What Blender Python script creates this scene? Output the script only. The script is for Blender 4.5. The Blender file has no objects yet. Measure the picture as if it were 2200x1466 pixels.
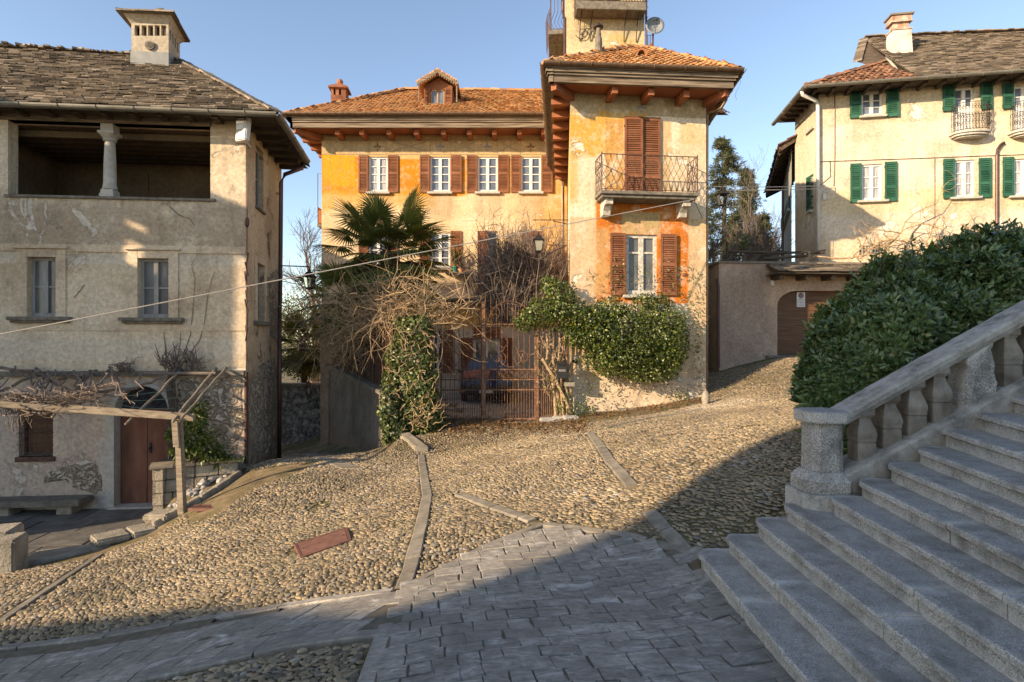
import bpy, bmesh, math, random
import numpy as np
from mathutils import Vector, Matrix
random.seed(7); RNG = np.random.default_rng(11)
R = math.radians
SC = bpy.context.scene
COL = SC.collection
# ------------------------------------------------------------------ camera, sky, sun
F_PX, CX, HY, EYE = 1222.0, 1100.0, 733.0, 2.0
cam_d = bpy.data.cameras.new('camera'); cam = bpy.data.objects.new('camera', cam_d); COL.objects.link(cam)
cam.location = (0, 0, EYE); cam.rotation_euler = (R(90), 0, 0)
cam_d.sensor_width = 36.0; cam_d.lens = F_PX/2200*36; cam_d.clip_start = 0.05; cam_d.clip_end = 3000
SC.camera = cam
SUN_L = Vector((1.42, 1.0, -0.64)).normalized()          # direction the light travels
sun_el = math.asin(-SUN_L.z); sun_az = math.atan2(-SUN_L.x, -SUN_L.y)
w = bpy.data.worlds.new('World'); SC.world = w; w.use_nodes = True
wn = w.node_tree; bg = wn.nodes['Background']
sky = wn.nodes.new('ShaderNodeTexSky'); sky.sky_type = 'NISHITA'; sky.sun_disc = False
sky.sun_elevation = sun_el; sky.sun_rotation = sun_az; sky.altitude = 300; sky.air_density = 1.0; sky.dust_density = 0.5; sky.ozone_density = 3.0
wn.links.new(sky.outputs[0], bg.inputs[0]); bg.inputs[1].default_value = 0.15
sd = bpy.data.lights.new('sun', 'SUN'); sun = bpy.data.objects.new('sun', sd); COL.objects.link(sun)
sd.energy = 4.1; sd.angle = R(0.55); sd.color = (1.0, 0.87, 0.69)
sun.rotation_euler = SUN_L.to_track_quat('-Z', 'Y').to_euler(); sun.location = (-30, -15, 20)
SC.view_settings.view_transform = 'Standard'; SC.view_settings.look = 'None'
SC.view_settings.exposure = 1.1; SC.view_settings.gamma = 1.0
SC.view_settings.use_white_balance = True; SC.view_settings.white_balance_temperature = 7900; SC.view_settings.white_balance_tint = 14
SC.render.engine = 'CYCLES'
SC.cycles.max_bounces = 6; SC.cycles.diffuse_bounces = 4; SC.cycles.use_denoising = True

# ------------------------------------------------------------------ helpers
def P(px, py, d): return Vector(((px-CX)/F_PX*d, d, EYE+(HY-py)/F_PX*d))
def X(px, d): return (px-CX)/F_PX*d
def Z(py, d): return EYE+(HY-py)/F_PX*d
def to_px(x, y, z): return CX+x/y*F_PX, HY-(z-EYE)/y*F_PX

class Fr:
    """a vertical wall plane running from plan point A to plan point B; n points to the viewer's side"""
    def __init__(s, A, B, flip=False):
        s.A = Vector(A); s.B = Vector(B); d = s.B-s.A; s.L = d.length; s.u = d/s.L
        s.n = Vector((s.u.y, -s.u.x))
        if flip: s.n = -s.n
    def uz(s, px, py):
        r = (px-CX)/F_PX
        c = r*s.u.y-1.0*s.u.x
        d = (s.A.x*s.u.y-s.A.y*s.u.x)/c
        t = (r*d-s.A.x)*s.u.x+(d-s.A.y)*s.u.y
        return t, EYE+(HY-py)/F_PX*d
    def U(s, px): return s.uz(px, 733)[0]
    def pt(s, u, z, o=0.0):
        q = s.A+s.u*u+s.n*o
        return Vector((q.x, q.y, z))
    def V(s): return Vector((s.u.x, s.u.y, 0)), Vector((s.n.x, s.n.y, 0))

class MB:
    def __init__(s): s.v = []; s.f = []; s.mi = []; s.cm = 0
    def add(s, vs, fs):
        o = len(s.v); s.v += [tuple(q) for q in vs]
        for f in fs: s.f.append(tuple(i+o for i in f)); s.mi.append(s.cm)
    def quad(s, a, b, c, d): s.add([a, b, c, d], [(0, 1, 2, 3)])
    def tri(s, a, b, c): s.add([a, b, c], [(0, 1, 2)])
    def hexa(s, p):   # 8 points: bottom 4 then top 4
        s.add(p, [(3, 2, 1, 0), (4, 5, 6, 7), (0, 1, 5, 4), (1, 2, 6, 5), (2, 3, 7, 6), (3, 0, 4, 7)])
    def box(s, fr, u0, u1, z0, z1, o0, o1):
        s.hexa([fr.pt(u0, z0, o1), fr.pt(u1, z0, o1), fr.pt(u1, z0, o0), fr.pt(u0, z0, o0),
                fr.pt(u0, z1, o1), fr.pt(u1, z1, o1), fr.pt(u1, z1, o0), fr.pt(u0, z1, o0)])
    def abox(s, a, b):
        (x0, y0, z0), (x1, y1, z1) = a, b
        s.hexa([(x0, y0, z0), (x1, y0, z0), (x1, y1, z0), (x0, y1, z0), (x0, y0, z1), (x1, y0, z1), (x1, y1, z1), (x0, y1, z1)])
    def beam(s, p, q, w_, h_, up=Vector((0, 0, 1)), taper=1.0):
        p = Vector(p); q = Vector(q); d = (q-p).normalized()
        sx = d.cross(up)
        if sx.length < 1e-4: sx = d.cross(Vector((0, 1, 0)))
        sx.normalize(); sy = sx.cross(d).normalized()
        def ring(c, k): return [c+sx*(a*w_/2*k)+sy*(b*h_/2*k) for a, b in ((-1, -1), (1, -1), (1, 1), (-1, 1))]
        s.hexa(ring(p, 1)+ring(q, taper))
    def tube(s, pts, r, n=6, cap=True):
        pts = [Vector(q) for q in pts]; m = len(pts)
        if m < 2: return
        rs = r if isinstance(r, (list, tuple)) else [r]*m
        vs = []; up = Vector((0.13, 0.27, 0.95))
        for i, c in enumerate(pts):
            d = (pts[min(i+1, m-1)]-pts[max(i-1, 0)])
            if d.length < 1e-7: d = Vector((0, 0, 1))
            d.normalize()
            a = d.cross(up)
            if a.length < 1e-3: a = d.cross(Vector((1, 0, 0)))
            a.normalize(); b = d.cross(a)
            for k in range(n):
                t = 2*math.pi*k/n
                vs.append(c+(a*math.cos(t)+b*math.sin(t))*rs[i])
        fs = []
        for i in range(m-1):
            for k in range(n):
                fs.append((i*n+k, i*n+(k+1) % n, (i+1)*n+(k+1) % n, (i+1)*n+k))
        if cap and n > 2: fs.append(tuple(range(n-1, -1, -1))); fs.append(tuple((m-1)*n+k for k in range(n)))
        s.add(vs, fs)
    def lathe(s, c, prof, n=16, square=0.0, rot=0.0, ax=None):
        """prof: list of (radius, z) ; square>0 squares the section"""
        c = Vector(c); vs = []
        for rr, z in prof:
            for k in range(n):
                t = 2*math.pi*(k+.5)/n+rot; q = 1.0
                if square:
                    q = 1/max(abs(math.cos(t-rot)), abs(math.sin(t-rot))); q = 1+(q-1)*square
                vs.append(c+Vector((math.cos(t)*rr*q, math.sin(t)*rr*q, z)))
        m = len(prof); fs = []
        for i in range(m-1):
            for k in range(n): fs.append((i*n+k, i*n+(k+1) % n, (i+1)*n+(k+1) % n, (i+1)*n+k))
        fs.append(tuple(range(n-1, -1, -1))); fs.append(tuple((m-1)*n+k for k in range(n)))
        s.add(vs, fs)
    def prism(s, poly, vec):
        poly = [Vector(q) for q in poly]; vec = Vector(vec); n = len(poly)
        s.add(poly+[q+vec for q in poly], [tuple(range(n)), tuple(range(2*n-1, n-1, -1))]+[(i, i+n, (i+1) % n+n, (i+1) % n) for i in range(n)])
    def sphere(s, c, r, n=8, m=5, sq=(1, 1, 1)):
        c = Vector(c); pr = []
        vs = [c+Vector((0, 0, -r*sq[2]))]
        for i in range(1, m):
            a = -math.pi/2+math.pi*i/m
            for k in range(n):
                t = 2*math.pi*k/n; vs.append(c+Vector((r*sq[0]*math.cos(a)*math.cos(t), r*sq[1]*math.cos(a)*math.sin(t), r*sq[2]*math.sin(a))))
        vs.append(c+Vector((0, 0, r*sq[2]))); fs = []
        for k in range(n): fs.append((0, 1+(k+1) % n, 1+k))
        for i in range(m-2):
            for k in range(n):
                a = 1+i*n+k; b = 1+i*n+(k+1) % n; fs.append((a, b, b+n, a+n))
        e = len(vs)-1
        for k in range(n): fs.append((e, 1+(m-2)*n+k, 1+(m-2)*n+(k+1) % n))
        s.add(vs, fs)

ROOT_LOC = {}
def _link(name, me, mats, parent, smooth=False):
    if not isinstance(mats, (list, tuple)): mats = [mats]
    for m in mats: me.materials.append(m)
    o = bpy.data.objects.new(name, me); COL.objects.link(o)
    if parent is not None: o.parent = parent
    return o
def root_of(o):
    while o is not None and o.parent is not None: o = o.parent
    return o
def obj(name, mb, mats, parent=None, smooth=False, fix=True, bevel=0.0, loc=None):
    """link a mesh builder as ONE mesh object; world coordinates are kept"""
    off = Vector((0, 0, 0)) if parent is None else Vector(root_of(parent).location)
    if parent is None and loc is not None: off = Vector(loc)
    me = bpy.data.meshes.new(name)
    me.from_pydata([(a[0]-off.x, a[1]-off.y, a[2]-off.z) for a in mb.v], [], mb.f)
    if any(mb.mi): me.polygons.foreach_set('material_index', mb.mi)
    if fix or bevel:
        bm = bmesh.new(); bm.from_mesh(me)
        if fix: bmesh.ops.recalc_face_normals(bm, faces=bm.faces[:])
        if bevel:
            bmesh.ops.bevel(bm, geom=[e for e in bm.edges if len(e.link_faces) == 2 and e.calc_face_angle(0) > 0.5], offset=bevel, segments=2, affect='EDGES', clamp_overlap=True)
        bm.to_mesh(me); bm.free()
    if smooth: me.polygons.foreach_set('use_smooth', [True]*len(me.polygons))
    me.update()
    o = _link(name, me, mats, parent)
    if parent is None and loc is not None: o.location = off
    return o
def np_obj(name, verts, tris=None, quads=None, mats=None, parent=None, smooth=False, mat_idx=None):
    off = np.zeros(3) if parent is None else np.array(root_of(parent).location)
    verts = np.asarray(verts, dtype=np.float64)-off
    me = bpy.data.meshes.new(name)
    loops = []; sizes = []
    if tris is not None and len(tris): loops.append(np.asarray(tris, np.int32).ravel()); sizes.append(np.full(len(tris), 3, np.int32))
    if quads is not None and len(quads): loops.append(np.asarray(quads, np.int32).ravel()); sizes.append(np.full(len(quads), 4, np.int32))
    loops = np.concatenate(loops); sizes = np.concatenate(sizes)
    me.vertices.add(len(verts)); me.vertices.foreach_set('co', verts.astype(np.float32).ravel())
    me.loops.add(len(loops)); me.loops.foreach_set('vertex_index', loops)
    me.polygons.add(len(sizes)); st = np.concatenate([[0], np.cumsum(sizes)[:-1]]).astype(np.int32)
    me.polygons.foreach_set('loop_start', st); me.polygons.foreach_set('loop_total', sizes)
    if smooth: me.polygons.foreach_set('use_smooth', np.ones(len(sizes), bool))
    if mat_idx is not None: me.polygons.foreach_set('material_index', np.asarray(mat_idx, np.int32))
    me.update(calc_edges=True); me.validate()
    return _link(name, me, mats, parent)
def tag(o, label, cat, group=None, kind=None):
    o['label'] = label; o['category'] = cat
    if group: o['group'] = group
    if kind: o['kind'] = kind
    return o
def structure(o): o['kind'] = 'structure'; return o
def thing(name, label, cat, loc, group=None):
    o = bpy.data.objects.new(name, None); COL.objects.link(o); o.location = loc; o.empty_display_size = .2
    return tag(o, label, cat, group)
def lerp(a, b, t): return a+(b-a)*t
def rnd(a, b): return random.uniform(a, b)

# ------------------------------------------------------------------ materials
class M:
    def __init__(s, name, rough=0.8, spec=0.3, metal=0.0):
        s.m = bpy.data.materials.new(name); s.m.use_nodes = True; s.nt = s.m.node_tree
        s.b = s.nt.nodes['Principled BSDF']; s.b.inputs['Roughness'].default_value = rough
        s.b.inputs['Specular IOR Level'].default_value = spec; s.b.inputs['Metallic'].default_value = metal
        s._pos = None
    def n(s, t): return s.nt.nodes.new(t)
    def l(s, a, b): s.nt.links.new(a, b)
    def pos(s):
        if s._pos is None: s._pos = s.n('ShaderNodeNewGeometry').outputs['Position']
        return s._pos
    def vscale(s, v, sc):
        q = s.n('ShaderNodeMapping'); q.inputs['Scale'].default_value = sc; s.l(v, q.inputs['Vector']); return q.outputs[0]
    def noise(s, scale, detail=4, rough=.55, v=None, dist=0.0):
        q = s.n('ShaderNodeTexNoise'); q.inputs['Scale'].default_value = scale; q.inputs['Detail'].default_value = detail
        q.inputs['Roughness'].default_value = rough; q.inputs['Distortion'].default_value = dist
        s.l(v if v is not None else s.pos(), q.inputs['Vector']); return q.outputs[0]
    def voro(s, scale, v=None, feature='F1', out='Distance', rnd_=1.0):
        q = s.n('ShaderNodeTexVoronoi'); q.feature = feature; q.inputs['Scale'].default_value = scale; q.inputs['Randomness'].default_value = rnd_
        s.l(v if v is not None else s.pos(), q.inputs['Vector']); return q.outputs[out]
    def island(s): return s.n('ShaderNodeNewGeometry').outputs['Random Per Island']
    def ramp(s, f, stops, interp='LINEAR'):
        q = s.n('ShaderNodeValToRGB'); q.color_ramp.interpolation = interp; e = q.color_ramp.elements
        while len(e) < len(stops): e.new(.5)
        for i, (p, c) in enumerate(stops):
            e[i].position = p
            e[i].color = (c, c, c, 1) if isinstance(c, (int, float)) else (c[0], c[1], c[2], 1)
        s.l(f, q.inputs[0]); return q.outputs[0]
    def _in(s, sock, v):
        if isinstance(v, (int, float)): sock.default_value = v
        elif isinstance(v, (tuple, list)): sock.default_value = (v[0], v[1], v[2], 1)
        else: s.l(v, sock)
    def mix(s, f, a, b, mode='MIX'):
        q = s.n('ShaderNodeMix'); q.data_type = 'RGBA'; q.blend_type = mode
        s._in(q.inputs[0], f); s._in(q.inputs[6], a); s._in(q.inputs[7], b); return q.outputs[2]
    def math(s, op, a, b=0.0, c=0.0, clamp=False):
        q = s.n('ShaderNodeMath'); q.operation = op; q.use_clamp = clamp
        s._in(q.inputs[0], a); s._in(q.inputs[1], b); s._in(q.inputs[2], c); return q.outputs[0]
    def sep(s, v):
        q = s.n('ShaderNodeSeparateXYZ'); s.l(v, q.inputs[0]); return q.outputs
    def ss(s, v, a, b):
        q = s.n('ShaderNodeMapRange'); q.interpolation_type = 'SMOOTHSTEP'
        s._in(q.inputs[0], v); q.inputs[1].default_value = a; q.inputs[2].default_value = b; return q.outputs[0]
    def box(s, x0, x1, z0, z1, soft=.03, xy=None, wob=0.0, wscale=3.0):
        """mask of a rectangle on a wall that runs along x: real paint patches have this shape"""
        sp = xy if xy is not None else s.sep(s.pos()); x, z = sp[0], sp[2]
        if wob:
            nz = s.math('MULTIPLY_ADD', s.noise(wscale, 4), wob*2, -wob)
            x = s.math('ADD', x, nz); z = s.math('ADD', z, nz)
        a = s.math('MULTIPLY', s.ss(x, x0-soft, x0+soft), s.ss(x, x1+soft, x1-soft))
        b = s.math('MULTIPLY', s.ss(z, z0-soft, z0+soft), s.ss(z, z1+soft, z1-soft))
        return s.math('MULTIPLY', a, b)
    def color(s, c): s._in(s.b.inputs['Base Color'], c)
    def rough(s, r): s._in(s.b.inputs['Roughness'], r)
    def bump(s, h, strength=.5, dist=.02):
        q = s.n('ShaderNodeBump'); q.inputs['Strength'].default_value = strength; q.inputs['Distance'].default_value = dist
        prev = s.b.inputs['Normal'].links[0].from_socket if s.b.inputs['Normal'].links else None
        if prev: s.l(prev, q.inputs['Normal'])
        s.l(h, q.inputs['Height']); s.l(q.outputs[0], s.b.inputs['Normal'])

def dark(c, k): return tuple(a*k for a in c)
def mat_simple(name, c1, c2, scale=6, rough=.8, spec=.3, metal=0, bump=.25, bscale=40, bdist=.01, stretch=None, isl=0.0, streak=0.0):
    m = M(name, rough, spec, metal)
    v = m.vscale(m.pos(), stretch) if stretch else None
    c = m.ramp(m.noise(scale, 5, .6, v), [(.3, c1), (.7, c2)])
    if streak:
        sv = m.vscale(m.pos(), (2.5, 2.5, .35)); c = m.mix(m.ramp(m.noise(3, 5, .6, sv), [(.45, 0.), (.75, streak)]), c, dark(c1, .45))
    if isl:
        c = m.mix(1.0, c, m.ramp(m.island(), [(0, 1-isl), (1, 1+isl*.4)]), 'MULTIPLY')
    m.color(c)
    if bump: m.bump(m.noise(bscale, 5, .6, v), bump, bdist)
    return m
def mat_plaster(name, cols, patches=(), stain=(.11, .085, .06), stain_amt=.55, streak_amt=.5, crack=.5, big=.55, bump=.35, peel=None):
    """weathered lime plaster; patches = [(x0,x1,z0,z1,colour,soft,wob,amount)]"""
    m = M(name, .92, .15)
    n1 = m.noise(big, 6, .62, None, .6)
    c = m.ramp(n1, [(.3, cols[0]), (.52, cols[1]), (.72, cols[2] if len(cols) > 2 else cols[1])])
    xyz = m.sep(m.pos())
    for p in patches:
        x0, x1, z0, z1, pc, soft, wob, amt = p
        k = m.box(x0, x1, z0, z1, soft, xyz, wob, 2.2)
        k2 = m.ramp(m.noise(2.4, 8, .74), [(.33, amt*.12), (.5, amt)])
        c = m.mix(m.math('MULTIPLY', k, k2), c, pc)
    if peel:
        pm = m.ramp(m.noise(peel[1], 7, .65, None, .5), [(peel[2], 0.), (peel[2]+.035, 1.)])
        c = m.mix(pm, c, peel[0])
        c = m.mix(m.ramp(m.noise(peel[1], 7, .65, None, .5), [(peel[2]-.012, 0.), (peel[2]+.004, .55), (peel[2]+.02, 0.)]), c, dark(cols[0], .45))
        m.bump(pm, .7, -.015)
    sv = m.vscale(m.pos(), (2.2, 2.2, .28))
    st = m.ramp(m.noise(2.1, 6, .65, sv), [(.5, 0.), (.8, streak_amt)])
    c = m.mix(st, c, m.mix(.5, c, stain))
    bl = m.ramp(m.noise(1.7, 7, .68, None, .3), [(.52, 0.), (.74, stain_amt)])
    c = m.mix(bl, c, m.mix(.62, c, stain))
    fine = m.ramp(m.noise(14, 4, .7), [(.3, .72), (.7, 1.18)])
    c = m.mix(1.0, c, fine, 'MULTIPLY')
    if crack:
        wv = m.n('ShaderNodeVectorMath'); wv.operation = 'ADD'
        q = m.n('ShaderNodeTexNoise'); q.inputs['Scale'].default_value = 2.5; q.inputs['Detail'].default_value = 5; m.l(m.pos(), q.inputs['Vector'])
        m.l(m.pos(), wv.inputs[0]); m.l(q.outputs[1], wv.inputs[1])
        e = m.voro(.55, wv.outputs[0], 'DISTANCE_TO_EDGE')
        ck = m.math('MULTIPLY', m.ramp(e, [(0., 1.), (.006, 0.)]), m.ramp(m.noise(.9, 3), [(.5, 0.), (.6, crack)]))
        c = m.mix(ck, c, dark(stain, .5))
        pits = m.math('MULTIPLY', m.ramp(m.voro(5.5), [(.05, 1.), (.1, 0.)]), m.ramp(m.noise(2.2, 3), [(.55, 0.), (.62, .8)]))
        c = m.mix(pits, c, dark(stain, .6))
    m.color(c)
    m.bump(m.noise(9, 6, .6), bump, .02); m.bump(m.noise(60, 4, .6), bump*.8, .006)
    return m
def mat_foliage(name, cols, rough=.45, spec=.4, trans=.25, hue=.0):
    m = M(name, rough, spec)
    c = m.ramp(m.island(), [(0, cols[0]), (.5, cols[1]), (.93, cols[2]), (1, cols[3] if len(cols) > 3 else cols[2])])
    c = m.mix(1.0, c, m.ramp(m.noise(1.3, 3), [(.3, .7), (.7, 1.2)]), 'MULTIPLY')
    m.color(c)
    if trans:
        t = m.n('ShaderNodeBsdfTranslucent'); m._in(t.inputs['Color'], m.mix(1.0, c, (1.25, 1.25, .6), 'MULTIPLY'))
        mx = m.n('ShaderNodeMixShader'); mx.inputs[0].default_value = trans
        out = m.nt.nodes['Material Output']
        m.l(m.b.outputs[0], mx.inputs[1]); m.l(t.outputs[0], mx.inputs[2]); m.l(mx.outputs[0], out.inputs[0])
    return m
def mat_glass(name, c, rough=.06, spec=.6, var=.3):
    m = M(name, rough, spec)
    m.color(m.ramp(m.noise(1.1, 3), [(.35, dark(c, 1-var)), (.65, c)])); m.bump(m.noise(2.5, 2), .08, .02)
    return m

# leaves: pos (N,3), direction (N,3), normal (N,3), size
def leaf_arrays(pos, direc, nor, L, W, fold=.25, curl=.2):
    n = len(pos); d = direc/np.linalg.norm(direc, axis=1, keepdims=True)
    s = np.cross(d, nor); s /= np.linalg.norm(s, axis=1, keepdims=True)+1e-9
    u = np.cross(s, d)
    L = np.asarray(L).reshape(-1, 1)*np.ones((n, 1)); W = np.asarray(W).reshape(-1, 1)*np.ones((n, 1))
    v = np.empty((n, 5, 3))
    v[:, 0] = pos; v[:, 1] = pos+d*L*.5+u*L*.06
    v[:, 2] = pos+d*L*.45+s*W*.5+u*L*fold*.5; v[:, 3] = pos+d*L*.45-s*W*.5+u*L*fold*.5
    v[:, 4] = pos+d*L-u*L*curl
    i = (np.arange(n)*5)[:, None, None]
    t = np.array([[0, 1, 3], [0, 2, 1], [3, 1, 4], [1, 2, 4]])[None]+i
    return v.reshape(-1, 3), t.reshape(-1, 3)
def unit(n):
    a = RNG.normal(size=(n, 3)); return a/np.linalg.norm(a, axis=1, keepdims=True)
def cat_leaf(name, parts, mat, parent=None):
    vs = []; ts = []; o = 0
    for v, t in parts: vs.append(v); ts.append(t+o); o += len(v)
    return np_obj(name, np.concatenate(vs), tris=np.concatenate(ts), mats=mat, parent=parent)
# ------------------------------------------------------------------ material library
m_granite = M('granite', .75, .25)
_g = m_granite.ramp(m_granite.voro(150, None, 'F1', 'Color'), [(.12, (.13, .12, .104)), (.4, (.36, .33, .285)), (.7, (.56, .515, .445)), (.95, (.76, .71, .63))])
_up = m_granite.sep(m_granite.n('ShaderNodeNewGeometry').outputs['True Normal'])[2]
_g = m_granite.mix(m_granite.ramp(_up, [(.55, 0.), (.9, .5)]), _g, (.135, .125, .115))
_g = m_granite.mix(m_granite.ramp(m_granite.noise(2.6, 8, .72), [(.46, 0.), (.64, .8)]), _g, (.115, .105, .082))
_g = m_granite.mix(m_granite.ramp(m_granite.noise(2.2, 6, .65, m_granite.vscale(m_granite.pos(), (6, 6, .5))), [(.55, 0.), (.75, .5)]), _g, (.1, .09, .07))
_g = m_granite.mix(m_granite.ramp(m_granite.noise(5, 5, .6), [(.6, 0.), (.7, .25)]), _g, (.42, .42, .40))
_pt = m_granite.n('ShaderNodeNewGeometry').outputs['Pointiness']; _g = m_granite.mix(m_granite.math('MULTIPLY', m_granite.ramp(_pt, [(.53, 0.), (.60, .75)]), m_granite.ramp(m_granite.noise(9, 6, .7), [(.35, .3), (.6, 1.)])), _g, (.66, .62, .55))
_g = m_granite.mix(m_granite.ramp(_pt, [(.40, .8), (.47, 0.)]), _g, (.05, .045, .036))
m_granite.color(_g); m_granite.bump(m_granite.noise(130, 3, .6), .45, .004); m_granite.bump(m_granite.noise(9, 5, .6), .35, .02)
m_rail = M('balustrade_stone', .85, .2)
_g = m_rail.ramp(m_rail.noise(4.5, 8, .72), [(.34, (.10, .09, .072)), (.5, (.33, .295, .24)), (.68, (.54, .5, .43))])
_g = m_rail.mix(m_rail.ramp(m_rail.voro(120, None, 'F1', 'Color'), [(.2, .0), (.9, .45)]), _g, (.36, .35, .33))
m_rail.color(_g); m_rail.bump(m_rail.noise(110, 4, .65), .6, .005); m_rail.bump(m_rail.noise(14, 5, .6), .4, .015)
m_baluster = mat_simple('baluster_sandstone', (.15, .125, .095), (.40, .345, .275), 5, .9, .15, 0, .4, 60, .006, streak=.4)
m_slab = M('paving_slab', .62, .4)
_s = m_slab.ramp(m_slab.island(), [(0, (.225, .203, .17)), (.4, (.265, .24, .20)), (.75, (.295, .265, .22)), (1, (.35, .315, .26))])
_s = m_slab.mix(1.0, _s, m_slab.ramp(m_slab.noise(11, 8, .78, m_slab.vscale(m_slab.pos(), (1, 2.6, 1))), [(.3, .38), (.5, .95), (.7, 1.55)]), 'MULTIPLY')
_s = m_slab.mix(m_slab.ramp(m_slab.noise(2.6, 8, .75, m_slab.vscale(m_slab.pos(), (1, 2.2, 1)), .8), [(.53, 0.), (.66, .8)]), _s, (.62, .58, .52))
_s = m_slab.mix(m_slab.ramp(m_slab.noise(3.3, 5, .6), [(.58, 0.), (.75, .6)]), _s, (.15, .125, .09))
_s = m_slab.mix(m_slab.ramp(m_slab.noise(.9, 6, .7), [(.42, 0.), (.62, .6)]), _s, (.15, .138, .12))
m_slab.color(_s); m_slab.bump(m_slab.noise(16, 6, .65, m_slab.vscale(m_slab.pos(), (1, 2.4, 1))), .55, .012); m_slab.bump(m_slab.noise(90, 3), .3, .003)
m_cobble = M('river_cobble', .7, .3)
_c = m_cobble.ramp(m_cobble.island(), [(0, (.09, .078, .062)), (.18, (.17, .14, .10)), (.42, (.30, .232, .145)), (.62, (.385, .292, .175)), (.8, (.44, .34, .215)), (.9, (.33, .215, .12)), (.95, (.2, .195, .18)), (1, (.46, .4, .31))])
_c = m_cobble.mix(1.0, _c, m_cobble.ramp(m_cobble.noise(.8, 6, .68), [(.32, .6), (.68, 1.2)]), 'MULTIPLY')
_c = m_cobble.mix(m_cobble.ramp(m_cobble.noise(1.5, 7, .72), [(.52, 0.), (.66, .6)]), _c, (.19, .16, .085))
_c = m_cobble.mix(m_cobble.ramp(m_cobble.noise(.55, 7, .7), [(.5, 0.), (.66, .5)]), _c, (.32, .245, .15))
_c = m_cobble.mix(m_cobble.ramp(m_cobble.noise(30, 6, .7), [(.45, 0.), (.7, .55)]), _c, (.15, .115, .07))
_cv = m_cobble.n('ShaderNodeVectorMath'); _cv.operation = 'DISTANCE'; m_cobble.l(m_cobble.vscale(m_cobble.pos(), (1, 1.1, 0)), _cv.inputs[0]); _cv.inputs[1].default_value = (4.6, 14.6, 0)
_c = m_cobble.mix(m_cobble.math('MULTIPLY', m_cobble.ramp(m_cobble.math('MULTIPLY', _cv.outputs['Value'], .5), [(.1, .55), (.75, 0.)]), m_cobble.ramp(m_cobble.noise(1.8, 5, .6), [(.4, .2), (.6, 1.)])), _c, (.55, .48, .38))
m_cobble.color(_c); m_cobble.bump(m_cobble.noise(70, 4), .3, .004)
m_soil = M('soil', .95, .1)
_c = m_soil.ramp(m_soil.noise(4, 7, .7), [(.3, (.10, .075, .046)), (.55, (.23, .172, .105)), (.75, (.33, .255, .16))])
_c = m_soil.mix(m_soil.ramp(m_soil.noise(1.3, 6, .7), [(.46, 0.), (.62, .8)]), _c, (.085, .085, .03))
m_soil.color(_c); m_soil.bump(m_soil.noise(35, 6, .7), .8, .02)
m_curb = mat_simple('kerb_stone', (.16, .14, .108), (.31, .27, .21), 7, .8, .25, 0, .5, 45, .008, isl=.25)
m_wood = mat_simple('weathered_wood', (.14, .11, .08), (.33, .27, .2), 5, .85, .2, 0, .6, 22, .01, stretch=(1, 6, 6), isl=.3)
m_oldwood = mat_simple('old_dark_timber', (.045, .033, .024), (.13, .1, .075), 4, .85, .2, 0, .6, 20, .015, stretch=(.6, 4, 4))
m_cornice = mat_simple('weathered_cornice_timber', (.075, .052, .036), (.33, .26, .19), 3, .85, .2, 0, .6, 18, .015, stretch=(.35, 4, 8))
m_soffit = mat_simple('red_painted_soffit', (.24, .085, .042), (.36, .135, .065), 2.5, .8, .25, 0, .35, 20, .01, stretch=(1, .4, 1))
m_shutbrown = mat_simple('brown_shutter_paint', (.165, .06, .028), (.275, .115, .058), 2.2, .7, .25, 0, .25, 30, .004, isl=.3)
m_shutgreen = mat_simple('green_shutter_paint', (.012, .075, .045), (.032, .125, .077), 2.2, .65, .3, 0, .2, 30, .004, isl=.3)
m_white = mat_simple('white_window_paint', (.58, .56, .52), (.74, .72, .68), 4, .6, .35, 0, .15, 30, .004)
m_oldwhite = mat_simple('peeling_white_paint', (.3, .26, .21), (.68, .64, .56), 14, .75, .25, 0, .4, 60, .005)
m_greyframe = mat_simple('greyed_window_timber', (.19, .18, .165), (.36, .345, .32), 8, .8, .2, 0, .4, 40, .006, stretch=(1, 1, .25))
def glass_isl(name, a, b):
    m = M(name, .05, .8); m.color(m.mix(1.0, m.ramp(m.island(), [(0, a), (1, b)]), m.ramp(m.noise(1.6, 4, .6), [(.35, .55), (.65, 1.2)]), 'MULTIPLY')); m.bump(m.noise(2.5, 2), .12, .03); return m
m_glass = mat_glass('dark_window_glass', (.05, .062, .08), .05, .7)
m_glassblue = glass_isl('painted_sky_reflection_glass', (.07, .085, .11), (.19, .21, .24))  # reflected sky put into the colour, its brightness random per pane
m_glassdust = mat_glass('dusty_window_glass', (.15, .15, .145), .28, .5, .5)
m_curtain = M('white_net_curtain_glass', .12, .55)
_c = m_curtain.ramp(m_curtain.noise(9, 3, .5, m_curtain.vscale(m_curtain.pos(), (3, 3, .15))), [(.35, (.17, .18, .2)), (.65, (.5, .49, .47))])
m_curtain.color(_c)
m_sill = mat_simple('window_sill_stone', (.36, .33, .28), (.52, .49, .43), 8, .85, .2, 0, .3, 60, .005)
m_sillold = mat_simple('old_stone_sill', (.1, .088, .07), (.24, .21, .17), 8, .9, .2, 0, .4, 60, .006)
m_iron = mat_simple('black_wrought_iron', (.015, .013, .013), (.05, .04, .036), 20, .6, .4, .3, .3, 80, .003)
m_rust = M('rusty_iron', .8, .3, .1)
m_rust.color(m_rust.ramp(m_rust.noise(11, 6, .65), [(.3, (.10, .05, .032)), (.55, (.25, .125, .07)), (.75, (.38, .21, .12))])); m_rust.bump(m_rust.noise(90, 4), .5, .003)
m_darkrust = mat_simple('dark_rusty_railing', (.055, .032, .026), (.16, .085, .06), 14, .75, .3, .1, .4, 80, .003)
m_gutter = mat_simple('painted_zinc_gutter', (.15, .14, .115), (.25, .235, .2), 3, .5, .4, .3, .1, 30, .003)
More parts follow.
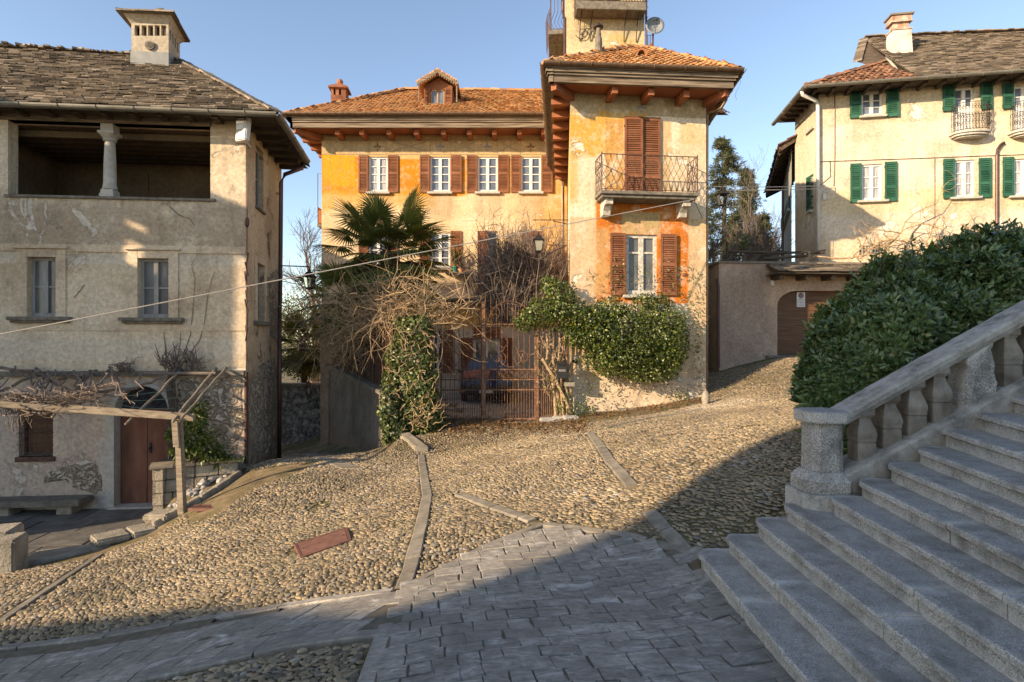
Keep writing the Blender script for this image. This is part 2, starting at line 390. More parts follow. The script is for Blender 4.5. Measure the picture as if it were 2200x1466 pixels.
m_copper = mat_simple('brown_copper_gutter', (.12, .075, .05), (.25, .155, .095), 2.2, .45, .45, .45, .15, 30, .003, stretch=(3, 1, 1))
m_pipe = mat_simple('dark_copper_pipe', (.05, .028, .026), (.11, .055, .045), 3, .45, .4, .4, .1, 30, .003)
m_pipewhite = mat_simple('white_downpipe', (.58, .56, .52), (.72, .7, .66), 3, .5, .35, 0, .05, 30, .003)
m_slate = M('stone_slate', .88, .2)
_c = m_slate.ramp(m_slate.island(), [(0, (.085, .07, .057)), (.3, (.16, .13, .1)), (.65, (.235, .19, .145)), (1, (.34, .275, .21))])
_c = m_slate.mix(m_slate.ramp(m_slate.noise(6, 6, .7), [(.48, 0.), (.7, .6)]), _c, (.06, .05, .04))
m_slate.color(_c); m_slate.bump(m_slate.noise(25, 5, .65), .6, .015)
m_tile = M('clay_roof_tile', .85, .2)
_c = m_tile.ramp(m_tile.island(), [(0, (.28, .125, .055)), (.3, (.44, .205, .085)), (.6, (.54, .275, .12)), (.85, (.58, .33, .16)), (1, (.43, .29, .17))])
_c = m_tile.mix(m_tile.ramp(m_tile.noise(2.4, 6, .7), [(.5, 0.), (.68, .55)]), _c, (.13, .09, .06))
_c = m_tile.mix(m_tile.ramp(m_tile.noise(1.2, 7, .7), [(.64, 0.), (.7, .5)]), _c, (.3, .27, .19))
m_tile.color(_c); m_tile.bump(m_tile.noise(40, 5), .4, .006)
m_tiledark = M('old_brown_clay_tile', .88, .2)
_c = m_tiledark.ramp(m_tiledark.island(), [(0, (.09, .05, .034)), (.4, (.17, .085, .052)), (.75, (.25, .12, .068)), (1, (.27, .17, .11))])
_c = m_tiledark.mix(m_tiledark.ramp(m_tiledark.noise(3, 6, .7), [(.5, 0.), (.7, .6)]), _c, (.07, .05, .036))
m_tiledark.color(_c); m_tiledark.bump(m_tiledark.noise(40, 5), .4, .006)
m_brick = mat_simple('old_brick', (.2, .075, .045), (.36, .16, .09), 5, .9, .15, 0, .5, 30, .01, isl=.35)
m_rubble = M('rubble_masonry', .93, .15)
_v0 = m_rubble.n('ShaderNodeVectorMath'); _v0.operation = 'ADD'; _q = m_rubble.n('ShaderNodeTexNoise'); _q.inputs['Scale'].default_value = 3.0; _q.inputs['Detail'].default_value = 6; m_rubble.l(m_rubble.pos(), _q.inputs['Vector']); m_rubble.l(m_rubble.pos(), _v0.inputs[0]); m_rubble.l(_q.outputs[1], _v0.inputs[1])
_v = m_rubble.vscale(_v0.outputs[0], (1.0, 1.0, 2.0))
_c = m_rubble.ramp(m_rubble.voro(4.6, _v, 'F1', 'Color'), [(.1, (.33, .265, .195)), (.5, (.45, .365, .275)), (.9, (.56, .48, .38))])
_e = m_rubble.voro(4.6, _v, 'DISTANCE_TO_EDGE')
_c = m_rubble.mix(m_rubble.ramp(_e, [(.0, .7), (.06, 0.)]), _c, (.2, .16, .12)); m_rubble.color(_c)
m_rubble.bump(m_rubble.ramp(_e, [(0., 0.), (.16, 1.)]), .9, .06); m_rubble.bump(m_rubble.noise(14, 6, .65), .7, .03)
m_greyrubble = M('grey_flaking_wall', .93, .15)
_c = m_greyrubble.ramp(m_greyrubble.noise(7, 7, .72), [(.36, (.05, .05, .048)), (.5, (.17, .17, .165)), (.6, (.36, .36, .35))]); m_greyrubble.color(_c)
m_greyrubble.bump(m_greyrubble.noise(9, 7, .7), 1.0, .05)
m_stoneblock = mat_simple('dressed_stone_block', (.22, .19, .145), (.4, .355, .28), 4, .9, .15, 0, .8, 22, .03, isl=.25)
m_pebble = mat_simple('white_rubble_stone', (.27, .25, .22), (.48, .45, .41), 6, .85, .2, 0, .4, 40, .01, isl=.35)
m_reddoor = M('rusty_red_door_paint', .75, .25)
_c = m_reddoor.ramp(m_reddoor.noise(3, 6, .65, m_reddoor.vscale(m_reddoor.pos(), (1, 1, .35))), [(.3, (.12, .052, .036)), (.55, (.2, .085, .055)), (.75, (.26, .13, .085))])
m_reddoor.color(_c); m_reddoor.bump(m_reddoor.noise(20, 5), .4, .008)
m_garagewood = mat_simple('brown_garage_planks', (.085, .042, .022), (.16, .08, .042), 3, .6, .3, 0, .4, 25, .006, stretch=(.5, 1, 6))
m_manhole = mat_simple('rusty_manhole_iron', (.13, .06, .045), (.23, .115, .085), 9, .75, .3, .1, .6, 120, .004)
m_bark = mat_simple('grey_bark', (.06, .045, .035), (.17, .13, .1), 12, .9, .15, 0, .7, 50, .012)
m_vine = mat_simple('dry_vine', (.24, .155, .085), (.50, .36, .22), 9, .9, .15, 0, .4, 50, .006)
m_vinedark = mat_simple('dark_bare_branch', (.06, .045, .035), (.16, .12, .09), 9, .9, .15, 0, .4, 50, .006)
m_twig = mat_simple('grey_bare_twig', (.11, .085, .07), (.24, .185, .15), 9, .9, .15, 0, .3, 50, .006)
m_hedge = mat_foliage('evergreen_hedge_leaf', [(.055, .095, .034), (.11, .175, .062), (.175, .25, .09), (.27, .25, .1)], .27, .6, .22)
m_ivy = mat_foliage('ivy_leaf', [(.035, .055, .012), (.075, .11, .022), (.14, .17, .034), (.28, .27, .06)], .38, .5, .2)
m_ivydark = mat_foliage('dark_ivy_leaf', [(.04, .06, .02), (.085, .115, .034), (.14, .165, .05), (.25, .25, .1)], .42, .45, .18)
m_palm = mat_foliage('palm_leaf', [(.08, .11, .036), (.155, .19, .058), (.245, .265, .085), (.36, .32, .1)], .38, .5, .25)
m_palmyel = mat_foliage('yellowing_palm_leaf', [(.05, .06, .014), (.1, .1, .02), (.2, .16, .03), (.32, .22, .05)], .5, .4, .25)
m_needle = mat_foliage('conifer_needle', [(.035, .048, .028), (.07, .085, .042), (.125, .125, .052), (.17, .15, .065)], .6, .3, .2)
m_shrub = mat_foliage('citrus_leaf', [(.035, .06, .012), (.08, .12, .02), (.15, .19, .035), (.26, .26, .06)], .4, .5, .25)
m_deadleaf = mat_foliage('fallen_leaf', [(.09, .045, .022), (.17, .085, .036), (.27, .15, .06), (.36, .22, .1)], .8, .2, .1)
m_blackplastic = mat_simple('black_metal_box', (.012, .012, .013), (.03, .03, .03), 10, .45, .4)
m_lampglass = mat_glass('lantern_glass', (.33, .31, .24), .12, .6)
m_terracotta = mat_simple('terracotta', (.3, .115, .055), (.42, .18, .09), 9, .8, .2)
m_greenpot = mat_simple('green_plastic_pot', (.02, .11, .085), (.035, .16, .12), 9, .5, .3)
m_plasticgrey = mat_simple('pale_grey_plastic', (.5, .49, .47), (.62, .61, .59), 9, .5, .4)
m_dish = mat_simple('grey_dish_metal', (.15, .17, .185), (.2, .22, .235), 3, .6, .35)
m_cable = mat_simple('pale_cable', (.42, .36, .3), (.55, .48, .4), 3, .6, .3)
m_darkcable = mat_simple('dark_cable', (.03, .025, .022), (.07, .06, .05), 3, .6, .3)
m_signwhite = mat_simple('white_sign_plate', (.6, .6, .58), (.72, .72, .7), 7, .5, .35, 0, 0)
m_signblack = mat_simple('black_sign_ink', (.02, .02, .022), (.04, .04, .042), 7, .6, .3, 0, 0)
m_signblue = mat_simple('faded_blue_sign_ink', (.13, .12, .17), (.2, .18, .23), 7, .6, .3, 0, 0)
m_signred = mat_simple('faded_red_sign_ink', (.3, .12, .12), (.36, .16, .15), 7, .6, .3, 0, 0)
m_carpaint = M('black_car_paint', .25, .5); m_carpaint.color((.012, .012, .013))
m_carpaint.b.inputs['Coat Weight'].default_value = .6
m_carcover = mat_simple('dusty_pink_cloth', (.24, .1, .08), (.36, .17, .14), 4, .9, .15)
m_rubber = mat_simple('black_rubber', (.015, .015, .015), (.03, .03, .03), 9, .8, .2)
m_amber = mat_glass('amber_indicator_lens', (.55, .2, .03), .2, .5)
m_bluecloth = mat_simple('blue_cloth', (.02, .03, .07), (.04, .05, .12), 5, .9, .15)
m_pinkflower = mat_simple('pink_cloth', (.35, .1, .16), (.5, .17, .24), 5, .9, .15)
# ------------------------------------------------------------------ terrain
_cp = []
def _c(px, py, d): p = P(px, py, d); _cp.append((p.x, p.y, p.z))
def _cz(px, py, z): d = (EYE-z)*F_PX/(py-HY); p = P(px, py, d); _cp.append((p.x, p.y, p.z))
_cz(1490, 1217, -.05); _cz(1100, 1466, -.1); _cz(850, 1262, -.22); _cz(0, 1466, -.85); _cz(0, 1332, -1.0); _cz(200, 1185, -1.25)
_cz(1740, 1470, -.05); _cz(1165, 1130, -.02)
_c(527, 1002, 12.3); _cz(690, 1165, -.55); _c(910, 972, 12.5); _c(860, 942, 13.3); _c(920, 1070, 8.3)
_c(950, 907, 14.6); _c(1150, 907, 14.7); _cz(1360, 1045, .2); _c(1270, 930, 11.5); _cz(1670, 1085, .42); _cz(1725, 955, .74)
_c(1690, 862, 12); _c(1215, 895, 14.9); _c(1510, 852, 15.3); _c(1545, 797, 18); _c(1670, 766, 18.3); _c(1700, 792, 16); _c(1850, 766, 18.5)
_c(700, 976, 15.5); _c(835, 973, 13.8); _c(640, 976, 17)
_cz(440, 1085, -.8); _cz(345, 1150, -1.12); _cz(520, 1020, -.72)
_cp += [(-9, 11.8, -1.68), (-9, 10.4, -1.68), (-8, 10.2, -1.68), (-7.9, 11.2, -1.68), (-9.2, 9.4, -1.62), (-7.3, 11.6, -1.68), (-7.55, 10.0, -1.66), (-10.5, 9.3, -1.62), (-12, 11, -1.68), (-12, 7, -1.4), (-8, 2, -1.1), (-10, 4, -1.2), (6, 0, .4), (8, 6, .9), (6, 8.5, .95), (10, 9, 1.3), (14, 14, 1.7), (14, 22, 2.2), (9, 24, 1.6), (2, 20, .0), (-5, 21, -.3), (-3, 18, -.1), (0, 18, -.05), (-14, 18, -2.2), (-6, 24, -1.2), (0, 0, -.1), (-3, 1, -.5), (20, 6, 2.5), (-18, 10, -2), (4, 4, .2)]
_cp = np.array(_cp)
def _tps(r2): return np.where(r2 > 1e-9, .5*r2*np.log(np.maximum(r2, 1e-9)), 0)
_n = len(_cp); _A = np.zeros((_n+3, _n+3))
_D = ((_cp[:, None, :2]-_cp[None, :, :2])**2).sum(-1)
_A[:_n, :_n] = _tps(_D)+np.eye(_n)*.02; _A[:_n, _n] = 1; _A[:_n, _n+1:] = _cp[:, :2]; _A[_n:, :_n] = _A[:_n, _n:].T
_w = np.linalg.solve(_A, np.concatenate([_cp[:, 2], np.zeros(3)]))
def gzn(x, y):
    x = np.clip(np.asarray(x, float), -17, 19); y = np.clip(np.asarray(y, float), -1, 25)
    r2 = (x[..., None]-_cp[:, 0])**2+(y[..., None]-_cp[:, 1])**2
    return _tps(r2)@_w[:_n]+_w[_n]+_w[_n+1]*x+_w[_n+2]*y
def gz(x, y): return float(gzn(np.array([x]), np.array([y]))[0])
def G(px, py, d0=2.5, d1=26):
    """the ground point seen at a pixel of the photograph"""
    ds = np.linspace(d0, d1, 900); xs = (px-CX)/F_PX*ds; zs = EYE+(HY-py)/F_PX*ds
    b = zs-gzn(xs, ds); k = np.argmax(b < 0)
    if b[k] >= 0: k = len(ds)-1
    if k > 0: d = ds[k-1]+(ds[k]-ds[k-1])*b[k-1]/(b[k-1]-b[k])
    else: d = ds[0]
    return Vector(((px-CX)/F_PX*d, d, EYE+(HY-py)/F_PX*d))
gx = np.concatenate([[-900, -300, -100, -50, -30, -22], np.arange(-18, 19.01, .3), [23, 30, 50, 100, 300, 900]])
gy = np.concatenate([[-100, -20, -5], np.arange(-1, 25.01, .3), [28, 34, 50, 100, 300, 1500]])
GX, GY = np.meshgrid(gx, gy); GZ = gzn(GX, GY)
_far = np.clip((np.hypot(np.maximum(np.abs(GX)-18, 0), np.maximum(GY-25, 0)))/60, 0, 1)
GZ = GZ*(1-_far)+(-3.0)*_far
GZ += .012*np.sin(GX*5.1+GY*2.3)*np.sin(GY*4.3)*(1-_far)-.012
nx, ny = len(gx), len(gy)
_idx = np.arange(nx*ny).reshape(ny, nx)
q = np.stack([_idx[:-1, :-1], _idx[:-1, 1:], _idx[1:, 1:], _idx[1:, :-1]], -1).reshape(-1, 4)
structure(np_obj('ground', np.stack([GX, GY, GZ], -1).reshape(-1, 3), quads=q, mats=m_soil.m, smooth=True))

def inpoly(px, py, poly):
    poly = np.asarray(poly, float); ins = np.zeros(px.shape, bool); j = len(poly)-1
    for i in range(len(poly)):
        xi, yi = poly[i]; xj, yj = poly[j]
        c = ((yi > py) != (yj > py)) & (px < (xj-xi)*(py-yi)/((yj-yi) or 1e-9)+xi)
        ins ^= c; j = i
    return ins
POLY_A = [(958, 912), (1150, 918), (1232, 912), (1400, 890), (1510, 866), (1518, 800), (1548, 800), (1668, 770), (1800, 766), (1900, 900), (1780, 960), (1780, 1060), (1740, 1092),
          (1665, 1124), (1600, 1166), (1500, 1200), (1345, 1150), (1165, 1128), (1040, 1176), (872, 1262), (845, 1277), (640, 1308), (420, 1338), (180, 1374), (0, 1398), (-400, 1460), (-400, 1300),
          (-60, 1245), (100, 1215), (195, 1200), (335, 1150), (440, 1075), (520, 1022), (535, 1000), (575, 990), (620, 976), (690, 975), (832, 972), (846, 960), (862, 935), (930, 915)]
POLY_B = [(843, 1356), (614, 1384), (348, 1448), (172, 1462), (-100, 1510), (-100, 1700), (740, 1700), (784, 1480)]
POLY_C = [(1165, 1134), (1345, 1156), (1484, 1192), (1492, 1218), (1745, 1470), (1860, 1640), (740, 1640), (790, 1470), (836, 1350), (850, 1282), (876, 1266), (1040, 1182)]
POLY_D = [(846, 1284), (838, 1354), (614, 1382), (348, 1446), (172, 1460), (-100, 1508), (-420, 1560), (-400, 1466), (0, 1402), (420, 1342), (640, 1312)]
KERBS = [[(905, 978), (912, 1030), (918, 1066)], [(918, 1066), (905, 1130), (882, 1220), (866, 1264)], [(985, 1062), (1060, 1090), (1144, 1120)],
         [(1268, 930), (1310, 990), (1358, 1046)], [(1175, 941), (1268, 930)], [(1395, 1100), (1430, 1140), (1474, 1186)], [(1300, 920), (1400, 898), (1508, 880)], [(0, 1336), (110, 1262), (215, 1192)],
         [(1165, 1128), (1040, 1178), (872, 1264)], [(1165, 1128), (1345, 1152), (1486, 1188)], [(846, 1278), (830, 1345), (788, 1466), (760, 1560)], [(843, 1274), (420, 1335), (0, 1394)], [(836, 1362), (614, 1390), (348, 1452), (150, 1490)]]
kerb_plan = [[G(*q) for q in k] for k in KERBS]
def resample(pts, step):
    out = [pts[0]]
    for a, b in zip(pts[:-1], pts[1:]):
        n = max(1, int(round((b-a).length/step)))
        out += [a+(b-a)*(i/n) for i in range(1, n+1)]
    return out
for i, k in enumerate(kerb_plan):
    mb = MB(); wd = (.15, .16, .13, .15, .1, .15, .07, .1, .09, .09, .13, .1, .1)[i]
    rs = resample([Vector((p.x, p.y)) for p in k], .22); j = 0
    while j < len(rs)-1:
        e = min(len(rs)-1, j+random.randint(2, 5)); seg = rs[j:e+1]; hh = .019+rnd(-.004, .004)
        if i in (8, 9, 11, 12): hh += .006
        L = []; Rr = []
        for t, c in enumerate(seg):
            d = (seg[min(t+1, len(seg)-1)]-seg[max(t-1, 0)]).normalized(); s = Vector((-d.y, d.x)); w2 = wd/2*(1+rnd(-.07, .07))
            if t == 0: c = c+d*.008
            if t == len(seg)-1: c = c-d*.008
            L.append(c+s*w2); Rr.append(c-s*w2)
        vs = []
        for a, b in zip(L, Rr):
            for q, off, zz in ((a, 0, -.06), (a, 0, hh-.012), (a, .08, hh), (b, .08, hh), (b, 0, hh-.012), (b, 0, -.06)):
                o_ = (b-a) if q is a else (a-b); q2 = q+o_*off; vs.append((q2.x, q2.y, gz(q2.x, q2.y)+zz+rnd(-.002, .002)))
        fs = []
        for t in range(len(L)-1):
            for m_ in range(5): fs.append((t*6+m_, t*6+m_+1, (t+1)*6+m_+1, (t+1)*6+m_))
        fs.append(tuple(range(5, -1, -1))); fs.append(tuple((len(L)-1)*6+m_ for m_ in range(6)))
        mb.add(vs, fs); j = e
    structure(obj('kerb_strip', mb, (m_slab if i in (10, 11, 12) else m_curb).m))

# ---- cobbles: every stone its own little dome
manhole_c = G(694, 1165)
SANDY = [(395, 1098), (440, 1062), (522, 1014), (600, 1000), (690, 990), (640, 1016), (560, 1042), (505, 1078), (455, 1112), (410, 1125)]
def cobbles(name, poly, x0, x1, y0, y1, a, b, mat):
    # dart throwing, big stones first, so that sizes mix and no row shows
    grid = {}; xs_, ys_, rs_ = [], [], []; cell = .075*max(a, .7); rd_ = random.Random(int(a*1e4))
    area = (x1-x0)*(y1-y0); pk = inpoly
    for rr, per in ((.056, 26), (.047, 60), (.039, 130), (.033, 260), (.027, 420)):
        rr *= a; m_ = int(area*per/a/a); cx = RNG.uniform(x0, x1, m_); cy_ = RNG.uniform(y0, y1, m_); rv_ = rr*RNG.uniform(.9, 1.12, m_)
        cz = gzn(cx, cy_); ok = inpoly(CX+cx/cy_*F_PX, HY-(cz-EYE)/cy_*F_PX, poly); ok &= (cy_ < 13) | (rr > .03*a)
        for px_, py_, r_ in zip(cx[ok].tolist(), cy_[ok].tolist(), rv_[ok].tolist()):
            gi, gj = int(px_//cell), int(py_//cell); bad = False
            for ii in (gi-1, gi, gi+1):
                for jj in (gj-1, gj, gj+1):
                    for (qx, qy, qr) in grid.get((ii, jj), ()):
                        if (qx-px_)**2+(qy-py_)**2 < ((qr+r_)*.74)**2: bad = True; break
                    if bad: break
                if bad: break
            if not bad: grid.setdefault((gi, gj), []).append((px_, py_, r_)); xs_.append(px_); ys_.append(py_); rs_.append(r_)
    x = np.array(xs_); y = np.array(ys_); rad = np.array(rs_)
    z = gzn(x, y)
    px = CX+x/y*F_PX; py = HY-(z-EYE)/y*F_PX
    k = inpoly(px, py, poly)
    k &= ~inpoly(px, py, SANDY)
    for kp in kerb_plan:
        for p, q in zip(kp[:-1], kp[1:]):
            d = np.array([q.x-p.x, q.y-p.y]); L2 = (d**2).sum(); t = np.clip(((x-p.x)*d[0]+(y-p.y)*d[1])/L2, 0, 1)
            k &= np.hypot(x-p.x-t*d[0], y-p.y-t*d[1]) > .095
    k &= ~((np.abs(x-manhole_c.x) < .40) & (np.abs(y-manhole_c.y) < .24))
    # bare worn soil shows through in places
    worn = np.sin(x*1.9+1)*np.sin(y*2.3+.4)+.5*np.sin(x*4.7)*np.cos(y*3.9)
    k &= (worn < 1.12) | (RNG.random(x.shape) < .5)
    x, y, z, rad = x[k], y[k], z[k], rad[k]; n = len(x)
    field = .9*np.sin(x*.9+.5*y)+.7*np.sin(y*1.3-.4*x)
    ang = field+RNG.normal(0, .32, n)
    asp = RNG.uniform(1.0, 1.75, n); ra = rad*np.sqrt(asp)*1.07; rb = rad/np.sqrt(asp)*1.07; h = RNG.uniform(.15, .33, n)*rad
    near = y < 12.5
    vs_all = []; t_all = []; q_all = []; off = 0
    for sel, ns, rings in ((near, 8, ((1.0, -.6), (.96, .45), (.74, .92))), (~near, 6, ((1.0, -.4), (.8, .65)))):
        xs, ys, zs, an, ra_, rb_, hh = x[sel], y[sel], z[sel], ang[sel], ra[sel], rb[sel], h[sel]; m = len(xs)
        if m == 0: continue
        th = np.arange(ns)*2*np.pi/ns; per = len(rings)*ns+1; V = np.empty((m, per, 3))
        tilt = RNG.normal(0, .13, (m, 2)); jit = RNG.uniform(.80, 1.14, (m, ns))
        for r, (rf, zf) in enumerate(rings):
            lx = np.cos(th)[None]*ra_[:, None]*rf*jit; ly = np.sin(th)[None]*rb_[:, None]*rf*jit
            V[:, r*ns:(r+1)*ns, 0] = xs[:, None]+lx*np.cos(an)[:, None]-ly*np.sin(an)[:, None]
            V[:, r*ns:(r+1)*ns, 1] = ys[:, None]+lx*np.sin(an)[:, None]+ly*np.cos(an)[:, None]
            V[:, r*ns:(r+1)*ns, 2] = zs[:, None]+hh[:, None]*zf+(tilt[:, :1]*lx+tilt[:, 1:]*ly)*(zf > 0)
        V[:, -1, 0] = xs; V[:, -1, 1] = ys; V[:, -1, 2] = zs+hh
        base = (np.arange(m)*per+off)[:, None, None]; kk = np.arange(ns)
        qs = [np.stack([r*ns+kk, r*ns+(kk+1) % ns, (r+1)*ns+(kk+1) % ns, (r+1)*ns+kk], -1) for r in range(len(rings)-1)]
        q_all.append((np.concatenate(qs)[None]+base).reshape(-1, 4))
        t_all.append((np.stack([(len(rings)-1)*ns+kk, (len(rings)-1)*ns+(kk+1) % ns, np.full(ns, per-1)], -1)[None]+base).reshape(-1, 3))
        vs_all.append(V.reshape(-1, 3)); off += m*per
    o = np_obj(name, np.concatenate(vs_all), tris=np.concatenate(t_all), quads=np.concatenate(q_all), mats=mat, smooth=True)
    print(name, n); return o
o = cobbles('cobblestones', POLY_A, -9, 9.5, 4.2, 19.5, .64, 1, m_cobble.m)
tag(o, 'sunlit rounded river cobbles paving the sloping square', 'cobblestones', kind='stuff')
o = cobbles('cobblestones', POLY_B, -5, 0, 2.6, 5.2, .55, 1, m_cobble.m)
tag(o, 'small shaded cobbles below the grey slab path', 'cobblestones', kind='stuff')

# ---- stone slabs
m_grit = mat_simple('joint_grit', (.10, .085, .062), (.19, .16, .12), 9, .95, .1, 0, .6, 60, .006)
def slab(mb, c4, h=.03, ch=.006, jit=.009):
    cen = sum((Vector(c) for c in c4), Vector((0, 0)))/4; dz = rnd(-.004, .004); vs = []
    pts = []
    for c in c4:
        c = Vector(c); c = c+Vector((rnd(-jit, jit), rnd(-jit, jit))); pts.append(c)
    mids = []
    for i in range(4):   # broken edges: a mid point on every side
        a, b = pts[i], pts[(i+1) % 4]; mids += [a, a.lerp(b, rnd(.35, .65))+Vector((rnd(-jit, jit), rnd(-jit, jit)))]
    n = 8; t1 = rnd(-.01, .01); t2 = rnd(-.01, .01)
    for r, (ins, zz) in enumerate(((0, -.05), (0, h-ch), (ch*1.1, h))):
        for p in mids:
            d = cen-p; p2 = p+d.normalized()*min(ins, d.length*.4)
            vs.append((p2.x, p2.y, gz(p2.x, p2.y)+zz+dz+(t1*d.x+t2*d.y)))
    fs = [(r*n+k, r*n+(k+1) % n, (r+1)*n+(k+1) % n, (r+1)*n+k) for r in range(2) for k in range(n)]+[tuple(2*n+k for k in range(n))]
    mb.add(vs, fs)
mb = MB(); ca, sa = math.cos(R(9)), math.sin(R(9)); v = -1.5
while v < 5.5:
    hrow = rnd(.125, .18); u = -3+rnd(0, .3)
    while u < 3.5:
        L = rnd(.14, .28); g = .003
        wv = lambda a_, b_: b_+.03*math.sin(a_*2.3+b_*.7)+.014*math.sin(a_*6.1+b_*3)
        cs = [(u+g, wv(u+g, v+g)), (u+L-g, wv(u+L-g, v+g)), (u+L-g, wv(u+L-g, v+hrow-g)), (u+g, wv(u+g, v+hrow-g))]
        pl = [(a*ca-b*sa, 1.6+a*sa+b*ca) for a, b in cs]
        cx, cy = sum(p[0] for p in pl)/4, sum(p[1] for p in pl)/4
        if cy > 1.2:
            c_px = to_px(cx, cy, gz(cx, cy))
            if inpoly(np.array([c_px[0]]), np.array([c_px[1]]), POLY_C)[0]: slab(mb, pl)
        u += L
    v += hrow
structure(obj('stone_pavement', mb, m_slab.m, fix=False))
mb = MB(); Ta, Tb = G(856, 1280), G(-400, 1457); Ba, Bb = G(846, 1353), G(-400, 1560)
n = 15
for i in range(-1, n):
    t0, t1 = (i+.35*(i < 0))/n, (i+1)/n
    jj = (0, .02, -.012)
    rows = [-.07, rnd(.3, .42), rnd(.62, .75), 1.05]
    for r in range(3):
        s0, s1 = rows[r]+.006, rows[r+1]-.006; sk = .06
        def q(t, s): p = Ta.lerp(Tb, t+s*sk*2).lerp(Ba.lerp(Bb, t+s*sk*2), s); return (p.x, p.y)
        slab(mb, [q(t0+.001+jj[r], s0), q(t1-.001+jj[r], s0), q(t1-.001+jj[r], s1), q(t0+.001+jj[r], s1)], h=.026, jit=.006)
structure(obj('slab_path', mb, m_slab.m, fix=False))
# gritty bedding that fills the joints
mb = MB(); st_ = .16
for i in range(-40, 22):
    for j in range(7, 48):
        x0, y0 = i*st_, j*st_
        if y0 < 1.3: continue
        q4 = [(x0, y0), (x0+st_, y0), (x0+st_, y0+st_), (x0, y0+st_)]; pz = to_px(x0+st_/2, y0+st_/2, gz(x0+st_/2, y0+st_/2)); a_, b_ = np.array([pz[0]]), np.array([pz[1]])
        if inpoly(a_, b_, POLY_C)[0] or inpoly(a_, b_, POLY_D)[0]: mb.add([(a, b, gz(a, b)+.019) for a, b in q4], [(0, 1, 2, 3)])
structure(obj('pavement_bedding', mb, m_grit.m, fix=False))
# alley paving and its pale strip, courtyard flags
mb = MB()
for (a, b, c, d) in (((560, 1000), (655, 978), (735, 1006), (640, 1012)),):
    pass
for i in range(7):
    p0 = G(650+i*12, 976+i*4.6); p1 = G(690+i*13, 976+i*4.6); p2 = G(690+(i+1)*13, 976+(i+1)*4.6); p3 = G(650+(i+1)*12, 976+(i+1)*4.6)
    slab(mb, [(p0.x, p0.y), (p1.x, p1.y), (p2.x, p2.y), (p3.x, p3.y)], h=.02)
structure(obj('alley_path', mb, m_curb.m, fix=False))
# ------------------------------------------------------------------ building helpers
def wall(mb, fr, u0, u1, z0, z1, ops=(), depth=.2, sub=None):
    """wall face with rectangular openings (ua,ub,za,zb) and their reveals"""
    us = sorted(set([u0, u1]+[q for o in ops for q in (o[0], o[1]) if u0 < q < u1]))
    zs = sorted(set([z0, z1]+[q for o in ops for q in (o[2], o[3]) if z0 < q < z1]))
    for i in range(len(us)-1):
        for j in range(len(zs)-1):
            cu, cz = (us[i]+us[i+1])/2, (zs[j]+zs[j+1])/2
            if any(o[0] < cu < o[1] and o[2] < cz < o[3] for o in ops): continue
            mb.quad(fr.pt(us[i], zs[j]), fr.pt(us[i+1], zs[j]), fr.pt(us[i+1], zs[j+1]), fr.pt(us[i], zs[j+1]))
    for (ua, ub, za, zb) in ops:
        d = -depth
        mb.quad(fr.pt(ua, za), fr.pt(ua, zb), fr.pt(ua, zb, d), fr.pt(ua, za, d))
        mb.quad(fr.pt(ub, za), fr.pt(ub, zb), fr.pt(ub, zb, d), fr.pt(ub, za, d))
        mb.quad(fr.pt(ua, zb), fr.pt(ub, zb), fr.pt(ub, zb, d), fr.pt(ua, zb, d))
        mb.quad(fr.pt(ua, za), fr.pt(ub, za), fr.pt(ub, za, d), fr.pt(ua, za, d))
def op_px(fr, x0, x1, y0, y1):
    """opening seen between pixel columns x0..x1 and rows y0 (top)..y1 (bottom)"""
    ua, za = fr.uz(x0, y1); ub, zb = fr.uz(x1, y0)
    return (ua, ub, za, zb)
def shutter(fr, ua, ub, za, zb, mat, parent, o0=.012, th=.035, rails=(.0, .5, 1.), swing=0.0, nsl=None, label=None):
    mb = MB(); st = .055; w_ = ub-ua
    def bx(a, b, c, d, e, f): mb.box(fr, a, b, c, d, e, f)
    bx(ua, ua+st, za, zb, o0, o0+th); bx(ub-st, ub, za, zb, o0, o0+th)
    H = zb-za; rr = []
    for t in rails:
        hgt = .08 if 0 < t < 1 else .09
        c = za+H*t; a = min(max(c-hgt/2, za), zb-hgt); rr.append((a, a+hgt)); bx(ua+st, ub-st, a, a+hgt, o0+.003, o0+th-.003)
    for (a0, a1), (b0, b1) in zip(rr[:-1], rr[1:]):
        n = max(3, int((b0-a1)/.055)); p = (b0-a1)/n
        for i in range(n):
            z_ = a1+p*i; y0 = ua+st; y1 = ub-st
            mb.hexa([fr.pt(y0, z_, o0+th-.006), fr.pt(y1, z_, o0+th-.006), fr.pt(y1, z_+.012, o0+.002), fr.pt(y0, z_+.012, o0+.002),
                     fr.pt(y0, z_+.012, o0+th-.004), fr.pt(y1, z_+.012, o0+th-.004), fr.pt(y1, z_+p*.95, o0+.004), fr.pt(y0, z_+p*.95, o0+.004)])
    bx(ua+st, ub-st, za+.02, zb-.02, o0+.0005, o0+.0018)
    # hinge pins
    for t in (.12, .88): bx(ua-.012 if swing <= 0 else ub, ua if swing <= 0 else ub+.012, za+H*t-.03, za+H*t+.03, o0, o0+th+.006)
    k_ = random.choice((0, .02, .05, .09)); vv, nn = fr.V(); o_ = fr.pt(ua, 0); side_ = random.random() < .5
    mb.v = [tuple(Vector(p)+nn*k_*(((Vector(p)-o_).dot(vv)) if side_ else (w_-(Vector(p)-o_).dot(vv)))) for p in mb.v]
    o = obj('shutter', mb, mat, parent)
    if label: o['label'] = label
    return o
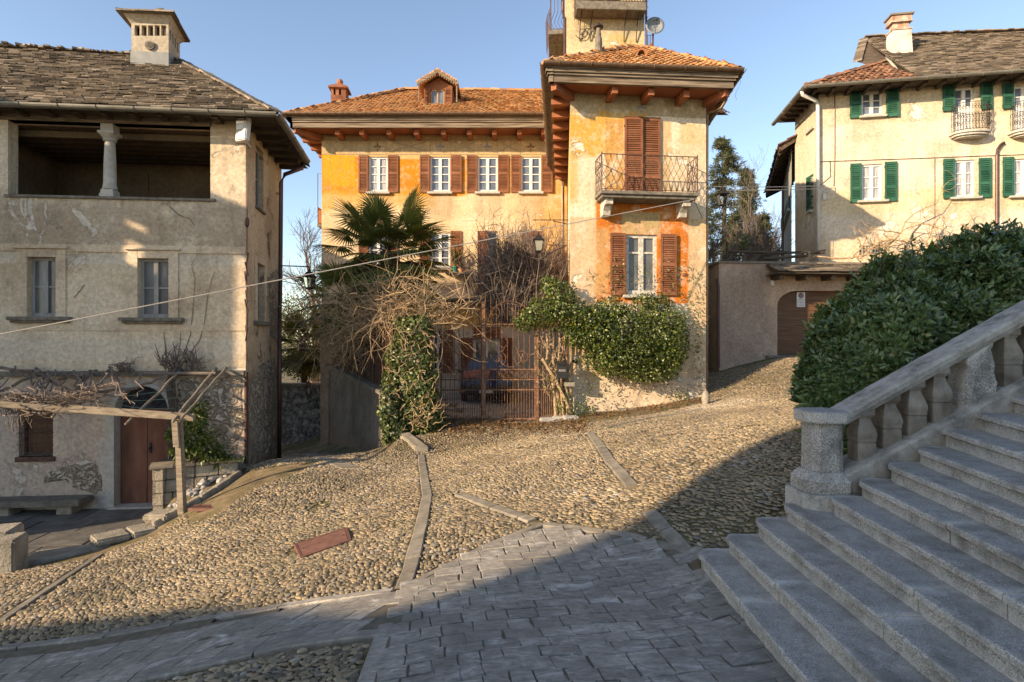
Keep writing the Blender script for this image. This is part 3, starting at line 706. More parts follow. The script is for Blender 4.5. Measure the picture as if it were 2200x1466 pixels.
def window(fr, op, parent, inset=.12, fmat=None, gmat=None, leaf=2, rows=4, frame=.055, mull=.09, bar=.022, sill=None, sillmat=None, name='window', fan=None, label=None):
    """one window: frame with its bars, panes and sill"""
    ua, ub, za, zb = op; mb = MB(); d = -inset; t = .05
    def bx(a, b, c, e, o0=d, o1=d+t): mb.box(fr, a, b, c, e, o0, o1)
    bx(ua, ua+frame, za, zb); bx(ub-frame, ub, za, zb); bx(ua+frame, ub-frame, zb-frame, zb); bx(ua+frame, ub-frame, za, za+frame*1.4)
    iw0, iw1, iz0, iz1 = ua+frame, ub-frame, za+frame*1.4, zb-frame
    cols = []
    if leaf == 2:
        c = (ua+ub)/2; bx(c-mull/2, c+mull/2, iz0, iz1, d, d+t+.012); cols = [(iw0, c-mull/2), (c+mull/2, iw1)]
    else: cols = [(iw0, iw1)]
    rws = rows if isinstance(rows, (list, tuple)) else [i/rows for i in range(1, rows)]
    for (a, b) in cols:
        for r in rws:
            z_ = lerp(iz0, iz1, r); bx(a, b, z_-bar/2, z_+bar/2, d+.012, d+t-.006)
    wo = obj(name, mb, fmat, parent)
    if label: wo['label'] = label
    gb = MB()
    for (a, b) in cols: gb.quad(fr.pt(a, iz0, d+.012), fr.pt(b, iz0, d+.012), fr.pt(b, iz1, d+.012), fr.pt(a, iz1, d+.012))
    obj('pane', gb, gmat, wo, fix=False)
    # the dark room behind keeps light from leaking
    if sill:
        sb = MB(); e, out, hgt = sill; sb.box(fr, ua-e, ub+e, za-hgt, za, -.10, out)
        obj('sill', sb, sillmat, wo, bevel=.008)
    return wo

def pt_bil(q, s, t):
    eL, eR, rR, rL = q; return eL.lerp(eR, s).lerp(rL.lerp(rR, s), t)
def roof_slates(name, quads, parent, mat, course=.2, wmin=.22, wmax=.55, th=.035, lift=.03, seed=1, step=.6):
    rg = random.Random(seed); mb = MB()
    for q in quads:
        q = [Vector(p) for p in q]; eL, eR, rR, rL = q
        nrm = ((eR-eL).cross(rL.lerp(rR, .5)-eL.lerp(eR, .5))).normalized()
        if nrm.z < 0: nrm = -nrm
        hgt = (rL.lerp(rR, .5)-eL.lerp(eR, .5)).length; n = max(2, int(hgt/course))
        mb.quad(eL-nrm*.03, eR-nrm*.03, rR-nrm*.03, rL-nrm*.03)
        for i in range(n):
            t0 = i/n; t1 = min(1.0, (i+1.9)/n)
            a0, b0 = eL.lerp(rL, t0), eR.lerp(rR, t0); L = (b0-a0).length
            if L < .05: continue
            s = 0.0
            while s < 1:
                ws = rg.uniform(wmin, wmax)/L; s1 = min(1, s+ws)
                if 1-s1 < .1/L: s1 = 1
                ta = t0+rg.uniform(-.12, .10)/n*2; off = rg.uniform(0, lift); thk = th*rg.uniform(.7, 1.5)
                def pp(s_, t_, o_):
                    a = eL.lerp(rL, max(-.02, t_)); b = eR.lerp(rR, max(-.02, t_)); return a.lerp(b, s_)+nrm*o_
                g = .006/L; up = off+.02; sk = rg.uniform(-.02, .02)/L
                lo = [pp(s+g, ta, up), pp(s1-g, ta+rg.uniform(-.05, .05)/n, up), pp(s1-g+sk, t1, .0), pp(s+g+sk, t1, .0)]
                hi = [p+nrm*(thk if k < 2 else .012) for k, p in enumerate(lo)]
                mb.hexa(lo+hi); s = s1
    return obj(name, mb, mat, parent, fix=False)
def roof_tiles(name, quads, parent, mat, course=.33, wtile=.2, amp=.035, seed=1, sag=0.0):
    """clay pantiles: every tile its own curved shell so that courses and columns step and wander"""
    rg = random.Random(seed); mb = MB()
    for q in quads:
        q = [Vector(p) for p in q]; eL, eR, rR, rL = q
        base = (eR-eL); nrm = (base.cross(rL.lerp(rR, .5)-eL.lerp(eR, .5))).normalized()
        if nrm.z < 0: nrm = -nrm
        hgt = (rL.lerp(rR, .5)-eL.lerp(eR, .5)).length; n = max(2, int(hgt/course)); ux = base.normalized(); W = base.length
        mb.quad(eL-nrm*.05, eR-nrm*.05, rR-nrm*.05, rL-nrm*.05)
        upv = ((rL+rR)/2-(eL+eR)/2); upv = (upv-ux*upv.dot(ux)).normalized(); H = ((rL-eL).dot(upv)+(rR-eR).dot(upv))/2
        dL = (rL-eL).dot(ux); dR = (rR-eR).dot(ux)
        cols = int(W/wtile)
        for i in range(n):
            t0 = i/n; xl = dL*t0; xr = W+dR*t0
            for c in range(cols):
                x0 = c*W/cols; x1 = (c+1)*W/cols; xc = (x0+x1)/2
                if xc < xl or xc > xr: continue
                jx = rg.uniform(-.012, .012); jz = rg.uniform(0, .02); jt = rg.uniform(-.03, .03)
                vs = []
                for (tt, lift_) in ((t0*H+jt, .045+jz), (t0*H+H/n*1.12, .008)):
                    for k in range(6):
                        f = k/5; x = lerp(x0, x1+.02, f)+jx; hz = (math.sin(f*math.pi*1.25-.15))*amp
                        p = eL+ux*x+upv*tt+nrm*(hz+lift_); vs.append(p)
                # front lip
                vs += [p-nrm*.022 for p in vs[:6]]
                fs = [(k, k+1, 7+k, 6+k) for k in range(5)]+[(k+1, k, 12+k, 13+k) for k in range(5)]
                mb.add(vs, fs)
    return obj(name, mb, mat, parent, fix=False, smooth=False)
def ridge_tiles(mb, a, b, r=.11, step=.38, seed=3):
    rg = random.Random(seed); a = Vector(a); b = Vector(b); L = (b-a).length; n = max(1, int(L/step)); d = (b-a)/n
    for i in range(n):
        p = a+d*i; q_ = p+d*1.08; jz = rg.uniform(-.01, .02)
        up = Vector((0, 0, 1)); s = d.cross(up).normalized(); u2 = s.cross(d).normalized(); vs = []
        for (c, rr) in ((p, r*1.12), (q_, r*.92)):
            for k in range(7):
                t = math.pi*k/6; vs.append(c+s*math.cos(t)*rr+u2*(math.sin(t)*rr-.03+jz))
        fs = [(k, k+1, 8+k, 7+k) for k in range(6)]+[(6, 5, 4, 3, 2, 1, 0), (7, 8, 9, 10, 11, 12, 13)]
        mb.add(vs, fs)
def gutter_tube(mb, pts, r=.075, brackets=.75):
    pts = [Vector(p) for p in pts]
    for a, b in zip(pts[:-1], pts[1:]):
        d = (b-a); L = d.length; d.normalize(); s = d.cross(Vector((0, 0, 1))).normalized(); vs = []
        for c in (a, b):
            for k in range(9):
                t = math.pi+math.pi*k/8; vs.append(c+s*math.cos(t)*r+Vector((0, 0, math.sin(t)*r)))
            for k in range(9):
                t = 2*math.pi-math.pi*k/8; vs.append(c+s*math.cos(t)*r*.88+Vector((0, 0, math.sin(t)*r*.88)))
        m_ = 18; mb.add(vs, [(k, (k+1) % m_, m_+(k+1) % m_, m_+k) for k in range(m_)])
        k = brackets/2
        while k < L:
            c = a+d*k; mb.tube([c+s*(math.cos(math.pi+math.pi*j/6)*r*1.06)+Vector((0, 0, math.sin(math.pi+math.pi*j/6)*r*1.06)) for j in range(7)], .009, 4); k += brackets
def lattice_rail(mb, fr, u0, u1, z0, z1, o, step=.23, r=.008):
    """railing of crossing loops, as on the tower balcony"""
    n = max(2, round((u1-u0)/step)); s = (u1-u0)/n
    mb.tube([fr.pt(u0, z1, o), fr.pt(u1, z1, o)], .014, 4); mb.tube([fr.pt(u0, z0, o), fr.pt(u1, z0, o)], .01, 4)
    for i in range(-1, n):
        pts = []
        for k in range(13):
            t = k/12; uu = u0+s*i+s*.5+s*.5*(1-math.cos(math.pi*t))*1.0; zz = lerp(z0+.01, z1-.01, .5-.5*math.cos(math.pi*t) if False else t)
            pts.append((u0+s*(i+.5)+s*.95*math.sin(math.pi*(t-.5)), zz))
        for mir in (0, 1):
            pp = [fr.pt(min(max((2*(u0+s*(i+.5)+s*.5)-a) if mir else a, u0), u1), z_, o+(.006 if mir else -.006)) for a, z_ in pts]
            mb.tube(pp, r, 4, cap=False)
def scroll(mb, fr, cu, cz, R0, o, turns=1.3, a0=0.0, sgn=1, r=.008, n=22):
    pts = []
    for k in range(n):
        t = k/(n-1); a = a0+sgn*turns*2*math.pi*t; rr = R0*(1-.82*t); pts.append(fr.pt(cu+rr*math.cos(a), cz+rr*math.sin(a), o))
    mb.tube(pts, r, 4, cap=False)
# ------------------------------------------------------------------ the old house on the left
LB = P(528, 733, 12.3); LAx = X(0, 11.83)
LF = Fr((LAx, 11.83), (LB.x, LB.y))                     # facade; u=0 at picture edge
_ext = 4.2                                              # continues out of the picture on the left
sdir = Vector((-.164, 1.0)).normalized(); LS = Fr((LB.x, LB.y), (LB.x+sdir.x*3.25, LB.y+sdir.y*3.25), flip=False)   # side wall facing the alley
mp_left = mat_plaster('grey_beige_lime_plaster', [(.48, .355, .235), (.65, .52, .37), (.71, .60, .46)],
    patches=[(-20, -5, 1.62, 2.05, (.6, .51, .39), .01, .01, .8), (-20, -5, 3.62, 3.86, (.6, .52, .40), .01, .01, .9), (-20, -5, -1.6, 1.25, (.47, .37, .31), .1, .12, .8),
             (-20, -5, 3.9, 5.0, (.33, .25, .175), .25, .25, .7), (-8.75, -8.0, -1.5, -.1, (.52, .47, .42), .02, .02, .9)],
    stain_amt=.75, streak_amt=.8, crack=.5, bump=.6, peel=((.66, .58, .48), .9, .62))
lh = thing('stone_roofed_house', 'old grey plaster house with stone slab roof and dark open loggia', 'house', (LB.x-3, LB.y+1, -1.2))
Lu = LF.L; z_eave = 6.76
lw_op = op_px(LF, 17, 452, 273, 418)
lw1 = op_px(LF, 60, 121, 553, 681); lw2 = op_px(LF, 297, 363, 556, 683)
ldoor = op_px(LF, 246, 364, 880, 1085); _zs = LF.uz(305, 884)[1]; ldoor = (ldoor[0], ldoor[1], -1.52, _zs+(ldoor[1]-ldoor[0])/2*.98)
lbar = op_px(LF, 40, 114, 878, 982)
mb = MB(); ops = [lw_op, lw1, lw2, ldoor, lbar]
wall(mb, LF, -_ext, Lu, -2.2, z_eave+.2, ops, .28)
_c0 = (ldoor[0]+ldoor[1])/2; _r0 = (ldoor[1]-ldoor[0])/2
for k in range(20):
    t0, t1 = math.pi*k/20, math.pi*(k+1)/20; a0, a1 = _c0+math.cos(t0)*_r0, _c0+math.cos(t1)*_r0
    mb.quad(LF.pt(a0, _zs+math.sin(t0)*_r0*.98), LF.pt(a1, _zs+math.sin(t1)*_r0*.98), LF.pt(a1, ldoor[3]), LF.pt(a0, ldoor[3]))
obj('wall', mb, mp_left.m, lh)
# side wall with its two windows
mp_side = mat_plaster('brown_side_plaster', [(.40, .28, .18), (.54, .41, .28), (.6, .48, .35)], patches=[(-7, -5, -1.5, 1.3, (.18, .13, .09), .25, .35, .8)], stain_amt=.6, streak_amt=.5, crack=.7, bump=.6,
                      peel=((.2, .135, .085), 1.6, .6))
s1 = op_px(LS, 549, 566, 328, 442); s2 = op_px(LS, 551, 567, 572, 690)
mb = MB(); wall(mb, LS, 0, LS.L, -2.4, z_eave+.3, [s1, s2], .22)
e = LS.pt(LS.L, 0); bk = Vector((-14.5, e.y-.5))
for (a, b) in (((e.x, e.y), (-14.9, 14.6)), ((-14.9, 14.6), (-14.9, 11.3))):
    mb.quad((a[0], a[1], -2.4), (b[0], b[1], -2.4), (b[0], b[1], z_eave+.2), (a[0], a[1], z_eave+.2))
o = obj('wall', mb, mp_side.m, lh); o['label'] = 'brown alley side wall'
# loggia recess
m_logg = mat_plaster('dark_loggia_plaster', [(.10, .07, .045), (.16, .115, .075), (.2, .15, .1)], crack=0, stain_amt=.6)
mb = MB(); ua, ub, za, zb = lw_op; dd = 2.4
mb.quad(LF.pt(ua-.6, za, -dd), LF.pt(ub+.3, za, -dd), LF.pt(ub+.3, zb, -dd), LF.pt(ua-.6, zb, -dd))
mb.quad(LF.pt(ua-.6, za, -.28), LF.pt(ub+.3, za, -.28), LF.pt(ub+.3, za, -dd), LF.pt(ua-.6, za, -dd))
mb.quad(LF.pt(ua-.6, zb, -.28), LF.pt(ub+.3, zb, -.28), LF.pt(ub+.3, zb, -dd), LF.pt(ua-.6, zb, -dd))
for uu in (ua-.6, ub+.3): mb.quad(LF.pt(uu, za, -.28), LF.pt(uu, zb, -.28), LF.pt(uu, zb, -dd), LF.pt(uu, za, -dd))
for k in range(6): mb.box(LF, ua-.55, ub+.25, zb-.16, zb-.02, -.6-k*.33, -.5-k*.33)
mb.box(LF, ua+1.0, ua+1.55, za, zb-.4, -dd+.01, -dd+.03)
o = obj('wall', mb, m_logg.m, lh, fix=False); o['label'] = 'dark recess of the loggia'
m_lintel = mat_simple('grey_brown_lintel_timber', (.11, .085, .06), (.3, .235, .17), 4, .85, .2, 0, .6, 20, .015, stretch=(.6, 4, 4))
# loggia timbers: lintel beams under the eave
mb = MB()
mb.box(LF, -_ext, ub+.02, zb, zb+.16, -.2, .05); mb.box(LF, -_ext, ub+.35, zb+.17, zb+.27, -.2, .09); mb.box(LF, -_ext, Lu+.1, zb+.28, z_eave+.1, -.2, .03)
obj('lintel_beam', mb, m_lintel.m, lh, bevel=.012)
mb = MB()
k = -_ext+.3
while k < Lu+.4:
    mb = MB(); mb.box(LF, k, k+.11, z_eave-.10, z_eave-.01, -.3, .36); obj('rafter', mb, m_oldwood.m, lh); k += .55
k = .25
while k < LS.L+.2:
    mb = MB(); mb.box(LS, k, k+.11, z_eave-.12, z_eave-.01, -.3, .6); obj('rafter', mb, m_oldwood.m, lh); k += .55
mb = MB(); mb.box(LF, ua-.05, ub+.12, za-.06, za, -.3, .05); mb.box(LF, -_ext, Lu, LF.uz(100, 806)[1]-.03, LF.uz(100, 800)[1]+.02, 0, .10)
obj('ledge', mb, m_sillold.m, lh, bevel=.01)
# column of the loggia
cu = LF.uz(229, 400)[0]; base = za; cp = LF.pt(cu, 0, -.12); hz = zb-za
prof = [(.17, 0), (.17, .07), (.15, .085), (.15, .15), (.12, .18), (.105, .3), (.098, hz*.5), (.085, hz-.42), (.08, hz-.36), (.11, hz-.34), (.11, hz-.31), (.10, hz-.3), (.16, hz-.22), (.175, hz-.2), (.175, hz-.16), (.13, hz-.15), (.13, hz)]
mb = MB(); prof = [(a_*1.16, b_) for a_, b_ in prof]; mb.lathe((cp.x, cp.y, base), prof[4:13], 18); mb.lathe((cp.x, cp.y, base), prof[0:5], 4, rot=math.atan2(LF.u.y, LF.u.x)); mb.lathe((cp.x, cp.y, base), [(a*1.15, b) for a, b in prof[12:]], 4, rot=math.atan2(LF.u.y, LF.u.x))
obj('column', mb, m_sill.m, lh)
# string courses, pilaster strip at the corner
mb = MB()
z_ = LF.uz(200, 533)[1]; mb.box(LF, -_ext, Lu, z_-.09, z_+.07, 0, .022)
z_ = LF.uz(200, 703)[1]; mb.box(LF, -_ext, Lu, z_-.08, z_+.06, 0, .018)
for op in (lw1, lw2):
    a, b, c, d = op; e = .2
    mb.box(LF, a-e, a, c, d+.17, 0, .03); mb.box(LF, b, b+e, c, d+.17, 0, .03); mb.box(LF, a, b, d, d+.17, 0, .03); mb.box(LF, a-e-.05, b+e+.05, d+.172, d+.215, 0, .075)
a, b, c, d = s2; mb.box(LS, a-.18, a, c, d+.15, 0, .03); mb.box(LS, b, b+.18, c, d+.15, 0, .03); mb.box(LS, a, b, d, d+.15, 0, .03)
obj('trim_moulding', mb, mat_plaster('pale_plaster_trim', [(.48, .36, .245), (.61, .48, .34), (.66, .55, .41)], crack=.3).m, lh, bevel=.006)
mb = MB()
window(LF, lw1, lh, .16, m_greyframe.m, m_glassdust.m, 2, 2, .06, .1, .035, None, None, label='old grey timber window, right leaf ajar')
window(LF, lw2, lh, .16, m_greyframe.m, m_glassdust.m, 2, 2, .06, .09, .035, None, None)
for op in (lw1, lw2):
    mb = MB(); mb.box(LF, op[0]-.34, op[1]+.32, op[2]-.075, op[2], -.1, .13); mb.box(LF, op[0]-.30, op[1]+.28, op[2]-.125, op[2]-.076, -.05, .09); obj('sill', mb, m_sillold.m, lh, bevel=.01)
mb = MB(); mb.box(LS, s2[0]-.25, s2[1]+.25, s2[2]-.09, s2[2], -.1, .12); obj('sill', mb, m_sillold.m, lh, bevel=.01); mb = MB(); mb.box(LS, s1[0]-.05, s1[1]+.05, s1[2]-.06, s1[2], -.1, .06)
obj('sill', mb, m_sillold.m, lh, bevel=.01)
window(LS, s1, lh, .15, m_greyframe.m, m_glass.m, 1, 2, .06); window(LS, s2, lh, .15, m_greyframe.m, m_glassdust.m, 2, 2, .06)
# arched door
a, b, c, d = ldoor; cz = d; rad = (b-a)/2; cc = (a+b)/2; zsp = LF.uz(305, 884)[1]
mb = MB()
for s0, s1_, lab in ((a+.01, cc-.006, 'left'), (cc+.006, b-.01, 'right')):
    mb.box(LF, s0, s1_, c+.02, zsp-.05, -.26, -.21)
    for k in range(1, 4): mb.box(LF, s0+.03, s1_-.03, lerp(c, zsp, k*.27)-.015, lerp(c, zsp, k*.27)+.0, -.209, -.203)
    mb.box(LF, s0+.02, s1_-.02, c+.03, c+.42, -.209, -.2)
do = obj('door', mb, m_reddoor.m, lh); do['label'] = 'rusty red double door under an arch'
mb = MB(); mb.box(LF, cc+.05, cc+.09, c+1.1, c+1.32, -.209, -.19); mb.sphere(LF.pt(cc+.07, c+1.2, -.17), .03); obj('handle', mb, m_iron.m, do)
mb = MB(); mb.box(LF, a+.01, b-.01, zsp-.05, zsp+.03, -.27, -.2); obj('transom', mb, m_reddoor.m, do)
# fanlight: dark glass, iron scrolls, stone arch
mb = MB(); arc = [LF.pt(cc+math.cos(t)*rad, zsp+math.sin(t)*rad*.98, -.24) for t in np.linspace(0, math.pi, 21)]
mb.add(arc, [tuple(range(21))]); fo = obj('fanlight', mb, m_glass.m, lh, fix=False)
mb = MB()
for k in range(1, 6):
    t = math.pi*k/6; mb.tube([LF.pt(cc+math.cos(t)*.12, zsp+math.sin(t)*.12, -.21), LF.pt(cc+math.cos(t)*rad*.95, zsp+math.sin(t)*rad*.95, -.21)], .009, 4)
for k in range(3): scroll(mb, LF, cc-.18+k*.18, zsp+.17+.08*(k == 1), .09, -.21, 1.2, math.pi/2, 1 if k < 2 else -1)
obj('grille', mb, m_iron.m, fo)
# wall filling above the arch (spandrels) and stone arch ring
mb = MB(); m_ = 20; zt = max(d, zsp+rad+.02)
for k in range(m_):
    t0, t1 = math.pi*k/m_, math.pi*(k+1)/m_
    p0 = (cc+math.cos(t0)*rad, zsp+math.sin(t0)*rad*.98); p1 = (cc+math.cos(t1)*rad, zsp+math.sin(t1)*rad*.98)
    ring = []
    for (r_, o_) in ((rad*.98, -.26), (rad*.98, .035), (rad*1.14, .035), (rad*1.14, -.02)):
        for t in (t0, t1): ring.append(LF.pt(cc+math.cos(t)*r_, zsp+math.sin(t)*r_, o_))
    mb.add(ring, [(0, 1, 3, 2), (2, 3, 5, 4), (4, 5, 7, 6)])
mb.box(LF, a-.16, a+.005, c-.3, zsp, -.2, .035); mb.box(LF, b-.005, b+.14, c-.3, zsp, -.2, .035); mb.box(LF, a-.1, b+.1, c-.1, c+.02, -.3, .12)
obj('arch_surround', mb, m_sill.m, lh)
# barred window
wo = window(LF, lbar, lh, .2, m_oldwood.m, m_garagewood.m, 1, [.5], .05, label='barred ground floor window with a brown shutter')
mb = MB(); a, b, c, d = lbar
for k in range(1, 6): mb.tube([LF.pt(lerp(a, b, k/6), c-.02, .0), LF.pt(lerp(a, b, k/6), d+.02, .0)], .008, 4)
for k in range(1, 4): mb.tube([LF.pt(a-.02, lerp(c, d, k/4), .01), LF.pt(b+.02, lerp(c, d, k/4), .01)], .008, 4)
mb.box(LF, a-.04, b+.05, c-.1, c, -.1, .05); obj('bars', mb, m_darkrust.m, wo)
# exposed rubble to the right of the door and where plaster has fallen
def rough_patch(fr, pts, o=.012, n=5):
    """a patch of bare stones slightly proud of the plaster with a ragged outline"""
    pts = [fr.uz(*p) for p in pts]; out = []
    m_ = len(pts)
    for i in range(m_):
        p, q = Vector(pts[i]), Vector(pts[(i+1) % m_])
        for k in range(n):
            r_ = p.lerp(q, k/n); out.append((r_.x+rnd(-.035, .035), r_.y+rnd(-.035, .035)))
    c_ = (sum(p[0] for p in out)/len(out), sum(p[1] for p in out)/len(out))
    vs = [fr.pt(p[0], p[1], .002) for p in out]+[fr.pt(lerp(p[0], c_[0], .04), lerp(p[1], c_[1], .04), o) for p in out]+[fr.pt(c_[0], c_[1], o)]
    L_ = len(out); fs = [(k, (k+1) % L_, L_+(k+1) % L_, L_+k) for k in range(L_)]+[(L_+k, L_+(k+1) % L_, 2*L_) for k in range(L_)]
    return vs, fs
mb = MB()
for pl in ([(386, 815), (440, 808), (520, 812), (522, 905), (505, 1010), (430, 1002), (400, 1000), (378, 950), (374, 880)],
           [(95, 1020), (150, 1000), (205, 992), (218, 1020), (222, 1062), (170, 1055), (130, 1030), (90, 1040)]):
    mb = MB(); mb.add(*rough_patch(LF, pl)); obj('bare_masonry', mb, m_rubble.m, lh)
mb = MB()
for pl in ([(572, 600), (600, 570), (602, 690), (598, 745), (580, 720), (578, 660)], [(540, 830), (560, 780), (590, 770), (598, 880), (592, 960), (570, 985), (545, 960), (536, 900)]):
    mb = MB(); mb.add(*rough_patch(LS, pl)); o = obj('bare_masonry', mb, m_rubble.m, lh); o['label'] = 'flaking side wall masonry'
# roof: stone slabs
ez = z_eave+.03; eo = .44
c_fr = LF.pt(Lu+.80, ez, eo+.02); c_fr.x = X(590, c_fr.y)
c_fl = LF.pt(-_ext-.4, ez, eo)
rd = P(382, 130, 14.9); rl = Vector((rd.x-LF.u.x*8, rd.y-LF.u.y*8, rd.z))
rl = P(0, 104, 14.9*.966); rl = rd+(rl-rd)*1.7
c_br = P(652, 345, 14.9); c_br.z = ez; c_bl = Vector((-15, 15.3, ez))
quads = [(c_fl, c_fr, rd, rl), (c_fr, c_br, rd+Vector((.02, .02, 0)), rd), (c_br, c_br+Vector((-.2, .9, 0)), rd, rd), (c_br+Vector((-.2, .9, 0)), c_bl, rl, rd)]
ro = roof_slates('roof', quads, lh, m_slate.m, .125, .13, .36, .026, .035, 5)
mb = MB()
for t in range(60):
    p = rl.lerp(rd, t/60); q_ = rl.lerp(rd, (t+1.1)/60); jz = rnd(-.02, .03); mb.beam(p+Vector((0, rnd(-.05, .05), .05+jz)), q_+Vector((0, rnd(-.05, .05), .05+jz)), .35, .04)
for t in range(24):
    p = rd.lerp(c_fr, t/24); q_ = rd.lerp(c_fr, (t+1.15)/24); jz = rnd(-.01, .03); mb.beam(p+Vector((0, 0, .06+jz)), q_+Vector((0, 0, .04+jz)), .3, .035)
obj('ridge_slab', mb, m_slate.m, ro)
mb = MB(); nrm_ = Vector((0, 0, -.05))
mb.quad(c_fl+nrm_, c_fr+nrm_, c_br+nrm_, Vector((-15, 13, ez))+nrm_); obj('soffit_board', mb, m_oldwood.m, lh, fix=False)
mb = MB(); gutter_tube(mb, [c_fl+Vector((0, -.09, -.03)), c_fr+Vector((.09, -.09, -.05))], .085, .72); gutter_tube(mb, [c_fr+Vector((.09, -.09, -.05)), c_br+Vector((.1, 0, -.07))], .08, .9)
obj('gutter', mb, m_gutter.m, lh)
mb = MB()
pd = P(604, 390, 14.3); pts = [P(650, 352, 14.85), P(648, 362, 14.8), P(612, 375, 14.3), P(604, 392, 14.25), P(602, 650, 14.25), P(601, 660, 14.2)]
mb.tube(pts, .05, 8); mb.tube([P(601, 655, 14.2), P(600, 985, 14.2)], .05, 8)
obj('downpipe', mb, m_pipe.m, lh, smooth=True)
mb = MB(); c1 = LF.pt(Lu+.03, 0, .05)
mb.tube([Vector((c1.x, c1.y, LF.uz(530, 800)[1])), Vector((c1.x, c1.y, LF.uz(530, 995)[1]))], .04, 8); mb.tube([Vector((c1.x, c1.y, 1.6)), Vector((c1.x+.02, c1.y, 5.6))], .012, 5)
for k in range(9): mb.tube([Vector((c1.x+rnd(-.02, .05), c1.y-.01, 2.0+k*.2)), Vector((c1.x+rnd(-.03, .06), c1.y-.02, 2.3+k*.2))], .016, 5)
mb.sphere(Vector((c1.x+.03, c1.y-.03, LF.uz(540, 480)[1])), .09, 8, 6, (.6, .5, 1.3))
obj('downpipe', mb, m_pipe.m, lh)
# floodlight box under the eave corner
mb = MB(); cu = Lu+.0; zc = LF.uz(548, 288)[1]
cA = LF.pt(Lu+.03, zc, .22); fx = Vector((.95, -.12, -.03)).normalized(); fy = Vector((.05, -1, .1)).normalized(); fz = fx.cross(fy)*-1
mb.beam(cA+fz*.26, cA-fz*.26, .31, .13); fo = obj('floodlight', mb, m_plasticgrey.m, lh, bevel=.02)
mb = MB(); mb.beam(cA+Vector((-.02, -.075, .17)), cA+Vector((-.02, -.075, -.02)), .19, .012); obj('lens', mb, m_signwhite.m, fo)
mb = MB(); mb.beam(cA+Vector((0, .05, -.2)), cA+Vector((-.05, .4, -.25)), .06, .04); obj('bracket', mb, m_plasticgrey.m, fo)
# chimney
cf0, cf1 = X(285, 14.2), X(361, 14.2); zt, zb_ = Z(35, 14.2), Z(140, 14.4)
CF = Fr((cf0, 14.15), (cf1, 14.22)); dpt = .95; ch_mat = mat_plaster('chimney_plaster', [(.29, .235, .165), (.41, .345, .26), (.48, .42, .33)], crack=.4, stain_amt=.7).m
cpo = [op_px(CF, x, x+11, 55, 77) for x in (289, 304, 318, 332, 346)]
mb = MB(); wall(mb, CF, 0, CF.L, zb_-.4, zt, cpo, .12)
CR = Fr((cf1, 14.22), (cf1-.27, 14.22+dpt)); za_, zb2 = cpo[0][2], cpo[0][3]
wall(mb, CR, 0, CR.L, zb_-.4, zt, [(.1+.21*k, .22+.21*k, za_, zb2) for k in range(4)], .12)
CL = Fr((cf0-.0, 14.15), (cf0-.27, 14.15+dpt), flip=True); wall(mb, CL, 0, CL.L, zb_-.4, zt, [], .1)
mb.quad(CL.pt(CL.L, zb_-.4), CR.pt(CR.L, zb_-.4), CR.pt(CR.L, zt), CL.pt(CL.L, zt))
co = obj('chimney', mb, ch_mat, ro)
mb = MB(); mb.box(CF, .12, CF.L-.12, zb_, zt-.05, -.5, -.13); obj('flue', mb, m_oldwood.m, co)
mb = MB()
m_lead = mat_simple('grey_lead_flashing', (.16, .17, .165), (.24, .245, .235), 5, .6, .4)
zf = CF.uz(320, 112)[1]; mb.box(CF, -.012, CF.L+.012, zb_-.35, zf, .0, .02); mb.box(CR, -.0, CR.L, zb_-.35, zf, .0, .02); obj('flashing', mb, m_lead.m, co)
mb = MB(); u_, z__ = CF.uz(323, 99); mb.tube([CF.pt(u_, z__, -.06), CF.pt(u_, z__, .05)], .11, 14); obj('pipe_stub', mb, m_sillold.m, co)
mb = MB(); mb.tube([CF.pt(u_+.02, z__, .0), CF.pt(u_+.02, z__, .056)], .07, 14); obj('pipe_mouth', mb, m_oldwood.m, co)
mb = MB()
def capring(k, z): return [CF.pt(-k, z, k), CF.pt(CF.L+k, z, k), Vector((CR.pt(CR.L, z, k*.6).x, CR.pt(CR.L, z).y+k, z)), Vector((CL.pt(CL.L, z).x-k, CL.pt(CL.L, z).y+k, z))]
mb.hexa(capring(-.002, zt-.2)+capring(.14, zt)); obj('flared_top', mb, ch_mat, co)
mb = MB()
apx = (CF.pt(CF.L/2, zt+.32, -dpt/2))
cr = capring(.24, zt-.02)
for i in range(4):
    for k in range(4):
        a, b = cr[i], cr[(i+1) % 4]; p0, p1 = a.lerp(apx, k*.25), b.lerp(apx, k*.25); q0, q1 = a.lerp(apx, k*.25+.4), b.lerp(apx, k*.25+.4); n_ = 3
        for j in range(n_):
            jz = Vector((0, 0, rnd(0, .03))); lo = [p0.lerp(p1, j/n_)+jz, p0.lerp(p1, (j+1)/n_)+jz, q0.lerp(q1, (j+1)/n_), q0.lerp(q1, j/n_)]
            mb.hexa(lo+[p+Vector((0, 0, .04)) for p in lo])
mb.quad(*[p+Vector((0, 0, -.005)) for p in cr])
mb.sphere(apx+Vector((.0, 0, .02)), .12, 7, 4, (1.6, 1, .5)); obj('chimney_cap', mb, m_slate.m, co)
# vine traces and cracks of ivy stems left on the facade
mb = MB()
for pts in ([(395, 760), (410, 720), (415, 670), (420, 600), (412, 570), (425, 545)], [(405, 765), (430, 730), (440, 690), (447, 640), (455, 600), (462, 585)], [(380, 780), (388, 740), (390, 715)], [(160, 640), (172, 625), (182, 612)],
            [(365, 445), (385, 462), (410, 472), (420, 485)], [(355, 810), (356, 760), (352, 715)]):
    mb.tube([LF.pt(*LF.uz(a+rnd(-1, 1), b), .012) for a, b in pts], [.008-.001*i for i in range(len(pts))], 4)
obj('clinging_stem', mb, m_twig.m, lh)

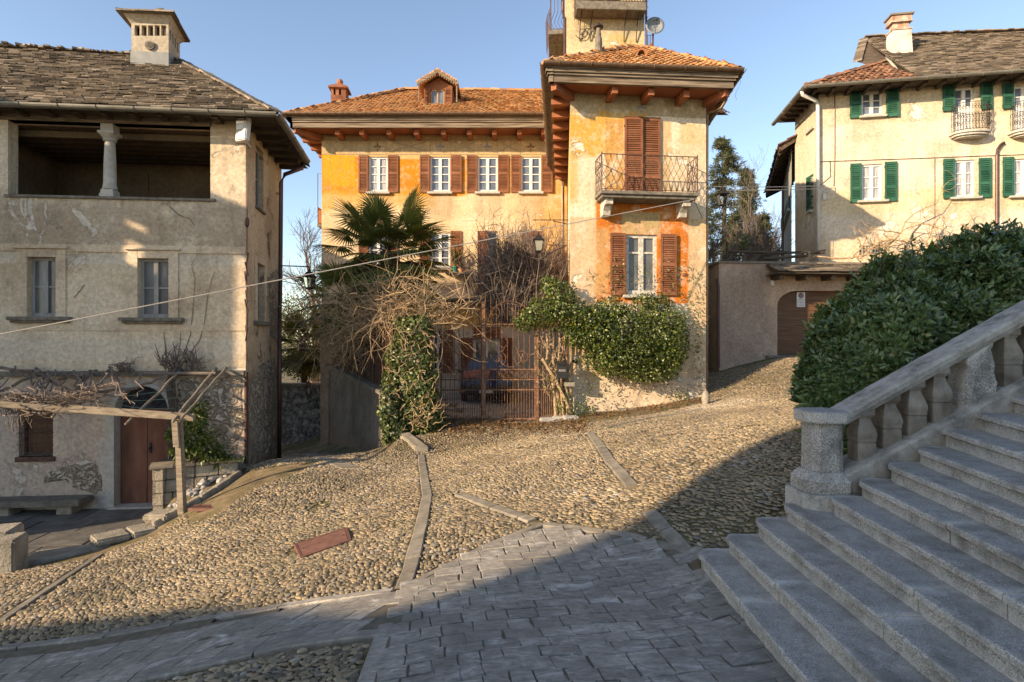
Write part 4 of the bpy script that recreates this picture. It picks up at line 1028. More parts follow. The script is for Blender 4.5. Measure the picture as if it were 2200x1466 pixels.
# ------------------------------------------------------------------ courtyard in front of it
mb = MB()
def cy(u, o): p = LF.pt(u, 0, o); return (p.x, p.y)
m_flag = mat_simple('courtyard_flagstone', (.09, .085, .078), (.19, .175, .155), 3, .8, .3, 0, .4, 14, .02, isl=.25)
zc = -1.53
for i in range(9):
    for j in range(5):
        u0, u1 = -3+i*1.0+(j % 2)*.4, -3+(i+1)*1.0+(j % 2)*.4; o0, o1 = .02+j*.75, .02+(j+1)*.75
        if u1 > 4.6+j*.0 and o1 > 2.0: continue
        mb.box(LF, u0+.008, u1-.008, zc-.15, zc+rnd(-.006, .006), o0+.008, o1-.008)
structure(obj('courtyard_floor', mb, m_flag.m, bevel=.01))
# entry step
p0, p1 = P(36, 1218, 8.6), P(196, 1190, 9.0)
mb = MB(); mb.hexa([(p0.x, p0.y, -1.7), (p1.x, p1.y, -1.7), (p1.x-.2, p1.y+.55, -1.7), (p0.x-.2, p0.y+.6, -1.7)]+[(p0.x, p0.y, -1.36), (p1.x, p1.y, -1.34), (p1.x-.2, p1.y+.55, -1.38), (p0.x-.2, p0.y+.6, -1.38)])
tag(obj('entrance_step', mb, m_stoneblock.m, bevel=.02), 'worn stone step at the mouth of the left courtyard', 'step')
# bench
bt = thing('stone_bench', 'grey stone slab bench against the left house', 'bench', LF.pt(.8, -1.53, .3))
mb = MB(); zt = LF.uz(100, 1066)[1]+.02; mb.box(LF, -2.2, LF.U(205), zt-.12, zt, .03, .52); obj('seat', mb, m_sillold.m, bt, bevel=.02)
for uu in (LF.U(150), LF.U(20)):
    mb = MB(); mb.box(LF, uu, uu+.3, -1.54, zt-.12, .08, .42); obj('leg', mb, m_stoneblock.m, bt, bevel=.015)
# gate post stone at the picture edge and the low wall
mb = MB(); pc = P(20, 1180, 8.4)
def post_block(mb, c, wx, wy, z0, z1, rot=.15):
    cs, sn = math.cos(rot), math.sin(rot); pts = [(-wx, -wy), (wx, -wy), (wx, wy), (-wx, wy)]
    pl = [(c.x+a*cs-b*sn+rnd(-.01, .01), c.y+a*sn+b*cs+rnd(-.01, .01)) for a, b in pts]
    mb.hexa([(x, y, z0) for x, y in pl]+[(x, y, z1+rnd(-.01, .01)) for x, y in pl])
post_block(mb, P(-15, 1180, 8.55), .28, .3, -1.9, Z(1140, 8.5), .35); post_block(mb, P(12, 1180, 8.3), .18, .22, -1.9, Z(1150, 8.4), .3)
tag(obj('stone_post', mb, m_stoneblock.m, bevel=.03), 'squat stone block post at the left picture edge', 'stone post')
mb = MB()
def stone_course(mb, a, b, z0, h, depth, n, jit=.03):
    a = Vector(a); b = Vector(b); d = (b-a).normalized(); s = Vector((-d.y, d.x))
    cuts = sorted([0, 1]+[(k+rnd(-.3, .3))/n for k in range(1, n)])
    for t0, t1 in zip(cuts[:-1], cuts[1:]):
        p, q_ = a.lerp(b, t0+.004), a.lerp(b, t1-.004); o1, o2 = rnd(-jit, jit), rnd(-jit, jit)*.6; dz = rnd(-.012, .012)
        pl = [p-s*(depth/2+o1), q_-s*(depth/2+o1*.6), q_+s*(depth/2+o2), p+s*(depth/2+o2)]
        zz = z0 if not callable(z0) else None
        lo = [(v_.x, v_.y, (z0(v_.x, v_.y) if callable(z0) else z0)+dz) for v_ in pl]
        mb.hexa(lo+[(x, y, z+h-.008+rnd(-.008, .008)) for x, y, z in lo])
wa = P(196, 1180, 9.05); wb = P(330, 1130, 9.7); A2, B2 = (wa.x, wa.y), (wb.x, wb.y)
stone_course(mb, A2, B2, -1.55, .17, .4, 3); stone_course(mb, A2, B2, -1.38, .14, .42, 4); stone_course(mb, A2, B2, -1.24, .12, .48, 2)
wc = P(345, 1110, 10.1)
stone_course(mb, B2, (wc.x+.15, wc.y), -1.3, .2, .4, 1); stone_course(mb, B2, (wc.x+.15, wc.y), -1.1, .13, .45, 1)
tag(obj('low_stone_wall', mb, m_stoneblock.m, bevel=.03), 'low broken dry stone wall beside the courtyard entrance', 'wall')
# planter
pA, pB = P(327, 1000, 10.9), P(512, 1000, 11.6)
pl = thing('stone_planter', 'raised stone planter bed next to the red arched door', 'planter', (pA.x+.8, pA.y+.3, -1.4))
PF = Fr((pA.x, pA.y), (pB.x, pB.y)); mb = MB()
zt0 = Z(1003, 10.9); zb0 = -1.65; nrow = 5
for r_ in range(nrow):
    z0 = lerp(zb0, zt0-.05, r_/nrow); h = (zt0-.05-zb0)/nrow; u = 0
    while u < PF.L:
        L = rnd(.16, .42); L = min(L, PF.L-u)
        if PF.L-u-L < .1: L = PF.L-u
        mb.box(PF, u+.006, u+L-.006, z0+.005, z0+h-.005, -.3, rnd(-.015, .02)); u += L
PL = Fr((pA.x, pA.y), (pA.x-.12, pA.y+.95), flip=True)
for r_ in range(nrow):
    z0 = lerp(zb0, zt0-.05, r_/nrow); h = (zt0-.05-zb0)/nrow
    for k in range(3): mb.box(PL, k*.31+.005, k*.31+.3, z0+.005, z0+h-.005, -.2, rnd(-.01, .015))
mb.box(PF, .0, PF.L-.01, zb0-.2, zb0, -.3, -.02)
obj('wall', mb, m_stoneblock.m, pl, bevel=.015)
mb = MB(); u = -.05
while u < PF.L+.05:
    L = min(rnd(.3, .6), PF.L+.08-u); mb.box(PF, u, u+L-.008, zt0-.05, zt0+.01+rnd(-.006, .006), -.42, .06); u += L
    if PF.L-u < .05: break
obj('cap_stone', mb, m_slate.m, pl, bevel=.01)
mb = MB(); mb.box(PF, .1, PF.L, zt0-.3, zt0-.04, -.95, -.43); obj('earth', mb, m_soil.m, pl)
# shrub in the planter
lv = []
for (px, py, d, r_, n_) in ((420, 900, 11.3, .24, 240), (415, 940, 11.25, .36, 420), (445, 960, 11.35, .32, 320), (390, 965, 11.2, .22, 170), (430, 880, 11.4, .16, 110), (372, 935, 11.1, .12, 60), (470, 985, 11.5, .22, 140)):
    c_ = np.array(P(px, py, d)); dr = unit(n_); pos = c_+dr*r_*RNG.uniform(.35, 1.0, (n_, 1))*np.array([1, .75, 1.0]); di = dr+unit(n_)*.6+np.array([0, 0, -.2]); lv.append(leaf_arrays(pos, di, unit(n_)+np.array([0, 0, 1.]), RNG.uniform(.08, .14, n_), RNG.uniform(.035, .05, n_)))
lab = thing('leafy_shrub', 'yellow green leafy shrub growing in the stone planter', 'shrub', (P(420, 990, 11.3).x, 11.3, zt0-.05))
cat_leaf('crown', lv, m_shrub.m, lab)
mb = MB(); c0 = P(420, 992, 11.3); c0.z = zt0-.1
for k in range(7): mb.tube([c0+Vector((rnd(-.1, .1), rnd(-.05, .05), 0)), c0+Vector((rnd(-.2, .2), rnd(-.1, .1), .35)), c0+Vector((rnd(-.35, .35), rnd(-.15, .15), rnd(.5, .95)))], [.02, .014, .006], 5)
obj('stem', mb, m_bark.m, lab)
n_ = 260; c_ = np.array(P(470, 992, 11.45)); pos = c_+RNG.normal(size=(n_, 3))*np.array([.22, .12, .02]); pos[:, 2] = zt0-.02+RNG.uniform(0, .06, n_)
v_, t_ = leaf_arrays(pos, unit(n_)*.5+np.array([0, 0, .8]), unit(n_), RNG.uniform(.05, .09, n_), .035); tag(np_obj('ground_cover', v_, tris=t_, mats=m_shrub.m), 'low green ground cover at the right end of the planter', 'ground cover', kind='stuff')
# sloping kerb log and rubble bed
ka, kb, kc = P(332, 1150, 9.65), P(430, 1082, 10.3), P(515, 1018, 11.6)
mb = MB(); pts = resample([ka, kb, kc], .5)
for a, b in zip(pts[:-1], pts[1:]):
    a = Vector((a.x, a.y, max(a.z, gz(a.x, a.y)+.06))); b = Vector((b.x, b.y, max(b.z, gz(b.x, b.y)+.06))); mb.beam(a+Vector((0, 0, -.06)), b+Vector((0, 0, -.06)), .11, .24)
tag(obj('kerb_log', mb, m_stoneblock.m, bevel=.015), 'narrow sloping kerb retaining the white rubble bed', 'kerb')
grp = 'white rubble stones in the bed below the planter'; first = None
stone_meshes = []
for i in range(5):
    mb = MB(); mb.sphere((0, 0, 0), 1, 7, 5)
    vs = [Vector(v_)*rnd(.75, 1.15) for v_ in mb.v]; mb.v = [tuple(v_) for v_ in vs]
    me = bpy.data.meshes.new('rubble_stone'); me.from_pydata(mb.v, [], mb.f); me.materials.append(m_pebble.m); me.update(); stone_meshes.append(me)
for i in range(90):
    t = random.random(); s = random.random()
    p = ka.lerp(kb, t*2) if t < .5 else kb.lerp(kc, t*2-1); q_ = p+Vector((-.42*s-.08, .32*s+.06, 0)); 
    o = bpy.data.objects.new('rubble_stone', stone_meshes[i % 5]); COL.objects.link(o); r_ = rnd(.035, .085)
    o.location = (q_.x, q_.y, lerp(p.z, p.z+.02, s)+rnd(-.03, .06)); o.location.z = max(o.location.z, gz(q_.x, q_.y)+.02); o.scale = (r_*rnd(.9, 1.5), r_*rnd(.8, 1.2), r_*rnd(.5, .8)); o.rotation_euler = (rnd(-.4, .4), rnd(-.4, .4), rnd(0, 6))
    tag(o, 'small whitish rubble stone lying in the bed below the planter', 'stone', grp)
mb = MB()
bed = [ka, kb, kc, kc+Vector((-.4, .2, 0)), kb+Vector((-.75, .45, 0)), ka+Vector((-.35, .4, 0))]
mb.add([(p.x, p.y, p.z-.03) for p in bed]+[(p.x, p.y, p.z-.7) for p in bed], [(0, 1, 4, 5), (1, 2, 3, 4)]+[(i, (i+1) % 6, 6+(i+1) % 6, 6+i) for i in range(6)])
structure(obj('earth_bank', mb, m_soil.m, fix=False))
# pergola
def wiggle(a, b, n=7, amp=.06):
    a = Vector(a); b = Vector(b); return [a.lerp(b, k/n)+(Vector((rnd(-amp, amp), rnd(-amp, amp), rnd(-amp, amp))) if 0 < k < n else Vector((0, 0, 0))) for k in range(n+1)]
pg = thing('timber_pergola', 'weathered timber pergola with a post and slanting rafters over the courtyard', 'pergola', P(392, 1085, 9.9))
D = 9.9
mb = MB(); pb = P(392, 1088, D); pt_ = P(384, 905, D); mb.beam(pb+Vector((0, 0, -.15)), pt_, .12, .11, Vector((0, 1, 0)), .92); obj('post', mb, m_wood.m, pg, bevel=.012)
mb = MB(); mb.beam(P(376, 905, D-.1), P(380, 960, D-.1), .1, .05, Vector((0, 1, 0))); obj('brace', mb, m_wood.m, pg)
mb = MB(); a = P(418, 897, D); b = P(150, 878, D*.985); c = P(0, 866, D*.965); e = c+(c-b)*1.0
mb.beam(a, b, .07, .125); obj('beam', mb, m_wood.m, pg, bevel=.008)
mb = MB(); mb.beam(P(170, 885, D*.985)+Vector((0, .1, .0)), e+Vector((0, .06, -.02)), .07, .1); obj('beam', mb, m_wood.m, pg, bevel=.008)
for (x0, y0, x1, y1, w_) in ((200, 797, 113, 902, .075), (468, 792, 372, 912, .075), (490, 790, 390, 905, .06), (97, 800, -70, 880, .06), (395, 795, 270, 918, .06)):
    p = LF.pt(*LF.uz(x0, y0), .1); q_ = P(x1, y1, D-.25 if x1 > 0 else D-.3); mb = MB(); q_.z += .05; mb.tube(wiggle(p, q_, 7, .014), [w_*.52*(1-.04*k) for k in range(8)], 6); obj('rafter', mb, m_wood.m, pg, smooth=True)
# woody vine trunk and branches over the pergola
vn = thing('climbing_vine', 'leafless old vine sprawling from the left house wall over the pergola', 'vine', LF.pt(LF.U(380), -1.5, .15))
mb = MB(); tr = [LF.pt(*LF.uz(382, 985), .16), LF.pt(*LF.uz(376, 930), .2), LF.pt(*LF.uz(380, 870), .17), LF.pt(*LF.uz(374, 820), .2), LF.pt(*LF.uz(390, 780), .14)]
mb.tube(tr, [.09, .085, .08, .085, .06], 8); mb.tube([p+Vector((.1+rnd(-.03, .03), -.03, 0)) for p in tr], .028, 6); obj('trunk', mb, m_bark.m, vn, smooth=True)
mb = MB()
for (x0, y0, x1, y1, r_) in ((0, 787, 100, 795, .035), (100, 795, 210, 838, .035), (0, 820, 60, 845, .03), (210, 838, 330, 830, .03), (330, 830, 380, 805, .03), (330, 800, 480, 800, .03), (150, 815, 190, 800, .02)):
    mb.tube(wiggle(LF.pt(*LF.uz(x0, y0), .35+.35*(y0 > 815)), LF.pt(*LF.uz(x1, y1), .4+.35*(y1 > 815)), 6, .025), r_, 6)
for i in range(22):
    x0 = rnd(-60, 330); a = LF.pt(*LF.uz(x0, rnd(785, 812)), rnd(.1, .5)); b = P(x0+rnd(-160, 90), rnd(845, 885), D-rnd(-.6, .5)); mb.tube(wiggle(a, b, 8, .09), [.02, .018, .016, .014, .013, .012, .01, .008, .006], 5)
for i in range(60):
    b0 = LF.pt(*LF.uz(rnd(355, 440), rnd(775, 800)), rnd(.05, .2)); b1 = b0+Vector((rnd(-.3, .3), rnd(-.15, .1), rnd(.02, .5))); mb.tube(wiggle(b0, b1, 4, .04), [.018, .014, .01, .008, .005], 4)
for i in range(26):
    b0 = LF.pt(*LF.uz(rnd(260, 300), rnd(780, 800)), rnd(.05, .2)); b1 = b0+Vector((rnd(-.25, .25), rnd(-.15, .1), rnd(-.05, .2))); mb.tube(wiggle(b0, b1, 4, .03), [.014, .012, .01, .008, .004], 4)
for i in range(270):
    b0 = P(rnd(-40, 150)+rnd(0, 70), rnd(850, 890), D-rnd(-.5, .3)); 
    if b0.x > X(150, D): b0.z = Z(rnd(840, 858), D)
    dr = Vector((rnd(-.5, .6), rnd(-.25, .25), rnd(-.1, .22))); mb.tube(wiggle(b0, b0+dr, 4, .05), [.011, .010, .008, .006, .004], 3)
for i in range(16):
    b0 = P(rnd(-20, 60), 880, D-.1); mb.tube(wiggle(b0, b0+Vector((rnd(-.1, .1), 0, -rnd(.2, .45))), 4, .03), .006, 3)
obj('branch', mb, m_twig.m, vn)
mb = MB()
m_greenwire = mat_simple('green_coated_wire', (.12, .2, .14), (.2, .3, .22), 5, .5, .3)
for (x0, y0, x1, y1) in ((200, 848, 410, 850), (220, 845, 400, 832), (260, 850, 400, 872)):
    a = LF.pt(*LF.uz(x0, y0), 1.0); b = LF.pt(*LF.uz(x1, y1), .5); mb.tube([a.lerp(b, k/8)+Vector((0, 0, -.05*math.sin(math.pi*k/8)+rnd(-.008, .008))) for k in range(9)], .006, 4)
tag(obj('plant_wire', mb, m_greenwire.m), 'thin green training wires strung across the pergola', 'wire')
# ------------------------------------------------------------------ the orange villa: main block, projecting wing, turret
vroot = thing('orange_villa', 'faded orange villa with red eaves, a projecting wing and a roof turret', 'villa', (1.5, 20, 0))
DV = 22.5; VF = Fr((X(691, DV), DV), (2.2, DV)); OR = (.62, .215, .018); zs0 = 10.12
mp_villa = mat_plaster('faded_orange_fresco_plaster', [(.60, .40, .215), (.68, .50, .305), (.75, .61, .44)], patches=[
    (-8, -1.75, 7.75, 9.42, OR, .08, .22, 1.0), (-1.9, 2.4, 7.8, 9.42, (.60, .30, .07), .08, .25, .8), (-8, -3, 7.2, 7.9, (.62, .34, .07), .2, .4, .75),
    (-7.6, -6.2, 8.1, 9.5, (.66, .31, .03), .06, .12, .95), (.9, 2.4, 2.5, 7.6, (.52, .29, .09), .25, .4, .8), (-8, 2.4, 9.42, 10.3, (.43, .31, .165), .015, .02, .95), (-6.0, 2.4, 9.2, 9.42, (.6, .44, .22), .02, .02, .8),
    (-4.5, 2.4, 2.5, 3.5, (.62, .34, .06), .1, .15, .9), (-8, 2.4, -.5, 2.5, (.5, .45, .36), .2, .3, .9), (-1.5, .8, 5.2, 6.2, (.58, .42, .2), .2, .4, .6)]+[(X(p_, DV)-.55, X(p_, DV)+.55, z_-.9, z_, (.36, .27, .17), .22, .3, .55) for p_, z_ in ((812, 7.75), (946, 7.75), (1047, 7.75), (1140, 7.75), (946, 4.8))],
    stain_amt=.4, streak_amt=.6, crack=.4, bump=.4, peel=((.70, .62, .5), 1.1, .66))
def X_at(px): return X(px, DV)
tops = [(792, 833, 771, 791, 833.5, 856), (924, 967, 902, 923, 968, 992), (1026, 1069, 1003, 1025, 1070, 1093), (1119, 1162, 1098, 1118.5, 1163, 1187)]
ops = []; wins = []
for a, b, *_ in tops: ops.append(op_px(VF, a, b, 337, 413)); wins.append(ops[-1])
low = [op_px(VF, 792, 833, 500, 576), op_px(VF, 924, 967, 500, 576), op_px(VF, 1026, 1069, 497, 628), op_px(VF, 1121, 1165, 497, 628)]
gnd = [op_px(VF, 1017, 1074, 728, 852), op_px(VF, 930, 950, 706, 800), op_px(VF, 820, 870, 706, 800)]
mb = MB(); wall(mb, VF, 0, VF.L, -.6, zs0+.4, ops+low+gnd, .22)
obj('wall', mb, mp_villa.m, vroot)
mb = MB(); lx = VF.A.x
mb.quad((lx, DV, -.6), (lx, 30, -.6), (lx, 30, zs0+.4), (lx, DV, zs0+.4)); mb.quad((lx, 30, -.6), (8, 30, -.6), (8, 30, zs0+.4), (lx, 30, zs0+.4)); mb.quad((8, 30, -.6), (8, 24, -.6), (8, 24, zs0+.4), (8, 30, zs0+.4)); mb.quad((8, 24, -.6), (2.2, 24, -.6), (2.2, 24, zs0+.4), (8, 24, zs0+.4))
o = obj('wall', mb, mp_villa.m, vroot, fix=False); o['label'] = 'rear and side walls of the main block'
for i, (a, b, s0, s1, s2_, s3) in enumerate(tops):
    w_ = window(VF, wins[i], vroot, .1, m_white.m, m_curtain.m if i == 0 else m_glassblue.m, 2, 4, .07, .12, .035, (.1, .13, .09), m_sill.m)
    if i == 0: w_['label'] = 'white window with net curtains'
    for (c, d) in ((s0, s1), (s2_, s3)):
        p = op_px(VF, c, d, 335.5, 413.5); shutter(VF, p[0], p[1], p[2]-.02, p[3]+.02, m_shutbrown.m, w_, rails=(0, .52, 1))
for i in (0, 1):
    w_ = window(VF, low[i], vroot, .1, m_white.m, m_glassblue.m, 2, 4, .07, .12, .035, (.15, .16, .1), m_sillold.m)
    for (c, d) in (tops[i][2:4], tops[i][4:6]):
        p = op_px(VF, c, d, 498, 575); shutter(VF, p[0], p[1], p[2]-.02, p[3]+.02, m_shutbrown.m, w_, rails=(0, .52, 1))
w_ = window(VF, low[2], vroot, .14, m_oldwhite.m, m_glass.m, 2, 5, .06, .1, .03, (.1, .1, .08), m_sillold.m); w_['label'] = 'tall window half hidden by bare branches'
p = op_px(VF, 1026, 1048, 497, 628); shutter(VF, p[0], p[1], p[2], p[3], m_shutbrown.m, w_, o0=-.06, rails=(0, .3, .65, 1))
w_ = window(VF, low[3], vroot, .16, m_oldwhite.m, m_glass.m, 2, 5, .06, .1, .03, (.1, .1, .08), m_sillold.m); w_['label'] = 'window closed by brown shutters'
for (c, d) in ((1121.5, 1142.5), (1143.5, 1164.5)):
    p = op_px(VF, c, d, 498, 627); shutter(VF, p[0], p[1], p[2], p[3], m_shutbrown.m, w_, o0=-.06, rails=(0, .3, .65, 1))
# ground floor door, shutters, dark canopy
w_ = window(VF, gnd[0], vroot, .15, m_white.m, m_glass.m, 2, 2, .1, .08, .03, None); w_['label'] = 'ground floor glazed door'
p = op_px(VF, 990, 1016, 726, 850); shutter(VF, p[0], p[1], p[2], p[3], m_shutbrown.m, w_, rails=(0, .3, .65, 1)); p = op_px(VF, 1075, 1100, 726, 850); shutter(VF, p[0], p[1], p[2], p[3], m_shutbrown.m, w_, rails=(0, .3, .65, 1))
p = op_px(VF, 1018, 1074, 703, 727); shutter(VF, p[0], p[1], p[2]+.01, p[3], m_shutbrown.m, w_, rails=(0, 1))
for k in (1, 2):
    w_ = window(VF, gnd[k], vroot, .15, m_white.m, m_glass.m, 2, 3, .06)
    a, b, c, d = gnd[k]; shutter(VF, a-.45, a-.02, c, d, m_shutbrown.m, w_, rails=(0, .5, 1)); shutter(VF, b+.02, b+.45, c, d, m_shutbrown.m, w_, rails=(0, .5, 1))
mb = MB(); zc_ = VF.uz(950, 650)[1]; mb.box(VF, VF.U(860), VF.U(1120), zc_, zc_+.12, 0, .5)
for k in range(5): mb.box(VF, lerp(VF.U(865), VF.U(1112), k/4), lerp(VF.U(865), VF.U(1112), k/4)+.09, zc_-.14, zc_, 0, .4)
obj('canopy', mb, m_oldwood.m, vroot)
# painted frieze ornaments (flat paint, a couple of millimetres proud)
m_orn1 = mat_simple('faded_blue_fresco_paint', (.16, .17, .2), (.26, .26, .27), 9, .9, .1); m_orn2 = mat_simple('brown_fresco_paint', (.13, .075, .045), (.22, .135, .08), 9, .9, .1)
m_orn3 = mat_simple('pale_fresco_line', (.26, .21, .125), (.37, .29, .17), 9, .9, .1)
def ornament(fr, px, py, s, mat, parent, o=.003):
    u, z = fr.uz(px, py); mb = MB()
    def leafp(a, L, W): 
        d = Vector((math.cos(a), math.sin(a))); n_ = Vector((-d.y, d.x)); q = [d*.02, d*L*.45+n_*W, d*L, d*L*.45-n_*W]
        mb.add([fr.pt(u+p.x, z+p.y, o) for p in q], [(0, 1, 2, 3)])
    leafp(R(90), s, s*.18); leafp(R(20), s*.95, s*.15); leafp(R(160), s*.95, s*.15); leafp(R(-90), s*.75, s*.13); leafp(R(48), s*.6, s*.12); leafp(R(132), s*.6, s*.12)
    obj('painted_ornament', mb, mat, parent, fix=False)
for px, m_ in ((811, m_orn2), (946, m_orn1), (1047, m_orn1), (1140, m_orn2)): ornament(VF, px, 318, .24, m_.m, vroot)
mb = MB()
def line(fr, x0, y0, x1, y1, w_=.035, o=.0025):
    a, b = Vector(fr.uz(x0, y0)), Vector(fr.uz(x1, y1)); d = (b-a).normalized(); n_ = Vector((-d.y, d.x))*w_/2
    mb.add([fr.pt(*(a+n_), o), fr.pt(*(b+n_), o), fr.pt(*(b-n_), o), fr.pt(*(a-n_), o)], [(0, 1, 2, 3)])
for x0, x1 in ((700, 725), (732, 756), (845, 915), (975, 1020), (1075, 1112)):
    line(VF, x0, 305, x1, 325, .05, .0025); line(VF, x0, 325, x1, 305, .05, .004)
for x in (766, 792, 829, 925, 968, 1026, 1068, 1118, 1162): line(VF, x, 300, x, 331, .025, .0055)
line(VF, 691, 332, 1212, 332, .04, .007); line(VF, 691, 301, 1212, 301, .04, .007)
obj('painted_frieze', mb, m_orn3.m, vroot, fix=False)
# wing -------------------------------------------------------------
TA, TB = (1.534, 15.0), (5.262, 15.42); TF = Fr(TA, TB); zsT = 8.52
mp_wing = mat_plaster('peeling_ochre_wing_plaster', [(.64, .48, .30), (.73, .60, .435), (.80, .71, .57)], patches=[
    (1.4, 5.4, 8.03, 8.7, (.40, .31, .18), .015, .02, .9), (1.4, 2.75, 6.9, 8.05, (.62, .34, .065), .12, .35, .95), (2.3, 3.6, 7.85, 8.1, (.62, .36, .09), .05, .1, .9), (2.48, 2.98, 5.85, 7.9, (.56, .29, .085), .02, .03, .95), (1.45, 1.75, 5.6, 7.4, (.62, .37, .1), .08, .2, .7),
    (4.0, 4.3, 5.8, 7.9, (.56, .38, .19), .05, .14, .8), (4.5, 5.2, 7.3, 7.9, (.62, .40, .15), .1, .3, .6), (2.22, 4.78, 3.0, 5.72, (.56, .165, .026), .05, .05, 1.0), (2.93, 3.98, 4.86, 5.45, (.47, .34, .17), .015, .02, 1.), (1.4, 2.24, 1.6, 5.28, (.62, .42, .25), .04, .05, .95),
    (4.76, 5.3, 1.6, 5.3, (.58, .39, .215), .04, .05, .9), (2.2, 2.6, 3.2, 5.0, (.54, .33, .14), .12, .25, .8), (1.4, 5.4, 1.0, 2.6, (.60, .43, .26), .1, .2, .9), (1.4, 5.4, -.8, 1.0, (.62, .48, .34), .1, .2, .8)],
    stain_amt=.4, streak_amt=.5, crack=.5, bump=.45, peel=((.80, .71, .57), 1.0, .63))
tdoor = op_px(TF, 1342, 1417, 256, 421); twin = op_px(TF, 1345, 1412, 505, 634)
mb = MB(); wall(mb, TF, 0, TF.L, -.7, zsT+.3, [tdoor, twin], .2)
o = obj('wall', mb, mp_wing.m, vroot); o['label'] = 'peeling ochre front wall of the projecting wing'
tl_end = (1.534+.09*7.5, 22.5); tr_end = (6.0, 24.2); TL = Fr(TA, tl_end, flip=True)
mb = MB(); wall(mb, TL, 0, TL.L, -.7, zsT+.3, [], .1); mb.quad((TB[0], TB[1], -.7), (tr_end[0], tr_end[1], -.7), (tr_end[0], tr_end[1], zsT+.3), (TB[0], TB[1], zsT+.3))
o = obj('wall', mb, mp_wing.m, vroot); o['label'] = 'side walls of the projecting wing'
w_ = window(TF, tdoor, vroot, .17, m_white.m, m_glass.m, 2, 3, .06); w_['label'] = 'balcony door closed by brown shutters'
a, b, c, d = tdoor; cm_ = (a+b)/2
for (p, q_) in ((a-.01, cm_-.004), (cm_+.004, b+.01)): shutter(TF, p, q_, c+.01, d+.02, m_shutbrown.m, w_, o0=.006, rails=(0, .24, .52, 1.))
w_ = window(TF, twin, vroot, .1, m_oldwhite.m, m_glassdust.m, 2, [.72], .09, .12, .05, (.1, .1, .08), m_oldwhite.m); w_['label'] = 'peeling white window of the wing'
for (x0, x1, y0) in ((1310, 1343, 502), (1418, 1452, 504)):
    p = op_px(TF, x0, x1, y0, 635); shutter(TF, p[0], p[1], p[2], p[3], m_shutbrown.m, w_, o0=.03, rails=(0, .5, 1.))
ornament(TF, 1378, 234, .2, m_orn1.m, vroot)
# balcony of the wing
bal = None; zb_ = TF.uz(1380, 425)[1]; bo = .62; bu0, bu1 = TF.U(1277), TF.U(1479)
mb = MB(); mb.box(TF, bu0, bu1, zb_-.09, zb_, 0, bo+.04); mb.box(TF, bu0+.05, bu1-.05, zb_-.17, zb_-.092, 0, bo-.02); bal = obj('balcony', mb, m_sillold.m, vroot, bevel=.012)
mb = MB()
for uu in (bu0+.16, bu1-.36):
    mb = MB(); prof = [(0, zb_-.17), (bo-.12, zb_-.17), (bo-.12, zb_-.31), (bo-.24, zb_-.33), (bo-.34, zb_-.44), (bo-.38, zb_-.55), (0, zb_-.57)]
    mb.prism([TF.pt(uu, z_, o_) for o_, z_ in prof], TF.V()[0]*.2); obj('bracket', mb, m_oldwhite.m, bal)
mb = MB(); zr0, zr1 = zb_+.04, zb_+.93
lattice_rail(mb, TF, bu0+.03, bu1-.03, zr0, zr1, bo-.0, .155, .007)
for uu in (bu0+.03, bu1-.03):
    SFr = Fr(tuple(TF.pt(uu, 0, 0).xy), tuple(TF.pt(uu, 0, bo).xy)); lattice_rail(mb, SFr, .0, bo, zr0, zr1, 0, .155, .007); mb.tube([TF.pt(uu, zb_, bo), TF.pt(uu, zr1+.05, bo)], .016, 6)
obj('railing', mb, m_darkrust.m, bal)
# eaves: red soffit, corbels, timber cornice and gutter
def eaves(corners, z0, hcor, parent, corb, soff_in, gut=True, label=None):
    """corners: outer plan corners in order; builds cornice along each consecutive pair"""
    mb = MB(); pts = [Vector(c) for c in corners]
    for a, b in zip(pts[:-1], pts[1:]):
        d = (b-a).normalized(); f = Fr(tuple(a), tuple(b)); 
        if corb(f) < 0: f = Fr(tuple(a), tuple(b), flip=True)
        for (o0, o1, za, zb2) in ((-.1, .0, z0-.03, z0+hcor*.38), (-.1, .045, z0+hcor*.385, z0+hcor*.55), (-.1, .085, z0+hcor*.555, z0+hcor*.78), (-.1, .12, z0+hcor*.785, z0+hcor*.95)):
            mb.box(f, -o1, f.L+o1, za, zb2, o0, o1)
    c_ = obj('cornice', mb, m_cornice.m, parent)
    if label: c_['label'] = label
    return c_
EfL, EfR, EbL, EbR = (.93, 14.23), (5.69, 14.60), (1.60, 22.3), (6.6, 24.3)
cen = Vector((3.5, 18)); side = lambda f: 1 if (Vector(f.A)-cen).dot(f.n) > 0 else -1
cW = eaves([EbL, EfL, EfR, EbR], zsT, .36, vroot, side, None, label='weathered cornice of the wing')
mb = MB(); mb.add([(p[0], p[1], zsT+.02) for p in (EfL, EfR, EbR, EbL)], [(0, 1, 2, 3)]); obj('soffit', mb, m_soffit.m, cW, fix=False)
mb = MB()
for px in (1304, 1379, 1452):
    mb = MB(); u = TF.U(px+4)-.09; mb.box(TF, u, u+.15, zsT-.2, zsT+.015, -.02, .62); obj('corbel', mb, m_soffit.m, cW)
for k in range(9):
    mb = MB(); u = .15+k*.87; mb.box(TL, u, u+.15, zsT-.2, zsT+.015, -.02, .50); obj('corbel', mb, m_soffit.m, cW)
mb = MB(); mb.beam(TF.pt(.05, zsT-.09, 0), Vector((EfL[0]+.12, EfL[1]+.12, zsT-.09)), .16, .2); obj('corbel', mb, m_soffit.m, cW); mb = MB(); mb.beam(TF.pt(TF.L-.05, zsT-.09, 0), Vector((EfR[0]-.12, EfR[1]+.12, zsT-.09)), .16, .2)
obj('corbel', mb, m_soffit.m, cW)
mb = MB(); zg = zsT+.36+.03
gl = [(EbL[0]-.16, EbL[1], zg), (EfL[0]-.16, EfL[1]-.16, zg), (EfR[0]+.18, EfR[1]-.16, zg), (EbR[0]+.2, EbR[1], zg)]
